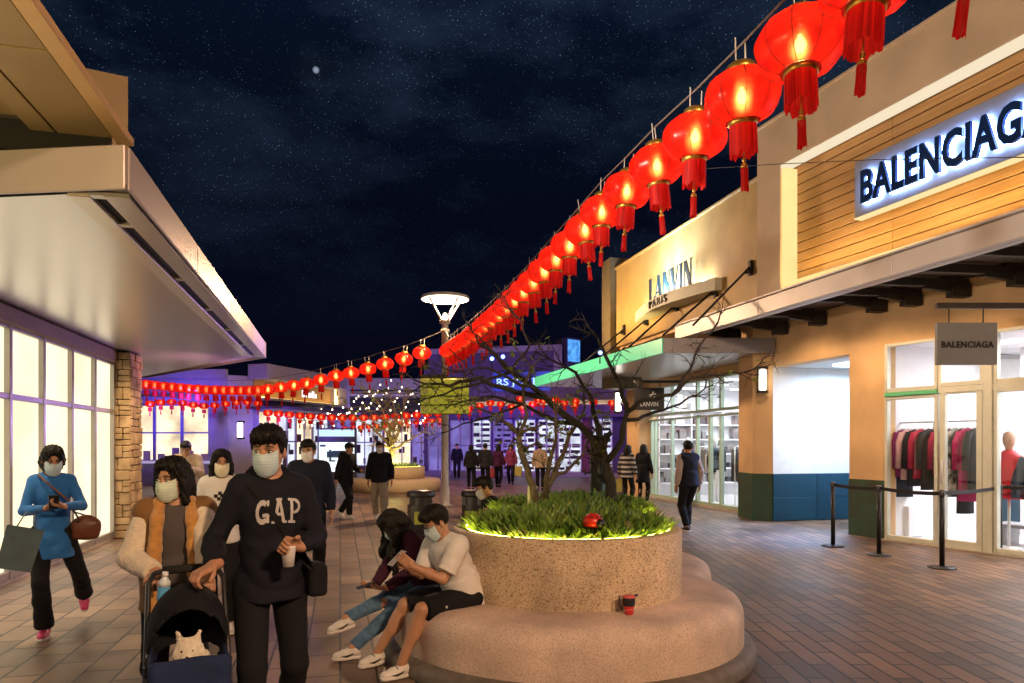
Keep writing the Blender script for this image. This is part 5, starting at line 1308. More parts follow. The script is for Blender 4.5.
def nets(F_,mn,h):
    """surface nets -> verts, quads"""
    n=F_.shape; neg=F_<0
    c=[(i,j,k) for i in (0,1) for j in (0,1) for k in (0,1)]
    sl=lambda o:tuple(slice(o[a],n[a]-1+o[a]) for a in range(3))
    cnt=sum(neg[sl(o)].astype(int) for o in c); act=(cnt>0)&(cnt<8)
    idx=np.full(act.shape,-1,int); ids=np.argwhere(act); idx[act]=np.arange(len(ids))
    vals={o:F_[sl(o)][act] for o in c}
    S=np.zeros((len(ids),3)); W=np.zeros(len(ids))
    for o in c:
        for a in range(3):
            if o[a]==0:
                o2=list(o); o2[a]=1; o2=tuple(o2); v0,v1=vals[o],vals[o2]; m=(v0<0)!=(v1<0)
                t=np.zeros_like(v0); t[m]=v0[m]/(v0[m]-v1[m])
                p=np.tile(np.array(o,float),(len(ids),1)); p[:,a]=t
                S[m]+=p[m]; W[m]+=1
    vs=mn+h*(ids+S/np.maximum(W,1)[:,None])
    quads=[]
    for a in range(3):
        b_,c_=(a+1)%3,(a+2)%3
        s0=[slice(0,n[0]),slice(0,n[1]),slice(0,n[2])]
        lo=[slice(None)]*3; hi=[slice(None)]*3; lo[a]=slice(0,n[a]-1); hi[a]=slice(1,n[a])
        d=neg[tuple(lo)]!=neg[tuple(hi)]; e=np.argwhere(d)
        e=e[(e[:,b_]>0)&(e[:,c_]>0)&(e[:,b_]<n[b_]-1)&(e[:,c_]<n[c_]-1)]
        if not len(e): continue
        def cell(db,dc):
            q=e.copy(); q[:,b_]-=db; q[:,c_]-=dc; return idx[q[:,0],q[:,1],q[:,2]]
        Q=np.stack([cell(1,1),cell(0,1),cell(0,0),cell(1,0)],1)
        fl=~neg[e[:,0],e[:,1],e[:,2]]; Q[fl]=Q[fl][:,::-1]
        Q=Q[(Q>=0).all(1)]; quads.append(Q)
    return vs,(np.concatenate(quads) if quads else np.zeros((0,4),int))
def np_obj(name,parts_,m,parent,smooth_it=0):
    """parts_: list of (verts, quads); one mesh object"""
    vs=np.concatenate([p[0] for p in parts_]); off=0; qs=[]
    for v,q in parts_: qs.append(q+off); off+=len(v)
    qs=np.concatenate(qs)
    me=bpy.data.meshes.new(name); me.vertices.add(len(vs)); me.vertices.foreach_set('co',vs.astype(np.float32).ravel())
    me.loops.add(len(qs)*4); me.loops.foreach_set('vertex_index',qs.astype(np.int32).ravel())
    me.polygons.add(len(qs)); me.polygons.foreach_set('loop_start',np.arange(0,len(qs)*4,4,dtype=np.int32)); me.polygons.foreach_set('use_smooth',np.ones(len(qs),bool))
    me.materials.append(m); me.update(calc_edges=True); me.validate()
    o=bpy.data.objects.new(name,me); COL.objects.link(o); o.parent=parent; return o
def wrinkle(amp,seed=0,fz=26,fx=13):
    def f(X):
        x,y,z=X[...,0],X[...,1],X[...,2]; s=seed*1.7
        u=z+.35*x*np.sin(5*z+s)+.25*y+.05*np.sin(13*x+s)+.04*np.sin(17*y-s)
        w=np.sin(fz*u+2.2*np.sin(6*x+4*z+s)); w=1-2*np.abs(w)**.7
        w2=np.sin(fz*1.7*(z-.8*x)+1.8*np.sin(9*y+7*z)); w3=np.sin(fx*x*1.3+9*z)*np.sin(11*y-5*z+s)
        g=.55+.45*np.sin(8*z+5*x+s)
        return amp*(w*.75*g+w2*.35+w3*.4)
    return f
def ik(a,t,l1,l2,pole):
    a=np.array(a,float); t=np.array(t,float); d=t-a; L_=np.linalg.norm(d); mx=(l1+l2)*.998
    if L_>mx: t=a+d/L_*mx; d=t-a; L_=mx
    u=d/L_; x=(l1*l1-l2*l2+L_*L_)/(2*L_); y=math.sqrt(max(l1*l1-x*x,0)); p=np.array(pole,float); p=p-u*(p@u); p/=np.linalg.norm(p)+1e-9
    return a+u*x+p*y,t
M_skin=mat('skin',(.46,.24,.14),.5,var=.06,scale=20); MATS['skin'].node_tree.nodes['Principled BSDF'].inputs['Subsurface Weight'].default_value=.12
MATS['skin'].node_tree.nodes['Principled BSDF'].inputs['Subsurface Radius'].default_value=(.02,.008,.004)
M_hair=mat('hair_black',(.007,.006,.0055),.50,var=.4,scale=60,bump=.3,bscale=120,spec=.22)
def cloth(name,c,var=.10,scale=9,rough=.85,c2=None,bs=140,bump=.12,sheen=None): return mat('wear_'+name,c,rough,var=var,scale=scale,c2=c2,bump=bump,bscale=bs,sheen=(0.0 if max(c)<.1 else .12) if sheen is None else sheen,spec=.2 if max(c)<.1 else .4)
M_mask={'blue':cloth('mask_blue',(.50,.66,.74),.03),'white':cloth('mask_white',(.78,.78,.76),.03),'green':cloth('mask_mint',(.62,.74,.62),.03),'cream':cloth('mask_cream',(.76,.72,.52),.03)}
def hand_sdf(w,d,n,curl,side,spread=.0,scale=1.0):
    """w wrist, d towards the fingers, n palm normal (the way fingers curl), side +1/-1: thumb side axis sign"""
    d=np.array(d,float); d/=np.linalg.norm(d); n=np.array(n,float); n-=d*(n@d); n/=np.linalg.norm(n); x=np.cross(d,n)*side
    k=scale; S=SDF()
    M=np.stack([x,n,d],1)
    S.cap(w-d*.03*k,w+d*.01*k,.026*k,.027*k,.01)
    S.box(w+d*.048*k,(.040*k,.014*k,.046*k),M,.012*k,.012)
    for i,(off,ln) in enumerate(((.030,.072),(.010,.080),(-.011,.074),(-.031,.058))):
        p=w+d*.088*k+x*off*k; a=0; prev=p; lens=(.45,.30,.25)
        for s_,l in enumerate(lens):
            a+=curl[min(s_,len(curl)-1)]*(1+.08*i); q=prev+(d*math.cos(R(a))+n*math.sin(R(a))+x*spread*(1.5-i)*.1)*ln*l*k
            S.cap(prev,q,(.0092-.0008*s_)*k,(.0086-.0010*s_)*k,.003); prev=q
    b=w+d*.022*k+x*.034*k+n*.006*k; m=b+(d*.62+x*.62+n*.35)*.040*k; e=m+(d*.85+x*.10+n*.55)*.032*k
    S.cap(w+d*.015*k+x*.015*k,b,.016*k,.014*k,.01); S.cap(b,m,.0125*k,.0105*k,.006); S.cap(m,e,.0105*k,.0085*k,.004)
    return S
def head_sdf(C,Mh,g=0.0,nose=True,k=1.0):
    S=SDF(); T=lambda p: C+Mh@(np.array(p,float)*k)
    S.ell(T((0,.014,.028)),np.array((.076+g,.094+g,.090+g))*k,Mh,.03)
    S.ell(T((0,-.026,-.042)),np.array((.060+g,.068+g,.080+g))*k,Mh,.035)
    S.ell(T((0,-.062,-.098)),np.array((.026+g,.024+g,.022+g))*k,Mh,.03)
    if nose: S.cap(T((0,-.089,.008)),T((0,-.108,-.030)),(.008+g)*k,(.0125+g)*k,.014)
    return S,T
def person(label,loc,rz,H=1.68,sex='m',det=1,lean=4,twist=0,hyaw=0,hpitch=5,pelvis=(0,0,0),feet=None,fyaw=(6,-6),fpitch=(0,0),hands=None,hdir=None,curl=((12,18,14),(12,18,14)),
           poles=None,knee=(0,-1,.0),top=None,bottom=None,shoes=None,hair='short',mask='blue',bodyh=None,group=None,shw=None,kx_=0.0,base_z=0.0):
    k=H/1.70; t=thing('person',label,'person',(loc[0],loc[1],base_z),rz,group)
    hv={2:.010,1:.015,0:.022}[det]; hh={2:.0045,1:.0075,0:.011}[det]; hn={2:.0038,1:.006,0:.009}[det]
    J={}; pc=np.array((0,0,.93))*k+np.array(pelvis,float); Tu=rotz(twist)@rotx(lean)
    U=lambda p: pc+Tu@(np.array(p,float)*k)
    shw=shw or (.168 if sex=='m' else .138)
    nb=U((0,.012,.50)); sh={1:U((shw,.012,.455)),-1:U((-shw,.012,.455))}
    Mh=rotz(twist+hyaw)@rotx(lean*.5+hpitch); C=nb+Mh@np.array((0,-.012,.142))*k
    hip={1:pc+np.array((.088,0,-.03))*k,-1:pc+np.array((-.088,0,-.03))*k}
    if feet is None: feet=((.10,.0,.085),(-.10,.0,.085))
    ft={1:np.array(feet[0],float),-1:np.array(feet[1],float)}; kn={}
    for s in (1,-1):
        kp=np.array(knee,float)+np.array((s*.12+kx_,0,0)); kn[s],ft[s]=ik(hip[s],ft[s],.43*k,.43*k,kp)
    if hands is None: hands=(U((.25,-.03,-.06)),U((-.25,-.03,-.06)))
    hd={}; el={}
    for s,hp in ((1,hands[0]),(-1,hands[1])):
        po=(s*.5,.8,-.3) if poles is None else poles[0 if s>0 else 1]
        el[s],hd[s]=ik(sh[s],np.array(hp,float),.285*k,.25*k,po)
    J.update(pc=pc,U=U,sh=sh,el=el,hd=hd,hip=hip,kn=kn,ft=ft,C=C,Mh=Mh,nb=nb,k=k,t=t,Tu=Tu)
    fm=.90 if sex=='f' else 1.0
    # body
    S=SDF()
    S.ell(pc,np.array((.155,.105,.12))*k,I3,.05); S.ell(U((0,0,.15)),np.array((.13*fm,.09,.15))*k,Tu,.06); S.ell(U((0,0,.33)),np.array((.155*fm,.105,.17))*k,Tu,.06)
    S.cap(sh[1]+(U((0,0,0))-U((.03,0,0))),sh[-1]+(U((0,0,0))-U((-.03,0,0))),.056*k,None,.05); S.cap(nb-Tu@np.array((0,0,.05))*k,C+Mh@np.array((0,.015,-.05))*k,.058*k*fm,.052*k*fm,.04)
    for s in (1,-1):
        S.cap(sh[s],el[s],.047*k*fm,.037*k*fm,.025); S.cap(el[s],el[s]*.55+hd[s]*.45,.037*k*fm,.037*k*fm,.015); S.cap(el[s]*.6+hd[s]*.4,hd[s],.036*k*fm,.026*k*fm,.02)
        S.cap(hip[s],kn[s],.082*k,.053*k,.03); S.cap(kn[s],ft[s],.050*k,.036*k,.02)
        cf=kn[s]*.68+ft[s]*.32; d_=(ft[s]-kn[s])/np.linalg.norm(ft[s]-kn[s]); bk=np.array((0,1,0))-d_*d_[1]; S.ell(cf+bk*.016*k,np.array((.048,.052,.11))*k,np.stack([np.array((1,0,0)),np.cross(d_,np.array((1,0,0))),d_],1),.03)
        fM=rotz(fyaw[0 if s>0 else 1])@rotx(fpitch[0 if s>0 else 1]); S.cap(ft[s]+fM@np.array((0,.01,-.035))*k,ft[s]+fM@np.array((0,-.105,-.052))*k,.033*k,.024*k,.02)
    parts_=[nets(*S.grid(bodyh or hv*1.15))]
    Sh,T=head_sdf(C,Mh,0,True,k)
    for s in (1,-1):
        Sh.ell(T((s*.077,.010,-.010)),np.array((.010,.020,.032))*k,Mh@rotz(s*20),.008)
        if det>0: Sh.ell(T((s*.032,-.100,.010)),np.array((.019,.014,.013))*k,Mh,.014,'-')
    if mask is None or det==2:
        Sh.ell(T((0,-.091,-.066)),np.array((.026,.010,.006))*k,Mh,.008); Sh.ell(T((0,-.092,-.078)),np.array((.022,.010,.007))*k,Mh,.008)
    Sh.cap(C+Mh@np.array((0,.018,-.06))*k,nb-Tu@np.array((0,0,.03))*k,.050*k*fm,.055*k*fm,.03)
    parts_.append(nets(*Sh.grid(hh)))
    for s in (1,-1):
        i=0 if s>0 else 1
        if hdir and hdir[i]: d_,n_=hdir[i][0],hdir[i][1]
        else:
            d_=hd[s]-el[s]; d_=d_/np.linalg.norm(d_); n_=np.array((-s*.9,-.25,0))
        xs=s if True else 1
        tn=np.cross(np.array(d_,float),np.array(n_,float))          # thumb towards the front / up
        want=np.array((0,-1,.4)); sd=1 if tn@want>0 else -1
        if hdir and hdir[i] and len(hdir[i])>2: sd=hdir[i][2]
        parts_.append(nets(*hand_sdf(hd[s],d_,n_,curl[i],sd,scale=k*fm).grid(hn)))
    np_obj('body',parts_,M_skin,t)
    if det>=1:                                   # eyes and brows
        q=MB()
        for s in (1,-1): c=T((s*.031,-.0835,.008)); q.lathe([(0,-.011*k),(.0075*k,-.008*k),(.011*k,0),(.0075*k,.008*k),(0,.011*k)],10,c)
        q.build('eyes',mat('eye_white',(.55,.52,.48),.25,var=.02),t)
        q=MB()
        for s in (1,-1):
            c=T((s*.031,-.0935,.0075)); q.lathe([(0,-.0055*k),(.004*k,-.004*k),(.0055*k,0),(.004*k,.004*k),(0,.0055*k)],8,c)
            q.tube([T((s*.016,-.0905,.0175)),T((s*.032,-.0935,.0175)),T((s*.047,-.080,.011))],[.0022*k,.003*k,.002*k],5)
        q.build('irises',mat('eye_dark',(.012,.008,.006),.2),t)
        for s in (1,-1): q=MB(); q.tube([T((s*.014,-.099,.034)),T((s*.031,-.0975,.037)),T((s*.052,-.080,.030))],[.003*k,.0045*k,.002*k],6); q.build('eyebrow',M_hair,t)
    # mask
    if mask:
        Sm,_=head_sdf(C,Mh,.0075,False,k); Sm.cap(T((0,-.089,.0)),T((0,-.104,-.034)),.012*k,.017*k,.02); Sm.ell(T((0,-.06,-.055)),np.array((.055,.055,.058))*k,Mh,.02)
        up=Mh@np.array((0,-.30,1.0)); Sm.plane(T((0,-.10,-.004)),up); Sm.plane(T((0,-.05,-.112)),Mh@np.array((0,.35,-1))); Sm.plane(T((0,-.022,-.04)),Mh@np.array((0,1,0)))
        for s in (1,-1): Sm.plane(T((s*.052,-.035,-.03)),Mh@np.array((s*.8,.6,0)))
        a,b_,c_=Sm.grid(hh)
        def pl(X):
            q=(X-C)@Mh; return .0016*np.sin(q[...,2]*420)
        if det==2:
            ax=[b_[i]+c_*np.arange(a.shape[i]) for i in range(3)]; a=a+pl(np.stack(np.meshgrid(*ax,indexing='ij'),-1))
        mo=np_obj('face_mask',[nets(a,b_,c_)],M_mask[mask],t)
        if det>=1:
            for s in (1,-1):
                q=MB(); q.tube([T((s*.055,-.045,-.025)),T((s*.071,-.012,-.022)),T((s*.080,.016,-.012)),T((s*.071,-.012,-.052)),T((s*.055,-.045,-.085))],.0016*k,5); q.build('ear_loop',M_mask['white'],mo)
    # hair
    if hair:
        Q=SDF(); Tn=T
        Q.ell(Tn((0,.018,.036)),np.array((.086,.104,.098))*k,Mh,.02)
        if hair in('short','fringe','undercut'):
            Q.ell(Tn((0,-.020,.085)),np.array((.072,.085,.052))*k,Mh,.03)
            Q.ell(Tn((0,-.060,.080)),np.array((.066,.040,.034))*k,Mh,.02)
            zf={'fringe':.050,'short':.054,'undercut':.06}[hair]
            def edge(X):
                q=(X-C)@Mh/k; x,y,z=q[...,0],q[...,1],q[...,2]; jag=.006*np.sin(x*190+y*70)+.004*np.sin(x*310-y*120)
                front=zf-z-.0*y; yy=y+.030; back=np.where(yy>0,-.020-.75*yy,-.020)
                lim=np.where(y<-.045,zf,np.where(y<-.030,zf+(y+.045)/.015*(-.022-zf),back)); lim=np.where((np.abs(x)>.060)&(y>.0)&(y<.030),np.maximum(lim,.022),lim)
                return (lim+jag-z)*k*.7
            Q.p.append(('c',edge,None,None,0))
        elif hair in('long','bob','verylong','pony'):
            zl={'long':-.20,'bob':-.13,'verylong':-.34,'pony':-.04}[hair]
            Q.ell(Tn((0,.045,-.03)),np.array((.088,.075,.12))*k,Mh,.03)
            Q.ell(Tn((0,.055,zl*.6)),np.array((.095,.060,abs(zl)*.75))*k,Mh,.04)
            if hair!='pony':
                for s in (1,-1):
                    Q.cap(Tn((s*.060,-.030,.085)),Tn((s*.084,-.010,-.03)),.024*k,.022*k,.02); Q.cap(Tn((s*.084,-.010,-.03)),Tn((s*.090,-.015,zl)),.026*k,.022*k,.02)
                    if hair=='verylong': a0_=Tn((s*.062,-.055,.045)); b0_=Tn((s*.085,-.06,-.05)); dn=np.array((s*.01,.0,-1.0)); Q.cap(a0_,b0_,.034*k,.044*k,.03); Q.cap(b0_,b0_+dn*.16*k+np.array((s*.012,-.02,0)),.046*k,.050*k,.03); Q.cap(b0_+dn*.16*k+np.array((s*.012,-.02,0)),b0_+dn*.33*k,.050*k,.026*k,.03); Q.cap(Tn((s*.05,.07,-.02)),Tn((s*.05,.07,-.02))+dn*.30*k+np.array((0,.10,0)),.055*k,.050*k,.04)
            else: Q.cap(Tn((0,.11,.03)),Tn((0,.13,-.14)),.030*k,.018*k,.02)
            Q.ell(Tn((0,-.005,.088)),np.array((.072,.085,.048))*k,Mh,.02)
            if hair!='verylong' : Q.ell(Tn((0,-.128,-.005)),np.array((.060,.080,.098))*k,Mh,.010,'-')
            else: Q.ell(Tn((0,-.135,-.03)),np.array((.040,.055,.08))*k,Mh,.012,'-')
        elif hair=='cap':
            Q=SDF(); Q.ell(Tn((0,.012,.05)),np.array((.088,.106,.088))*k,Mh,.01); Q.plane(Tn((0,0,.035)),Mh@np.array((0,-.15,-1))); Q.box(Tn((0,-.125,.045)),np.array((.06,.05,.006))*k,Mh@rotx(12),.005,.02)
        def strands(X):
            q=(X-C)@Mh; th=np.arctan2(q[...,0],q[...,1]+.02); return (.006*np.sin(X[...,2]*55+np.sin(X[...,0]*60)*2) if hair=='verylong' else 0)+.0038*np.sin(th*38+np.sin(q[...,2]*40)*1.5)+.0030*np.sin(th*71+q[...,2]*60)+.0022*np.sin(q[...,0]*230+q[...,2]*90)
        a,b_,c_=Q.grid(hh,strands)
        np_obj('hair' if hair!='cap' else 'cap',[nets(a,b_,c_)],M_hair if hair!='cap' else cloth('cap_dark',(.02,.02,.025)),t)
        if hair=='cap':
            Q=SDF(); Q.ell(Tn((0,.03,.0)),np.array((.084,.088,.09))*k,Mh,.01); Q.plane(Tn((0,0,-.06)),Mh@np.array((0,0,-1))); Q.plane(Tn((0,-.02,0)),Mh@np.array((0,-1,0))); np_obj('hair',[nets(*Q.grid(hh))],M_hair,t)
    # clothes
    if bottom: trousers(J,hv,**bottom)
    if top: upper(J,hv,sex=sex,**top)
    if shoes: footwear(J,det,fyaw,fpitch,**shoes)
    return J
def trousers(J,hv,m,w=.012,flare=0.0,short=False,seed=0,wr=.0035):
    k=J['k']; S=SDF(); pc=J['pc']
    S.ell(pc+np.array((0,0,-.01))*k,np.array((.160,.112,.12))*k,I3,.05); S.cone(pc+np.array((0,0,.02)),pc+J['Tu']@np.array((0,0,.10))*k,.125*k,.115*k,.04)
    for s in (1,-1):
        h,n,f=J['hip'][s],J['kn'][s],J['ft'][s]
        if short:
            e=h*.05+n*.95; S.cap(h,h*.5+e*.5,(.088+w)*k,(.086+w)*k,.03); S.cone(h*.75+n*.25,e,(.088+w)*k,(.082+w)*k,.02)
        else:
            S.cap(h,n,(.083+w)*k,(.056+w)*k,.03); e=f+(n-f)/np.linalg.norm(n-f)*.02; S.cap(n,n*.6+e*.4,(.056+w)*k,(.052+w+flare*.4)*k,.02); S.cone(n*.75+e*.25,e,(.053+w)*k,(.044+w+flare)*k,.02)
    return np_obj('shorts' if short else 'trousers',[nets(*S.grid(hv,wrinkle(wr,seed,22,10)))],m,J['t'])
def upper(J,hv,m,w=.02,hem=-.06,sleeve='long',sw=.014,sleeve_m=None,seed=1,wr=.004,hood=False,collar=False,sex='m',name='top',cuff=.0,vneck=0.0,flare=0.0):
    k=J['k']; U=J['U']; Tu=J['Tu']; fm=.86 if sex=='f' else .92; S=SDF()
    S.ell(U((0,0,.33)),np.array((.160*fm+w,.110+w,.175+w*.4))*k,Tu,.06); S.ell(U((0,0,.15)),np.array((.138*fm+w,.098+w,.17))*k,Tu,.06)
    S.cone(U((0,0,hem)),U((0,0,.16)),(.163+w+flare)*k,(.125*fm+w)*k,.06)
    S.cap(J['sh'][1]+(U((0,0,0))-U((.03,0,.012))),J['sh'][-1]+(U((0,0,0))-U((-.03,0,.012))),(.054+w)*k,None,.05)
    S.cap(U((.07,.012,.47)),U((-.07,.012,.47)),(.046+w*.6)*k,None,.04)
    SL=S if sleeve_m is None else SDF()
    for s in (1,-1):
        a,e,h=J['sh'][s],J['el'][s],J['hd'][s]
        if sleeve=='long':
            SL.cap(a,e,(.052+sw)*k*fm,(.042+sw)*k*fm,.03); h2=e+(h-e)*(.93+cuff); SL.cap(e,e*.5+h2*.5,(.042+sw)*k*fm,(.040+sw)*k*fm,.015); SL.cone(e*.7+h2*.3,h2,(.040+sw)*k*fm,(.030+sw)*k*fm,.015)
        elif sleeve=='short':
            e2=a*.22+e*.78; SL.cap(a,a*.6+e*.4,(.054+sw)*k*fm,(.054+sw)*k*fm,.03); SL.cone(a*.85+e*.15,e2,(.056+sw)*k*fm,(.060+sw)*k*fm,.02)
    S.plane(U((0,0,hem)),Tu@np.array((0,0,-1)))
    if vneck: S.cone(U((0,-.16,.56)),U((0,-.02,.40)),.075*k,.03*k,.01,'-')
    S.cap(U((0,.0,.505)),U((0,-.02,.56)),.056*k*fm,.07*k,.015,'-')
    o=np_obj(name,[nets(*S.grid(hv,wrinkle(wr,seed)))],m,J['t'])
    if sleeve_m is not None: np_obj('sleeves',[nets(*SL.grid(hv,wrinkle(wr,seed+3)))],sleeve_m,J['t'])
    if hood or collar:
        q=SDF(); n=14; rr=.088*k if hood else .066*k; th=.030 if hood else .017; c=U((0,.030 if hood else .006,.490 if hood else .505))
        for i in range(n):
            a,b=2*math.pi*i/n,2*math.pi*(i+1)/n
            p=lambda t:c+Tu@np.array((rr*math.cos(t)*1.05,rr*math.sin(t)*(1.1 if math.sin(t)>0 else .82),.018*math.sin(t)+(.02*max(0,math.sin(t)) if hood else 0)))
            q.cap(p(a),p(b),th*k*(1+.5*max(0,math.sin(a)) if hood else 1),th*k*(1+.5*max(0,math.sin(b)) if hood else 1),.01)
        if hood: q.ell(U((0,.135,.42)),np.array((.10,.045,.10))*k,Tu,.04)
        np_obj('hood' if hood else 'collar',[nets(*q.grid(hv*.8,wrinkle(.002,seed+5)))],m,o)
    return o
def footwear(J,det,fyaw,fpitch,m,sole=None,high=False,mark=None,lace=None):
    k=J['k']; hv={2:.006,1:.009,0:.014}[det]
    for s in (1,-1):
        i=0 if s>0 else 1; Mf_=rotz(fyaw[i])@rotx(fpitch[i]); a=J['ft'][s]; T=lambda p: a+Mf_@(np.array(p,float)*k)
        S=SDF(); S.cap(T((0,.03,-.035)),T((0,-.06,-.045)),.040*k,.041*k,.02); S.cap(T((0,-.06,-.047)),T((0,-.125,-.052)),.041*k,.034*k,.02); S.cone(T((0,.012,-.035)),T((0,.010,.025 if high else .006)),.046*k,.044*k,.02)
        S.plane(T((0,0,-.066)),Mf_@np.array((0,0,-1)))
        o=np_obj('shoe',[nets(*S.grid(hv))],m,J['t'])
        q=SDF(); q.cap(T((0,.035,-.072)),T((0,-.06,-.072)),.040*k,.044*k,.01); q.cap(T((0,-.06,-.072)),T((0,-.13,-.068)),.044*k,.036*k,.01)
        q.plane(T((0,0,-.0845)),Mf_@np.array((0,0,-1))); q.plane(T((0,0,-.058)),Mf_@np.array((0,0,1)))
        np_obj('sole',[nets(*q.grid(hv))],sole or m,o)
        if mark is not None:
            b=MB()
            for sd in (1,-1):
                P_=[T((sd*.0435,-.095,-.046)),T((sd*.046,-.055,-.050)),T((sd*.0455,-.015,-.040)),T((sd*.043,.030,-.018))]
                b.tube([Vector(p) for p in P_],[.002,.0085,.0065,.0015],5)
            b.build('side_mark',mark,o)
        if lace is not None:
            b=MB()
            for j in range(4):
                y=-.018-.022*j; z=.006-.0075*j; b.tube([Vector(T((.030,y,z-.014))),Vector(T((.012,y-.003,z+.002))),Vector(T((-.012,y-.003,z+.002))),Vector(T((-.030,y,z-.014)))],.0055*k,5)
            b.build('laces',lace,o)
def facing(p,q): return math.atan2(q[0]-p[0],-(q[1]-p[1]))
def cam_dir(cx,cz): return (cx*CS+cz*SN,-cx*SN+cz*CS)
def rz_from(d): return math.atan2(d[0],-d[1])
def tolocal(J_loc,rz,pw):
    v=Vector(pw)-Vector((J_loc[0],J_loc[1],0)); c,s=math.cos(-rz),math.sin(-rz); return np.array((v.x*c-v.y*s,v.x*s+v.y*c,v.z))
def decal(name,polys,place,onto,m,parent,push=.003,cuts=3):
    """flat polygons (local x,z from place()) dropped on a garment along its local y"""
    import bmesh
    me=onto.data; bvh=BVHTree.FromPolygons([v.co for v in me.vertices],[list(p.vertices) for p in me.polygons])
    bm=bmesh.new()
    for pl in polys:
        vs=[bm.verts.new(place(p)) for p in pl]; bm.faces.new(vs)
    bmesh.ops.triangulate(bm,faces=bm.faces[:]); bmesh.ops.subdivide_edges(bm,edges=bm.edges[:],cuts=cuts,use_grid_fill=True)
    for v in bm.verts:
        o=Vector((v.co.x,v.co.y-.6,v.co.z)); hit=bvh.ray_cast(o,Vector((0,1,0)))
        if hit[0] is not None: v.co=hit[0]-Vector((0,push,0))
    mm=bpy.data.meshes.new(name); bm.to_mesh(mm); bm.free(); mm.materials.append(m)
    ob=bpy.data.objects.new(name,mm); COL.objects.link(ob); ob.parent=parent; return ob
# ---------------------------------------------------------------- materials for clothes
W_navy=cloth('navy_hoodie',(.010,.011,.018)); W_black=cloth('black',(.010,.010,.012)); W_black2=cloth('charcoal',(.022,.022,.025)); W_blue=cloth('blue_top',(.020,.15,.46)); W_white=cloth('white_shirt',(.72,.70,.68),.05)
W_jean=cloth('denim',(.10,.20,.34),.25,30,c2=(.05,.11,.20)); W_plum=cloth('plum',(.050,.012,.030)); W_beige=cloth('beige',(.40,.30,.20)); W_khaki=cloth('khaki',(.34,.28,.20)); W_dknavy=cloth('dark_navy',(.014,.018,.035))
W_fleece=cloth('cream_fleece',(.74,.64,.50),.10,30,bump=.9,bs=70,sheen=.6); W_brown=cloth('brown_suede',(.20,.10,.030),.15,5); W_orange=cloth('orange_shearling',(.52,.25,.06),.15,30,bump=.8,bs=90,sheen=.5); W_taupe=cloth('taupe',(.085,.075,.075))
S_white=mat('shoe_white',(.70,.66,.62),.5,var=.06); S_black=mat('shoe_black',(.012,.012,.013),.45); S_pink=mat('shoe_pink',(.55,.04,.16),.5); S_dark=mat('shoe_mark',(.015,.008,.008),.5)
def stripes_mat():
    m=bpy.data.materials.new('striped_knit'); N,L=nodes_of(m); b=N['Principled BSDF']; b.inputs['Roughness'].default_value=.85
    tc=N.new('ShaderNodeTexCoord'); wv=N.new('ShaderNodeTexWave'); wv.bands_direction='Z'; wv.inputs['Scale'].default_value=2.6; L.new(tc.outputs['Object'],wv.inputs['Vector'])
    rp=N.new('ShaderNodeValToRGB'); rp.color_ramp.interpolation='CONSTANT'; rp.color_ramp.elements[0].color=(.02,.02,.025,1); rp.color_ramp.elements[1].position=.62; rp.color_ramp.elements[1].color=(.45,.42,.40,1); L.new(wv.outputs['Fac'],rp.inputs['Fac']); L.new(rp.outputs['Color'],b.inputs['Base Color']); return m
# ---- 1 man in the navy hoodie, right hand on the pushchair handle
lm=P(270,HY,3.62); rm=facing(lm,(0.1,0))+.10
hx=lambda px,py,Z: P(px,py,Z)
hl=tolocal(lm,rm,hx(297,546,3.42)); hr=tolocal(lm,rm,hx(213,566,3.30))
J1=person('man in a navy hoodie with pale chest letters and blue mask, holding the pushchair',lm,rm,H=1.70,det=2,lean=3,hyaw=-24,hpitch=6,
  feet=((.11,.16,.10),(-.11,-.24,.085)),fpitch=(14,0),hands=(hl,hr),hdir=(((-.75,-.45,.25),(-.2,-.75,-.2),1),((-.80,-.50,-.30),(-.2,-.2,-1),1)),curl=((45,50,30),(38,48,35)),poles=((.7,.8,-.4),(-.12,1,-.1)),shw=.146,
  top=dict(m=W_navy,w=.014,hem=-.10,sw=.014,hood=True,name='hoodie',wr=.009),bottom=dict(m=W_black,w=.012),shoes=dict(m=S_black,sole=S_white),hair='fringe',mask='blue')
hood=[o for o in J1['t'].children if o.name.startswith('hoodie')][0]
def rect(x0,y0,x1,y1): return [(x0,y0),(x1,y0),(x1,y1),(x0,y1)]
def quad_arc(cx,cy,r0,r1,a0,a1,n=6,sy=1.0):
    out=[]
    for i in range(n):
        a,b=R(a0+(a1-a0)*i/n),R(a0+(a1-a0)*(i+1)/n)
        out.append([(cx+r0*math.cos(a),cy+sy*r0*math.sin(a)),(cx+r1*math.cos(a),cy+sy*r1*math.sin(a)),(cx+r1*math.cos(b),cy+sy*r1*math.sin(b)),(cx+r0*math.cos(b),cy+sy*r0*math.sin(b))])
    return out
LG=[]
LG+=[[(x,y) for x,y in p] for p in quad_arc(.36,.5,.20,.36,50,310,9,1.39)]+[rect(.36,.30,.74,.44),rect(.55,.05,.70,.31),rect(.58,.72,.70,.95)]
ax0=.86
LG+=[[(ax0+p[0],p[1]) for p in pl] for pl in ([(.06,.08),(.22,.08),(.46,1),(.30,1)],[(.52,.08),(.70,.08),(.46,1),(.34,1)],rect(.20,.30,.56,.42),rect(-.04,0,.28,.10),rect(.46,0,.80,.10),rect(.22,.90,.54,1.0))]
px0=1.76
LG+=[[(px0+p[0],p[1]) for p in pl] for pl in [rect(.10,.08,.26,.95),rect(-.02,0,.40,.10),rect(-.02,.90,.40,1.0),rect(.26,.40,.42,.50)]+quad_arc(.40,.70,.15,.30,-90,90,6,1.0)]
Uu=J1['U']; o0=Uu((-.085,-.14,.275))
gap_m=cloth('letter_pale',(.52,.50,.50),.05)
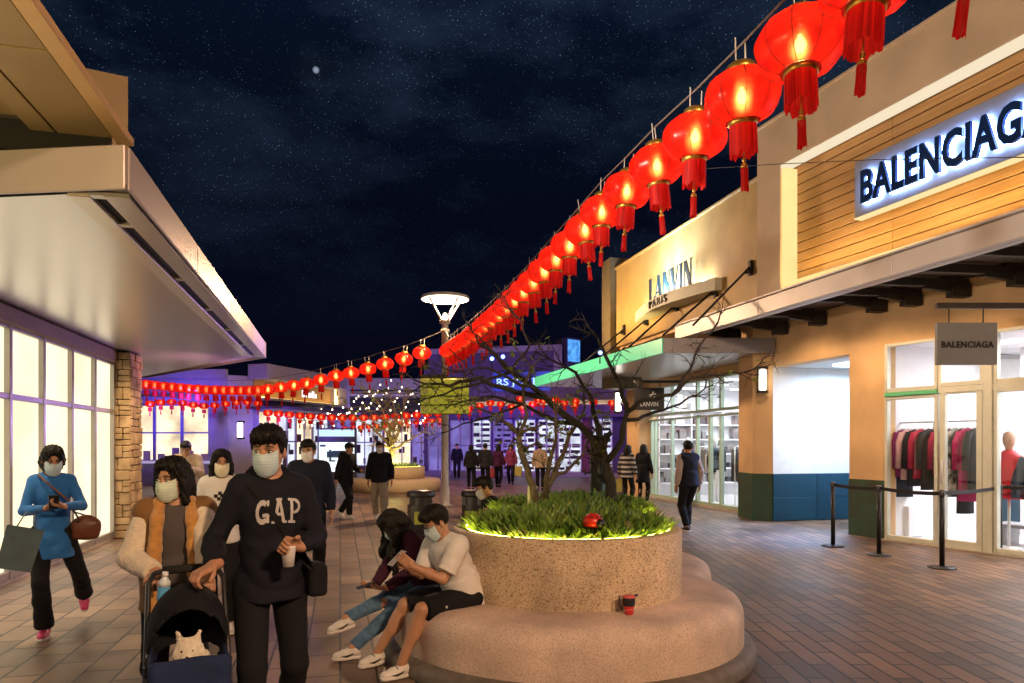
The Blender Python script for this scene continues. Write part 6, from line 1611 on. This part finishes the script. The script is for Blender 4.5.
decal('chest_letters',LG,lambda p:(o0[0]+p[0]*.090,o0[1]-.15,o0[2]+p[1]*.125+.012*math.sin(math.pi*p[0]/2.5)),hood,gap_m,hood)
t1=J1['t']
cbg=thing('crossbody_bag','black crossbody bag with its strap over the navy hoodie','bag',(lm.x,lm.y,0),rm)
a_=Uu((.0,0,0)); decal('strap',[[(-.125,.475),(-.095,.485),(.205,.045),(.175,.03)]],lambda p:(a_[0]+p[0],a_[1]-.15,a_[2]+p[1]),hood,M_hoodc if 'M_hoodc' in globals() else cloth('pushchair_black',(.010,.010,.013),.1,8),cbg,push=.006,cuts=6)
S=SDF(); S.box(a_+np.array((.215,-.05,-.03)),(.05,.075,.085),rotz(10),.025,.01); np_obj('pouch',[nets(*S.grid(.009,wrinkle(.002,3)))],cloth('pushchair_black',(.010,.010,.013),.1,8),cbg)
q=MB(); h_=hl+np.array((-.045,-.035,-.03)); q.lathe([(.026,-.06),(.034,.03),(.035,.035),(0,.036)],16,h_); pc_=tag(q.build('paper_cup',mat('paper_white',(.72,.70,.70),.5),None),'small white paper cup held in the hoodie man\'s hand','cup')
pc_.location=(lm.x,lm.y,0); pc_.rotation_euler=(0,0,rm)
# ---- 2 woman behind the pushchair
lw=P(176,HY,3.78); rw=facing(lw,(-.2,0))
hl=tolocal(lw,rw,hx(208,578,3.48)); hr=tolocal(lw,rw,hx(156,573,3.52))
J2=person('woman in a brown vest with orange lining and cream sleeves, pushing the pushchair',lw,rw,H=1.535,sex='f',det=2,lean=5,hyaw=-34,hpitch=4,
  feet=((.09,-.10,.085),(-.09,.12,.085)),hands=(hl,hr),hdir=(((.05,-.85,-.35),(0,-.2,-1)),((.05,-.85,-.35),(0,-.2,-1))),curl=((40,50,35),(40,50,35)),poles=((.8,.7,-.3),(-.8,.7,-.3)),
  top=dict(m=W_taupe,w=.012,hem=-.08,sw=.034,sleeve_m=W_fleece,name='shirt',wr=.003,cuff=-.04),bottom=dict(m=W_black,w=.014),shoes=dict(m=S_black),hair='bob',mask='green')
U=J2['U']; k=J2['k']; Tu=J2['Tu']
S=SDF(); S.ell(U((0,0,.32)),np.array((.188,.150,.21))*k,Tu,.06); S.ell(U((0,0,.13)),np.array((.185,.145,.22))*k,Tu,.06); S.cone(U((0,0,-.12)),U((0,0,.15)),.20*k,.175*k,.06)
S.cap(U((.15,.01,.455)),U((-.15,.01,.455)),.082*k,None,.04)
S.cone(U((0,-.05,-.30)),U((0,-.05,.60)),.001,.001,.01); S.p.pop()
S.box(U((0,-.17,.16)),np.array((.085,.16,.55))*k,Tu,.01,.03,'-'); S.plane(U((0,0,-.12)),Tu@np.array((0,0,-1))); S.cap(U((0,.0,.49)),U((0,-.04,.60)),.070*k,.09*k,.02,'-')
np_obj('vest',[nets(*S.grid(.010,wrinkle(.004,4)))],W_brown,J2['t'])
S=SDF()
for s in (1,-1):
    pts_=[U((s*.055,.075,.515)),U((s*.082,-.02,.505)),U((s*.092,-.115,.42)),U((s*.100,-.150,.27)),U((s*.105,-.160,.12)),U((s*.108,-.168,-.02)),U((s*.108,-.165,-.11))]
    for a,b in zip(pts_[:-1],pts_[1:]): S.cap(a,b,.034*k,.036*k,.02)
S.cap(U((.055,.075,.515)),U((-.055,.075,.515)),.034*k,None,.02)
np_obj('lining',[nets(*S.grid(.009,wrinkle(.003,8,60,50)))],W_orange,J2['t'])
q=MB(); c=J2['C']+J2['Mh']@np.array((.086,.01,-.045))*k; q.lathe([(0,-.006),(.006,0),(0,.006)],8,c); q.build('earring',mat('pearl',(.8,.8,.78),.2),J2['t'])
# ---- 3 pushchair with a small white dog
ls_=P(188,HY,3.28); rs=facing(ls_,(.12,0))
SC=.90; st=thing('pushchair','navy and black folding pet pushchair with dark hood, pushed by the couple','pushchair',(ls_.x,ls_.y,.004),rs)
M_tube=mat('pushchair_tube',(.05,.05,.055),.35,metal=.5); M_nav=cloth('pushchair_navy',(.018,.030,.085),.15,8); M_hoodc=cloth('pushchair_black',(.010,.010,.013),.1,8)
q=MB()
for s in (-1,1):
    q.tube([(s*.19,-.30,.12),(s*.195,-.05,.55),(s*.185,.17,.93),(s*.16,.20,.975)],.014,8); q.tube([(s*.19,.30,.12),(s*.195,.05,.42),(s*.195,-.10,.60)],.012,8)
q.tube([(-.16,.20,.975),(-.10,.215,.985),(.10,.215,.985),(.16,.20,.975)],.013,8); q.tube([(-.19,-.30,.12),(.19,-.30,.12)],.010,8); q.tube([(-.19,.30,.12),(.19,.30,.12)],.010,8)
q.build('frame',M_tube,st)
q=MB(); q.tube([(-.12,.213,.984),(.0,.217,.986),(.12,.213,.984)],.021,10); q.build('handle',mat('foam_black',(.012,.012,.012),.9),st)
for x in (-.21,.21):
    for y in (-.30,.30):
        q=MB(); v0=len(q.v); q.lathe([(.04,-.018),(.085,-.02),(.095,-.01),(.095,.01),(.085,.02),(.04,.018)],20); q.v=[Vector((x+v.z,y+v.x,.095+v.y)) for v in q.v]; wo=q.build('wheel',mat('tyre_black',(.015,.015,.016),.7),st)
        q=MB(); q.lathe([(.0,-.014),(.05,-.012),(.05,.012),(0,.014)],14); q.v=[Vector((x+v.z,y+v.x,.095+v.y)) for v in q.v]; q.build('hub',M_tube,wo)
# basket: navy front panel and floor
S=SDF(); S.box((0,-.08,.50),(.185,.22,.17),rotx(0),.05,.01); S.box((0,-.06,.60),(.165,.20,.22),I3,.04,.01,'-')
np_obj('basket',[nets(*S.grid(.009,wrinkle(.003,2,20,10)))],M_nav,st)
q=MB(); ring_=[]
for i in range(9): a=math.pi*i/8; ring_.append((.12*math.cos(a),-.306,.40+.14*math.sin(a)))
q.tube(ring_,.006,6); q.build('piping',mat('piping_dark',(.01,.012,.03),.7),st)
q=MB(); q.box((-.17,-.22,.15),(.17,.22,.27),.03); q.build('lower_basket',M_hoodc,st)
# hood: half dome over the back
S=SDF(); S.ell((0,.03,.70),(.195,.23,.245),I3,.02); S.ell((0,.0,.68),(.178,.22,.222),I3,.01,'-'); S.ell((0,-.22,.66),(.15,.16,.20),I3,.02,'-'); S.plane((0,0,.60),(0,.1,-1)); S.plane((0,-.145,.70),(0,-1,-.55))
np_obj('hood',[nets(*S.grid(.008,wrinkle(.002,6,30,20)))],M_hoodc,st)
bt=thing('water_bottle','small clear bottle of blue water beside the pushchair handle','bottle',(0,0,0)); 
bw=P(163,600,3.33); bt.location=bw; bt.rotation_euler=(.05,.08,rs)
q=MB(); q.lathe([(.026,-.005),(.028,.0),(.028,.062),(.026,.066)],16); q.build('label',mat('water_blue',(.10,.38,.70),.25),bt)
q=MB(); q.lathe([(.0275,.066),(.026,.09),(.013,.108),(.012,.115)],16); q.build('bottle',mat('bottle_clear',(.65,.75,.80),.15),bt)
q=MB(); q.lathe([(.014,.112),(.014,.135),(0,.136)],14); q.build('cap',mat('bottle_cap',(.8,.8,.8),.4),bt)
q=MB(); q.lathe([(.032,-.012),(.034,.0),(.034,.035)],16,cap1=False); 
dg=thing('dog','small fluffy white dog with its head up in the pushchair','dog',(ls_.x,ls_.y,0),rs)
M_fur=mat('dog_fur',(.74,.66,.52),.95,var=.15,scale=25,bump=.9,bscale=60,sheen=.5)
def furn(X):
    x,y,z=X[...,0],X[...,1],X[...,2]; return .005*np.sin(90*x+20*np.sin(40*z))*np.sin(80*z+12*np.sin(50*y))+.003*np.sin(160*y+90*x)
S=SDF(); c=V3(.0,-.13,.665)
S.ell((.01,-.02,.50),(.10,.13,.11),I3,.05); S.ell((.005,-.09,.57),(.075,.075,.10),I3,.04); S.ell(c,(.062,.060,.058),I3,.03); S.ell(c+V3(-.012,-.062,-.022),(.030,.034,.024),I3,.02); S.cap(c+V3(-.012,-.07,-.04),c+V3(-.012,-.05,-.045),.014,.018,.01)
for s in (1,-1):
    S.cap(c+V3(s*.034,.0,.042),c+V3(s*.050,-.004,.088),.020,.008,.012); S.ell(c+V3(s*.045,-.02,-.02),(.03,.03,.035),I3,.02)
    S.cap((s*.05,-.10,.52),(s*.05,-.15,.40),.032,.022,.02); S.cap((s*.05,-.15,.40),(s*.05,-.19,.385),.022,.02,.01); S.ell((s*.07,.06,.44),(.045,.07,.06),I3,.03); S.cap((s*.08,.0,.39),(s*.08,-.06,.38),.024,.02,.02)
S.cap((.04,.10,.48),(.09,.13,.56),.028,.02,.03)
np_obj('body',[nets(*S.grid(.006,furn))],M_fur,dg)
q=MB()
for s in (1,-1): q.lathe([(0,-.007),(.007,0),(0,.007)],10,c+V3(s*.025-.010,-.056,.006))
q.lathe([(0,-.008),(.010,0),(0,.008)],10,c+V3(-.012,-.097,-.016)); q.build('eyes_and_nose',mat('dog_dark',(.012,.010,.010),.25),dg)
st.scale=(SC,.94,1.0); dg.scale=(SC,SC,SC); dg.location.z=.075
# ---- 4 woman in white behind
l4=P(221,HY,6.1); r4=facing(l4,(0,0))
J4=person('woman in a white top with dark print and cream mask, behind the hoodie man',l4,r4,H=1.56,sex='f',det=1,lean=2,hyaw=6,feet=((.06,-.16,.085),(-.07,.20,.12)),fpitch=(0,22),hands=None,
  top=dict(m=W_white,w=.026,hem=-.10,sw=.020,name='top'),bottom=dict(m=W_black,w=.010),shoes=dict(m=S_white),hair='long',mask='cream')
tp=[o for o in J4['t'].children if o.name.startswith('top')][0]; o4=J4['U']((-.06,-.1,.30))
rr=random.Random(3); PR=[rect(x,y,x+.18,y+.25) for x,y in ((0,0.2),(.15,.0),(.3,.25),(.42,.05),(.52,.3),(.2,.4),(.62,.12))]
decal('print',PR,lambda p:(o4[0]+p[0]*.16,o4[1]-.2,o4[2]+p[1]*.12),tp,cloth('print_black',(.02,.02,.03)),tp,cuts=2)
# ---- 5 man in black behind the hoodie man
l5=P(309,HY,7.9); person('man in a black jacket and trousers with white face mask, walking behind the hoodie man',l5,facing(l5,(-.6,0)),H=1.66,det=1,hyaw=-12,feet=((.10,.20,.14),(-.09,-.18,.085)),fpitch=(25,0),
  top=dict(m=W_dknavy,w=.035,hem=-.12,sw=.024,collar=True,name='jacket'),bottom=dict(m=W_black,w=.020),shoes=dict(m=S_white),hair='short',mask='white')
# ---- 6 woman in blue on the left with two bags
l6=G(52,636); l6=Vector((l6.x,l6.y,0)); r6=facing(l6,(-.4,0))
hl=tolocal(l6,r6,P(62,506,5.62)); hr=tolocal(l6,r6,P(47,508,5.62))
J6=person('woman in a bright blue top holding a phone, by the lit frosted windows',l6,r6,H=1.60,sex='f',det=2,lean=2,hpitch=16,hyaw=10,feet=((.22,.42,.26),(-.05,-.06,.085)),fpitch=(48,0),knee=(0.1,-1,-.2),
  hands=(hl,hr),hdir=(((-.75,-.5,.25),(-.1,-.3,1)),((.75,-.5,.25),(.1,-.3,1))),curl=((30,40,25),(30,40,25)),poles=((.8,.5,-.6),(-.8,.5,-.6)),
  top=dict(m=W_blue,w=.008,hem=-.22,sw=.006,name='top',flare=.01),bottom=dict(m=W_black,w=.008,flare=.026),shoes=dict(m=S_pink,sole=S_white),hair='pony',mask='blue')
pm=(hl+hr)/2
q=MB(M=Matrix.Translation(Vector(pm)+Vector((0,-.075,.045)))@Matrix.Rotation(R(35),4,'X')); q.box((-.036,-.004,-.07),(.036,.004,.07),.004); ph=q.build('phone',mat('phone_black',(.015,.015,.018),.2)); tag(ph,'dark phone held by the woman in blue','phone'); ph.location=l6; ph.rotation_euler=(0,0,r6)
def shoulder_bag(label,J,loc,rz,side,m,c,size,strap_to):
    t=thing('shoulder_bag',label,'bag',(loc[0],loc[1],0),rz)
    S=SDF(); S.ell(c,size,I3,.02); S.box((c[0],c[1],c[2]-size[2]*.2),(size[0]*.85,size[1]*.8,size[2]*.75),I3,.03,.03); np_obj('bag_body',[nets(*S.grid(.009,wrinkle(.003,2)))],m,t)
    q=MB(); q.tube([Vector(c)+Vector((-size[0]*.6,0,size[2]*.7))]+[Vector(p) for p in strap_to]+[Vector(c)+Vector((size[0]*.6,.02,size[2]*.7))],.008,6); q.build('strap',m,t); return t
W_leath=mat('leather_brown',(.14,.045,.020),.45,var=.15,bump=.1)
U=J6['U']; shoulder_bag('brown leather shoulder bag at the hip of the woman in blue',J6,l6,r6,1,W_leath,(.24,-.03,.90),(.115,.05,.105),[U((.215,-.13,.10)),U((.12,-.165,.30)),U((.0,-.155,.42)),U((-.09,-.085,.508)),U((-.10,.04,.515)),U((.02,.15,.38)),U((.16,.15,.15))])
def carry_bag(label,loc,rz,c,m,w=.30,h=.36,d=.12,hand=None,tilt=0):
    t=thing('shopping_bag',label,'bag',(loc[0],loc[1],0),rz); q=MB(M=Matrix.Translation(c)@Matrix.Rotation(R(tilt),4,'Y'))
    q.loft([[(-w*.46,-d/2,-h),(w*.46,-d/2,-h),(w*.46,d/2,-h),(-w*.46,d/2,-h)],[(-w*.48,-d*.45,-h*.4),(w*.48,-d*.45,-h*.4),(w*.48,d*.45,-h*.4),(-w*.48,d*.45,-h*.4)],[(-w*.5,-d*.4,0),(w*.5,-d*.4,0),(w*.5,d*.4,0),(-w*.5,d*.4,0)]],cap1=False); q.build('bag_body',m,t)
    q=MB(M=Matrix.Translation(c)@Matrix.Rotation(R(tilt),4,'Y'))
    for y in (-d*.38,d*.38): q.tube([(-w*.25,y,-.005),(-w*.12,y*.5,.12),(w*.12,y*.5,.12),(w*.25,y,-.005)],.004,5)
    q.build('handle',m,t); return t
cb=tolocal(l6,r6,P(26,528,5.55)); carry_bag('large slate grey shopping bag hanging from the arm of the woman in blue',l6,r6,Vector(cb),cloth('bag_slate',(.10,.15,.17),.1),.25,.33,.11,tilt=14)
# ---- 7 boy on the bench with a phone
lb7=P(461,HY,5.12); d7=cam_dir(-.80,-.60); r7=rz_from(d7)
wl7=lambda px,py,Z: tolocal(lb7,r7,P(px,py,Z))
hl=wl7(412,566,4.80); hr=wl7(404,565,4.92); fl=wl7(401,668,4.80); fl[2]=.088; fr=wl7(377,655,5.08); fr[2]=.088
J7=person('boy with glasses in a white shirt and black shorts, sitting on the bench',lb7,r7,H=1.58,det=2,lean=24,twist=4,hpitch=16,hyaw=-6,pelvis=(0,.03,-.355),feet=(fl,fr),fyaw=(0,8),
  hands=(hl,hr),hdir=(((-.25,-.62,.55),(-.7,.1,.2),1),((.20,-.62,.55),(.7,.1,.2),-1)),curl=((28,42,30),(28,42,30)),poles=((.35,.35,-1),(-.35,.35,-1)),knee=(0,-.6,1),bodyh=.0075,
  top=dict(m=W_white,w=.026,hem=-.09,sleeve='short',sw=.020,name='t_shirt',wr=.005),bottom=dict(m=W_black,w=.016,short=True),shoes=dict(m=S_white,sole=S_white,lace=S_dark,mark=S_dark),hair='short',mask='blue')
C,Mh,k=J7['C'],J7['Mh'],J7['k']; q=MB()
for s in (1,-1): 
    ctr=np.array((s*.033,-.104,.006)); q.tube([Vector(C+Mh@((ctr+np.array((.025*math.cos(a),.004*abs(math.cos(a)),.020*math.sin(a))))*k)) for a in [2*math.pi*i/14 for i in range(15)]],.0022,5); q.tube([Vector(C+Mh@(np.array((s*.058,-.098,.010))*k)),Vector(C+Mh@(np.array((s*.080,-.02,.010))*k)),Vector(C+Mh@(np.array((s*.080,.02,.0))*k))],.0020,5)
q.tube([Vector(C+Mh@(np.array((-.010,-.108,.010))*k)),Vector(C+Mh@(np.array((.010,-.108,.010))*k))],.0022,5); q.build('glasses',mat('glasses_black',(.01,.01,.01),.3),J7['t'])
pm=(hl+hr)/2
q=MB(M=Matrix.Translation(Vector(pm)+Vector((0,-.085,.06)))@Matrix.Rotation(R(-50),4,'X')); q.box((-.037,-.004,-.072),(.037,.004,.072),.004); ph=q.build('phone',mat('phone_pale',(.35,.33,.36),.25)); tag(ph,'pale phone held by the boy in the white t-shirt','phone'); ph.location=(lb7.x,lb7.y,0); ph.rotation_euler=(0,0,r7)
ts=[o for o in J7['t'].children if o.name.startswith('t_shirt')][0]; o7=J7['U']((.045,-.1,.30)); decal('print',[rect(0,0,1,.3),rect(.2,.3,.7,.5)],lambda p:(o7[0]+p[0]*.05,o7[1]-.2,o7[2]+p[1]*.03),ts,cloth('print_black',(.02,.02,.03)),ts,cuts=2)
q=MB(); p_=J7['hip'][1]*.35+J7['kn'][1]*.65; q.lathe([(0,-.012),(.010,0),(0,.012)],8,(p_[0]+.098,p_[1]+.0,p_[2]+.01)); q.build('logo_tag',S_white,J7['t'])
# ---- 8 girl on the bench, long hair, jeans
lg=P(428,HY,5.60); d8=cam_dir(-.88,-.42); r8=rz_from(d8); wl8=lambda px,py,Z: tolocal(lg,r8,P(px,py,Z))
hl=wl8(385,588,5.22); hr=wl8(372,590,5.32); fl=wl8(352,650,5.20); fl[2]=.09; fr=wl8(338,622,5.12)
J8=person('girl with very long black hair, plum jacket and jeans bent over a phone',lg,r8,H=1.52,sex='f',det=2,lean=30,hpitch=30,hyaw=6,pelvis=(0,.02,-.33),feet=(fl,fr),fyaw=(0,10),fpitch=(0,10),
  hands=(hl,hr),hdir=(((-.3,-.9,.05),(0,-.1,1)),((.3,-.9,.05),(0,-.1,1))),curl=((30,40,25),(30,40,25)),poles=((.6,.6,-.6),(-.6,.6,-.6)),knee=(0,-.6,1),
  top=dict(m=W_plum,w=.028,hem=-.10,sw=.020,name='jacket'),bottom=dict(m=W_jean,w=.008),shoes=dict(m=S_white,sole=S_white,mark=S_dark,lace=S_white),hair='verylong',mask='blue')
pm=(hl+hr)/2
q=MB(M=Matrix.Translation(Vector(pm)+Vector((0,-.10,.035)))@Matrix.Rotation(R(-75),4,'X')); q.box((-.036,-.004,-.07),(.036,.004,.07),.004); ph=q.build('phone',mat('phone_dark',(.05,.05,.055),.25)); tag(ph,'dark phone held low by the girl in jeans','phone'); ph.location=(lg.x,lg.y,0); ph.rotation_euler=(0,0,r8)
# ---- 9 man sitting beyond the planter
l9=P(500,HY,7.95); r9=rz_from(cam_dir(-.9,-.25))
person('dark haired man seated beyond the planter, only head and shoulders above its rim',l9,r9,H=1.66,det=1,lean=16,hpitch=12,pelvis=(0,0,-.39),feet=((.12,-.45,.085),(-.12,-.42,.085)),knee=(0,-.6,1),hands=((.10,-.32,.62),(-.10,-.32,.62)),
  top=dict(m=W_black,w=.03,sw=.02,name='jacket'),bottom=dict(m=W_black2),shoes=dict(m=S_black),hair='short',mask='white')
# ---- 10 man walking by the shop doors
l10=G(689,531); r10=rz_from(cam_dir(-.35,1))
J10=person('man in a dark vest with pale sleeves walking past the fashion shop doors',l10,r10,H=1.68,det=1,feet=((.08,.06,.085),(-.08,-.16,.085)),hyaw=-20,
  top=dict(m=W_dknavy,w=.04,hem=-.10,sw=.026,sleeve_m=cloth('sleeve_pale',(.40,.33,.31)),collar=True,name='vest'),bottom=dict(m=W_black,w=.02),shoes=dict(m=S_black,sole=S_white),hair='short',mask='white')
# ---- 11 two women before the fashion shop
l=P(627,HY,18.3); person('woman in a striped knit top standing before the fashion shop, seen from behind',l,rz_from(cam_dir(.5,.8)),H=1.60,sex='f',det=0,top=dict(m=stripes_mat(),w=.03,hem=-.14,sw=.03,name='top'),bottom=dict(m=W_black2,w=.012),shoes=dict(m=S_white),hair='long',mask=None)
carry_bag('yellow paper shopping bag held by the woman in stripes',(l.x,l.y),0,Vector((-.30,.0,.72)) ,mat('bag_yellow',(.55,.45,.08),.6),.30,.34,.12)
carry=None
l=P(643,HY,18.6); person('woman in a long black coat before the fashion shop, right of the stripes',l,rz_from(cam_dir(.4,.85)),H=1.62,sex='f',det=0,top=dict(m=W_black,w=.035,hem=-.30,sw=.026,name='coat',flare=.01),bottom=dict(m=W_black,w=.006),shoes=dict(m=S_black),hair='long',mask=None)
# ---- 12 pair walking in the middle distance
l=P(345,HY,15.2); person('person in black with pale shoes in the middle distance, left of the khaki trousers',l,rz_from(cam_dir(.75,-.35)),H=1.66,det=0,hyaw=10,hpitch=14,lean=8,feet=((.08,.20,.13),(-.08,-.18,.085)),fpitch=(25,0),hands=((.16,-.30,1.05),(-.24,.05,.80)),top=dict(m=W_black,w=.04,hem=-.14,sw=.03,hood=True,name='jacket'),bottom=dict(m=W_black,w=.02),shoes=dict(m=S_white),hair='short',mask=None)
l=P(380,HY,14.9); person('man in a black jacket and khaki trousers walking before the far round planter',l,rz_from(cam_dir(.1,-1)),H=1.68,det=0,feet=((.09,-.15,.085),(-.09,.18,.12)),fpitch=(0,25),top=dict(m=W_black,w=.04,hem=-.10,sw=.03,name='jacket'),bottom=dict(m=W_khaki,w=.024),shoes=dict(m=S_white),hair='short',mask='white')
# ---- 13 man in beige beyond the stroller woman
l=P(187,HY,11.6); person('man in a beige jacket looking down at his hands behind the brown vest woman',l,rz_from(cam_dir(.25,-1)),H=1.68,det=1,hpitch=22,hands=((.05,-.30,1.22),(-.06,-.30,1.20)),poles=((.9,.4,-.7),(-.9,.4,-.7)),top=dict(m=W_beige,w=.04,hem=-.08,sw=.03,collar=True,name='jacket'),bottom=dict(m=W_black2,w=.02),shoes=dict(m=S_black),hair='short',mask=None)
# ---- 14 walkers far off
far_cast=[(471,24.8,'woman in a black jacket with tied hair far off, left of the far pair',(0.05,1),'f','pony',W_black,W_black,None),
 (485,24.9,'person in a dark coat far off, right of the far pair',(.1,1),'m','short',W_black2,W_black,None),
 (498,26.5,'woman in a plum top carrying a red bag far off behind the planter',(.3,1),'f','long',W_plum,W_black,('small red and white shopping bag carried by the woman in the plum top',(.55,.10,.08))),
 (511,28.4,'woman in a rose top with a yellow green bag far off behind the planter',(-.2,-1),'f','long',cloth('rose',(.20,.03,.06)),W_black,('yellow green shopping bag carried by the woman in the rose top',(.40,.42,.06))),
 (540,24.6,'person in a dark cap and beige coat far off between the tree stems',(.1,1),'m','cap',W_beige,W_black,None),
 (457,33.0,'dim figure in dark clothes at the far violet shop front',(0,-1),'m','short',W_black,W_black,None)]
for px,Z,lab,dv,sx,hr_,tm,bm_,bag in far_cast:
    l=P(px,HY,Z); rz=rz_from(cam_dir(*dv)); person(lab,l,rz,H=1.66 if sx=='m' else 1.62,sex=sx,det=0,feet=((.09,-.12,.085),(-.09,.14,.10)),top=dict(m=tm,w=.035,hem=-.12,sw=.026,name='jacket'),bottom=dict(m=bm_,w=.014),shoes=dict(m=S_black),hair=hr_,mask=None)
    if bag: carry_bag(bag[0],(l.x,l.y),rz,Vector((.30,-.02,.74)),mat('bag_'+lab.split()[3],bag[1],.6),.34,.40,.14)
# ================================================================ lights
def L_(*a,**k): return lamp(*a,**k)
sun=lamp('night_sky_glow','SUN',(0,0,20),.03,(.62,.70,1.0),R(30),rot=(R(35),0,R(200)))
# shop interiors
c=Ms@Vector((4.6,-1.9,3.2)); L_('store_ceiling_lamp','AREA',c,330,(1.0,.95,.97),1.5,rot=(0,0,0),sy=5)
L_('fashion_ceiling_lamp','AREA',(11.2,16.8,3.2),300,(.95,.97,1.0),3.0,rot=(0,0,0),sy=5)
L_('passage_lamp','AREA',(10.2,11.8,3.1),170,(.50,.72,1.0),.8,rot=(0,0,0),sy=.5)
# lanvin facade floods and store canopy downlights (warm)
for y in (16.0,17.1,18.2): L_('facade_flood','SPOT',(6.30,y,3.95),150,(1.0,.74,.28),.08,rot=Vector((7.5,y-.1,5.9)),spot=90,blend=.9)
for (x,y) in ((8.5,4.5),(8.0,8.3),(7.8,9.8),(7.75,11.5)): L_('canopy_downlight','SPOT',(x,y,3.85),120,(1.0,.64,.34),.10,rot=Vector((x+.55,y,1.6)),spot=140,blend=.9)
for y in (15,17.5,20): L_('fashion_canopy_light','SPOT',(7.6,y,3.48),60,(1.0,.70,.42),.12,rot=Vector((7.9,y,0)),spot=140,blend=.8)
# lamp posts: one seen, two added behind the viewer for light
for p,e in ((lpos,2400),(Vector((3.2,-3.2,0)),3400),(Vector((-.9,-4.6,0)),700)):
    L_('lamp_post_light','POINT',(p.x,p.y,5.30),e,(1.0,.63,.36),.30)
L_('added_roof_fill','SPOT',(-3.3,2.6,2.5),260,(1.0,.72,.26),.15,rot=Vector((-1.7,3.6,3.65)),spot=130,blend=.9)  # added lamp without a fitting, brightens the tan roof panels
a=P(300,HY,15.5); a.z=2.0; L_('violet_flood','SPOT',a,260,(.40,.22,1.0),.2,rot=Vector((-1.9,12.6,3.3)),spot=80,blend=.9)
L_('sign_band_wash','AREA',Mf@Vector((ul-4.2,.02,zb+.10)),110,(1.0,.66,.24),.05,rot=Mf@Vector((ul-4.2,-.55,zb+1.0)),sy=.05).data.size=8.0
# left canopy recessed lights
for y in (6.3,8.4,10.5,12.4): L_('soffit_light','SPOT',(-2.9,y,3.18),150,(1.0,.76,.46),.10,rot=Vector((-2.7,y,0)),spot=130,blend=.8)
# violet floods on the far buildings
for (px,Z,z,tx,tz,e,col) in ((190,24.5,3.2,195,28.5,850,(.14,.08,1.0)),(150,25,2.5,140,28,600,(.12,.07,1.0)),(280,27,2.2,280,33,280,(.25,.14,1.0)),(450,29,2.4,440,37,750,(.10,.05,1.0)),(530,28,3.0,530,36,420,(.14,.06,1.0)),(590,28,2.6,590,35,350,(.25,.08,.9)),(380,33,3.0,380,40,420,(.40,.30,.9))):
    a=P(px,HY,Z); a.z=z; b=P(tx,HY,tz); b.z=4.6; L_('violet_flood','SPOT',a,e,col,.2,rot=b,spot=120,blend=.9)
a=P(470,HY,26); a.z=5.0; L_('violet_floor_wash','SPOT',a,850,(.80,.36,.60),.5,rot=Vector((a.x+1.5,a.y+2,0)),spot=140,blend=.9)
L_('passage_spill','SPOT',(8.95,11.8,3.12),1300,(.22,.45,1.0),.25,rot=Vector((7.3,11.5,0)),spot=70,blend=.9)
L_('lanvin_wash','AREA',(7.36,(y0+y1)/2,zs+.06),480,(.55,.74,1.0),.06,rot=Vector((7.56,(y0+y1)/2,zs+.9)),sy=2.0)
a=P(395,HY,24.4); a.z=1.0; L_('hedge_light','POINT',a,90,(1.0,.80,.25),.2)
L_('added_parapet_fill','SPOT',(-1.25,5.0,3.55),900,(1.0,.80,.62),.15,rot=Vector((7.5,7.2,5.4)),spot=70,blend=.8)  # unseen flood, added to lift the right-hand parapet wall
L_('added_pier_fill','SPOT',(-2.9,12.4,3.15),60,(1.0,.68,.34),.08,rot=Vector((-3.6,13.3,1.2)),spot=80,blend=.8)  # extra spot added to brighten the stone pier
a=P(335,HY,13.5); a.z=4.6; L_('violet_flood','SPOT',a,500,(.34,.20,1.0),.2,rot=Vector((-1.3,12.6,3.3)),spot=50,blend=.9)
L_('added_soffit_rose','SPOT',(-2.6,13.9,2.2),60,(1.0,.42,.46),.2,rot=Vector((-2.9,14.2,3.2)),spot=140,blend=.9)  # added pink spot standing in for red lantern light on the soffit
for (x,y) in ((8.2,6.2),(8.0,8.4)): L_('canopy_downlight','SPOT',(x,y,3.84),170,(1.0,.74,.48),.10,rot=Vector((x-.4,y,0)),spot=75,blend=.8)  # spots added in place of store light spilling on the floor
# ================================================================ camera and render settings
cd=bpy.data.cameras.new('camera'); cam=bpy.data.objects.new('camera',cd); COL.objects.link(cam)
cam.location=(0,0,EYE); cam.rotation_euler=(R(90),0,-YAW)
cd.sensor_width=36; cd.sensor_fit='HORIZONTAL'; cd.lens=F*36/1024; cd.shift_x=0; cd.shift_y=(HY-341.5)/1024; cd.clip_end=2000; cd.clip_start=.05
scene.camera=cam
vs=scene.view_settings; vs.view_transform='Standard'; vs.look='None'; vs.exposure=0; vs.gamma=1; vs.use_curve_mapping=False
cy=scene.cycles; cy.max_bounces=6; cy.diffuse_bounces=3; cy.glossy_bounces=3; cy.transmission_bounces=4; cy.transparent_max_bounces=12
cy.caustics_reflective=False; cy.caustics_refractive=False; cy.sample_clamp_indirect=4; cy.use_denoising=True
try: cy.use_light_tree=True
except Exception: pass
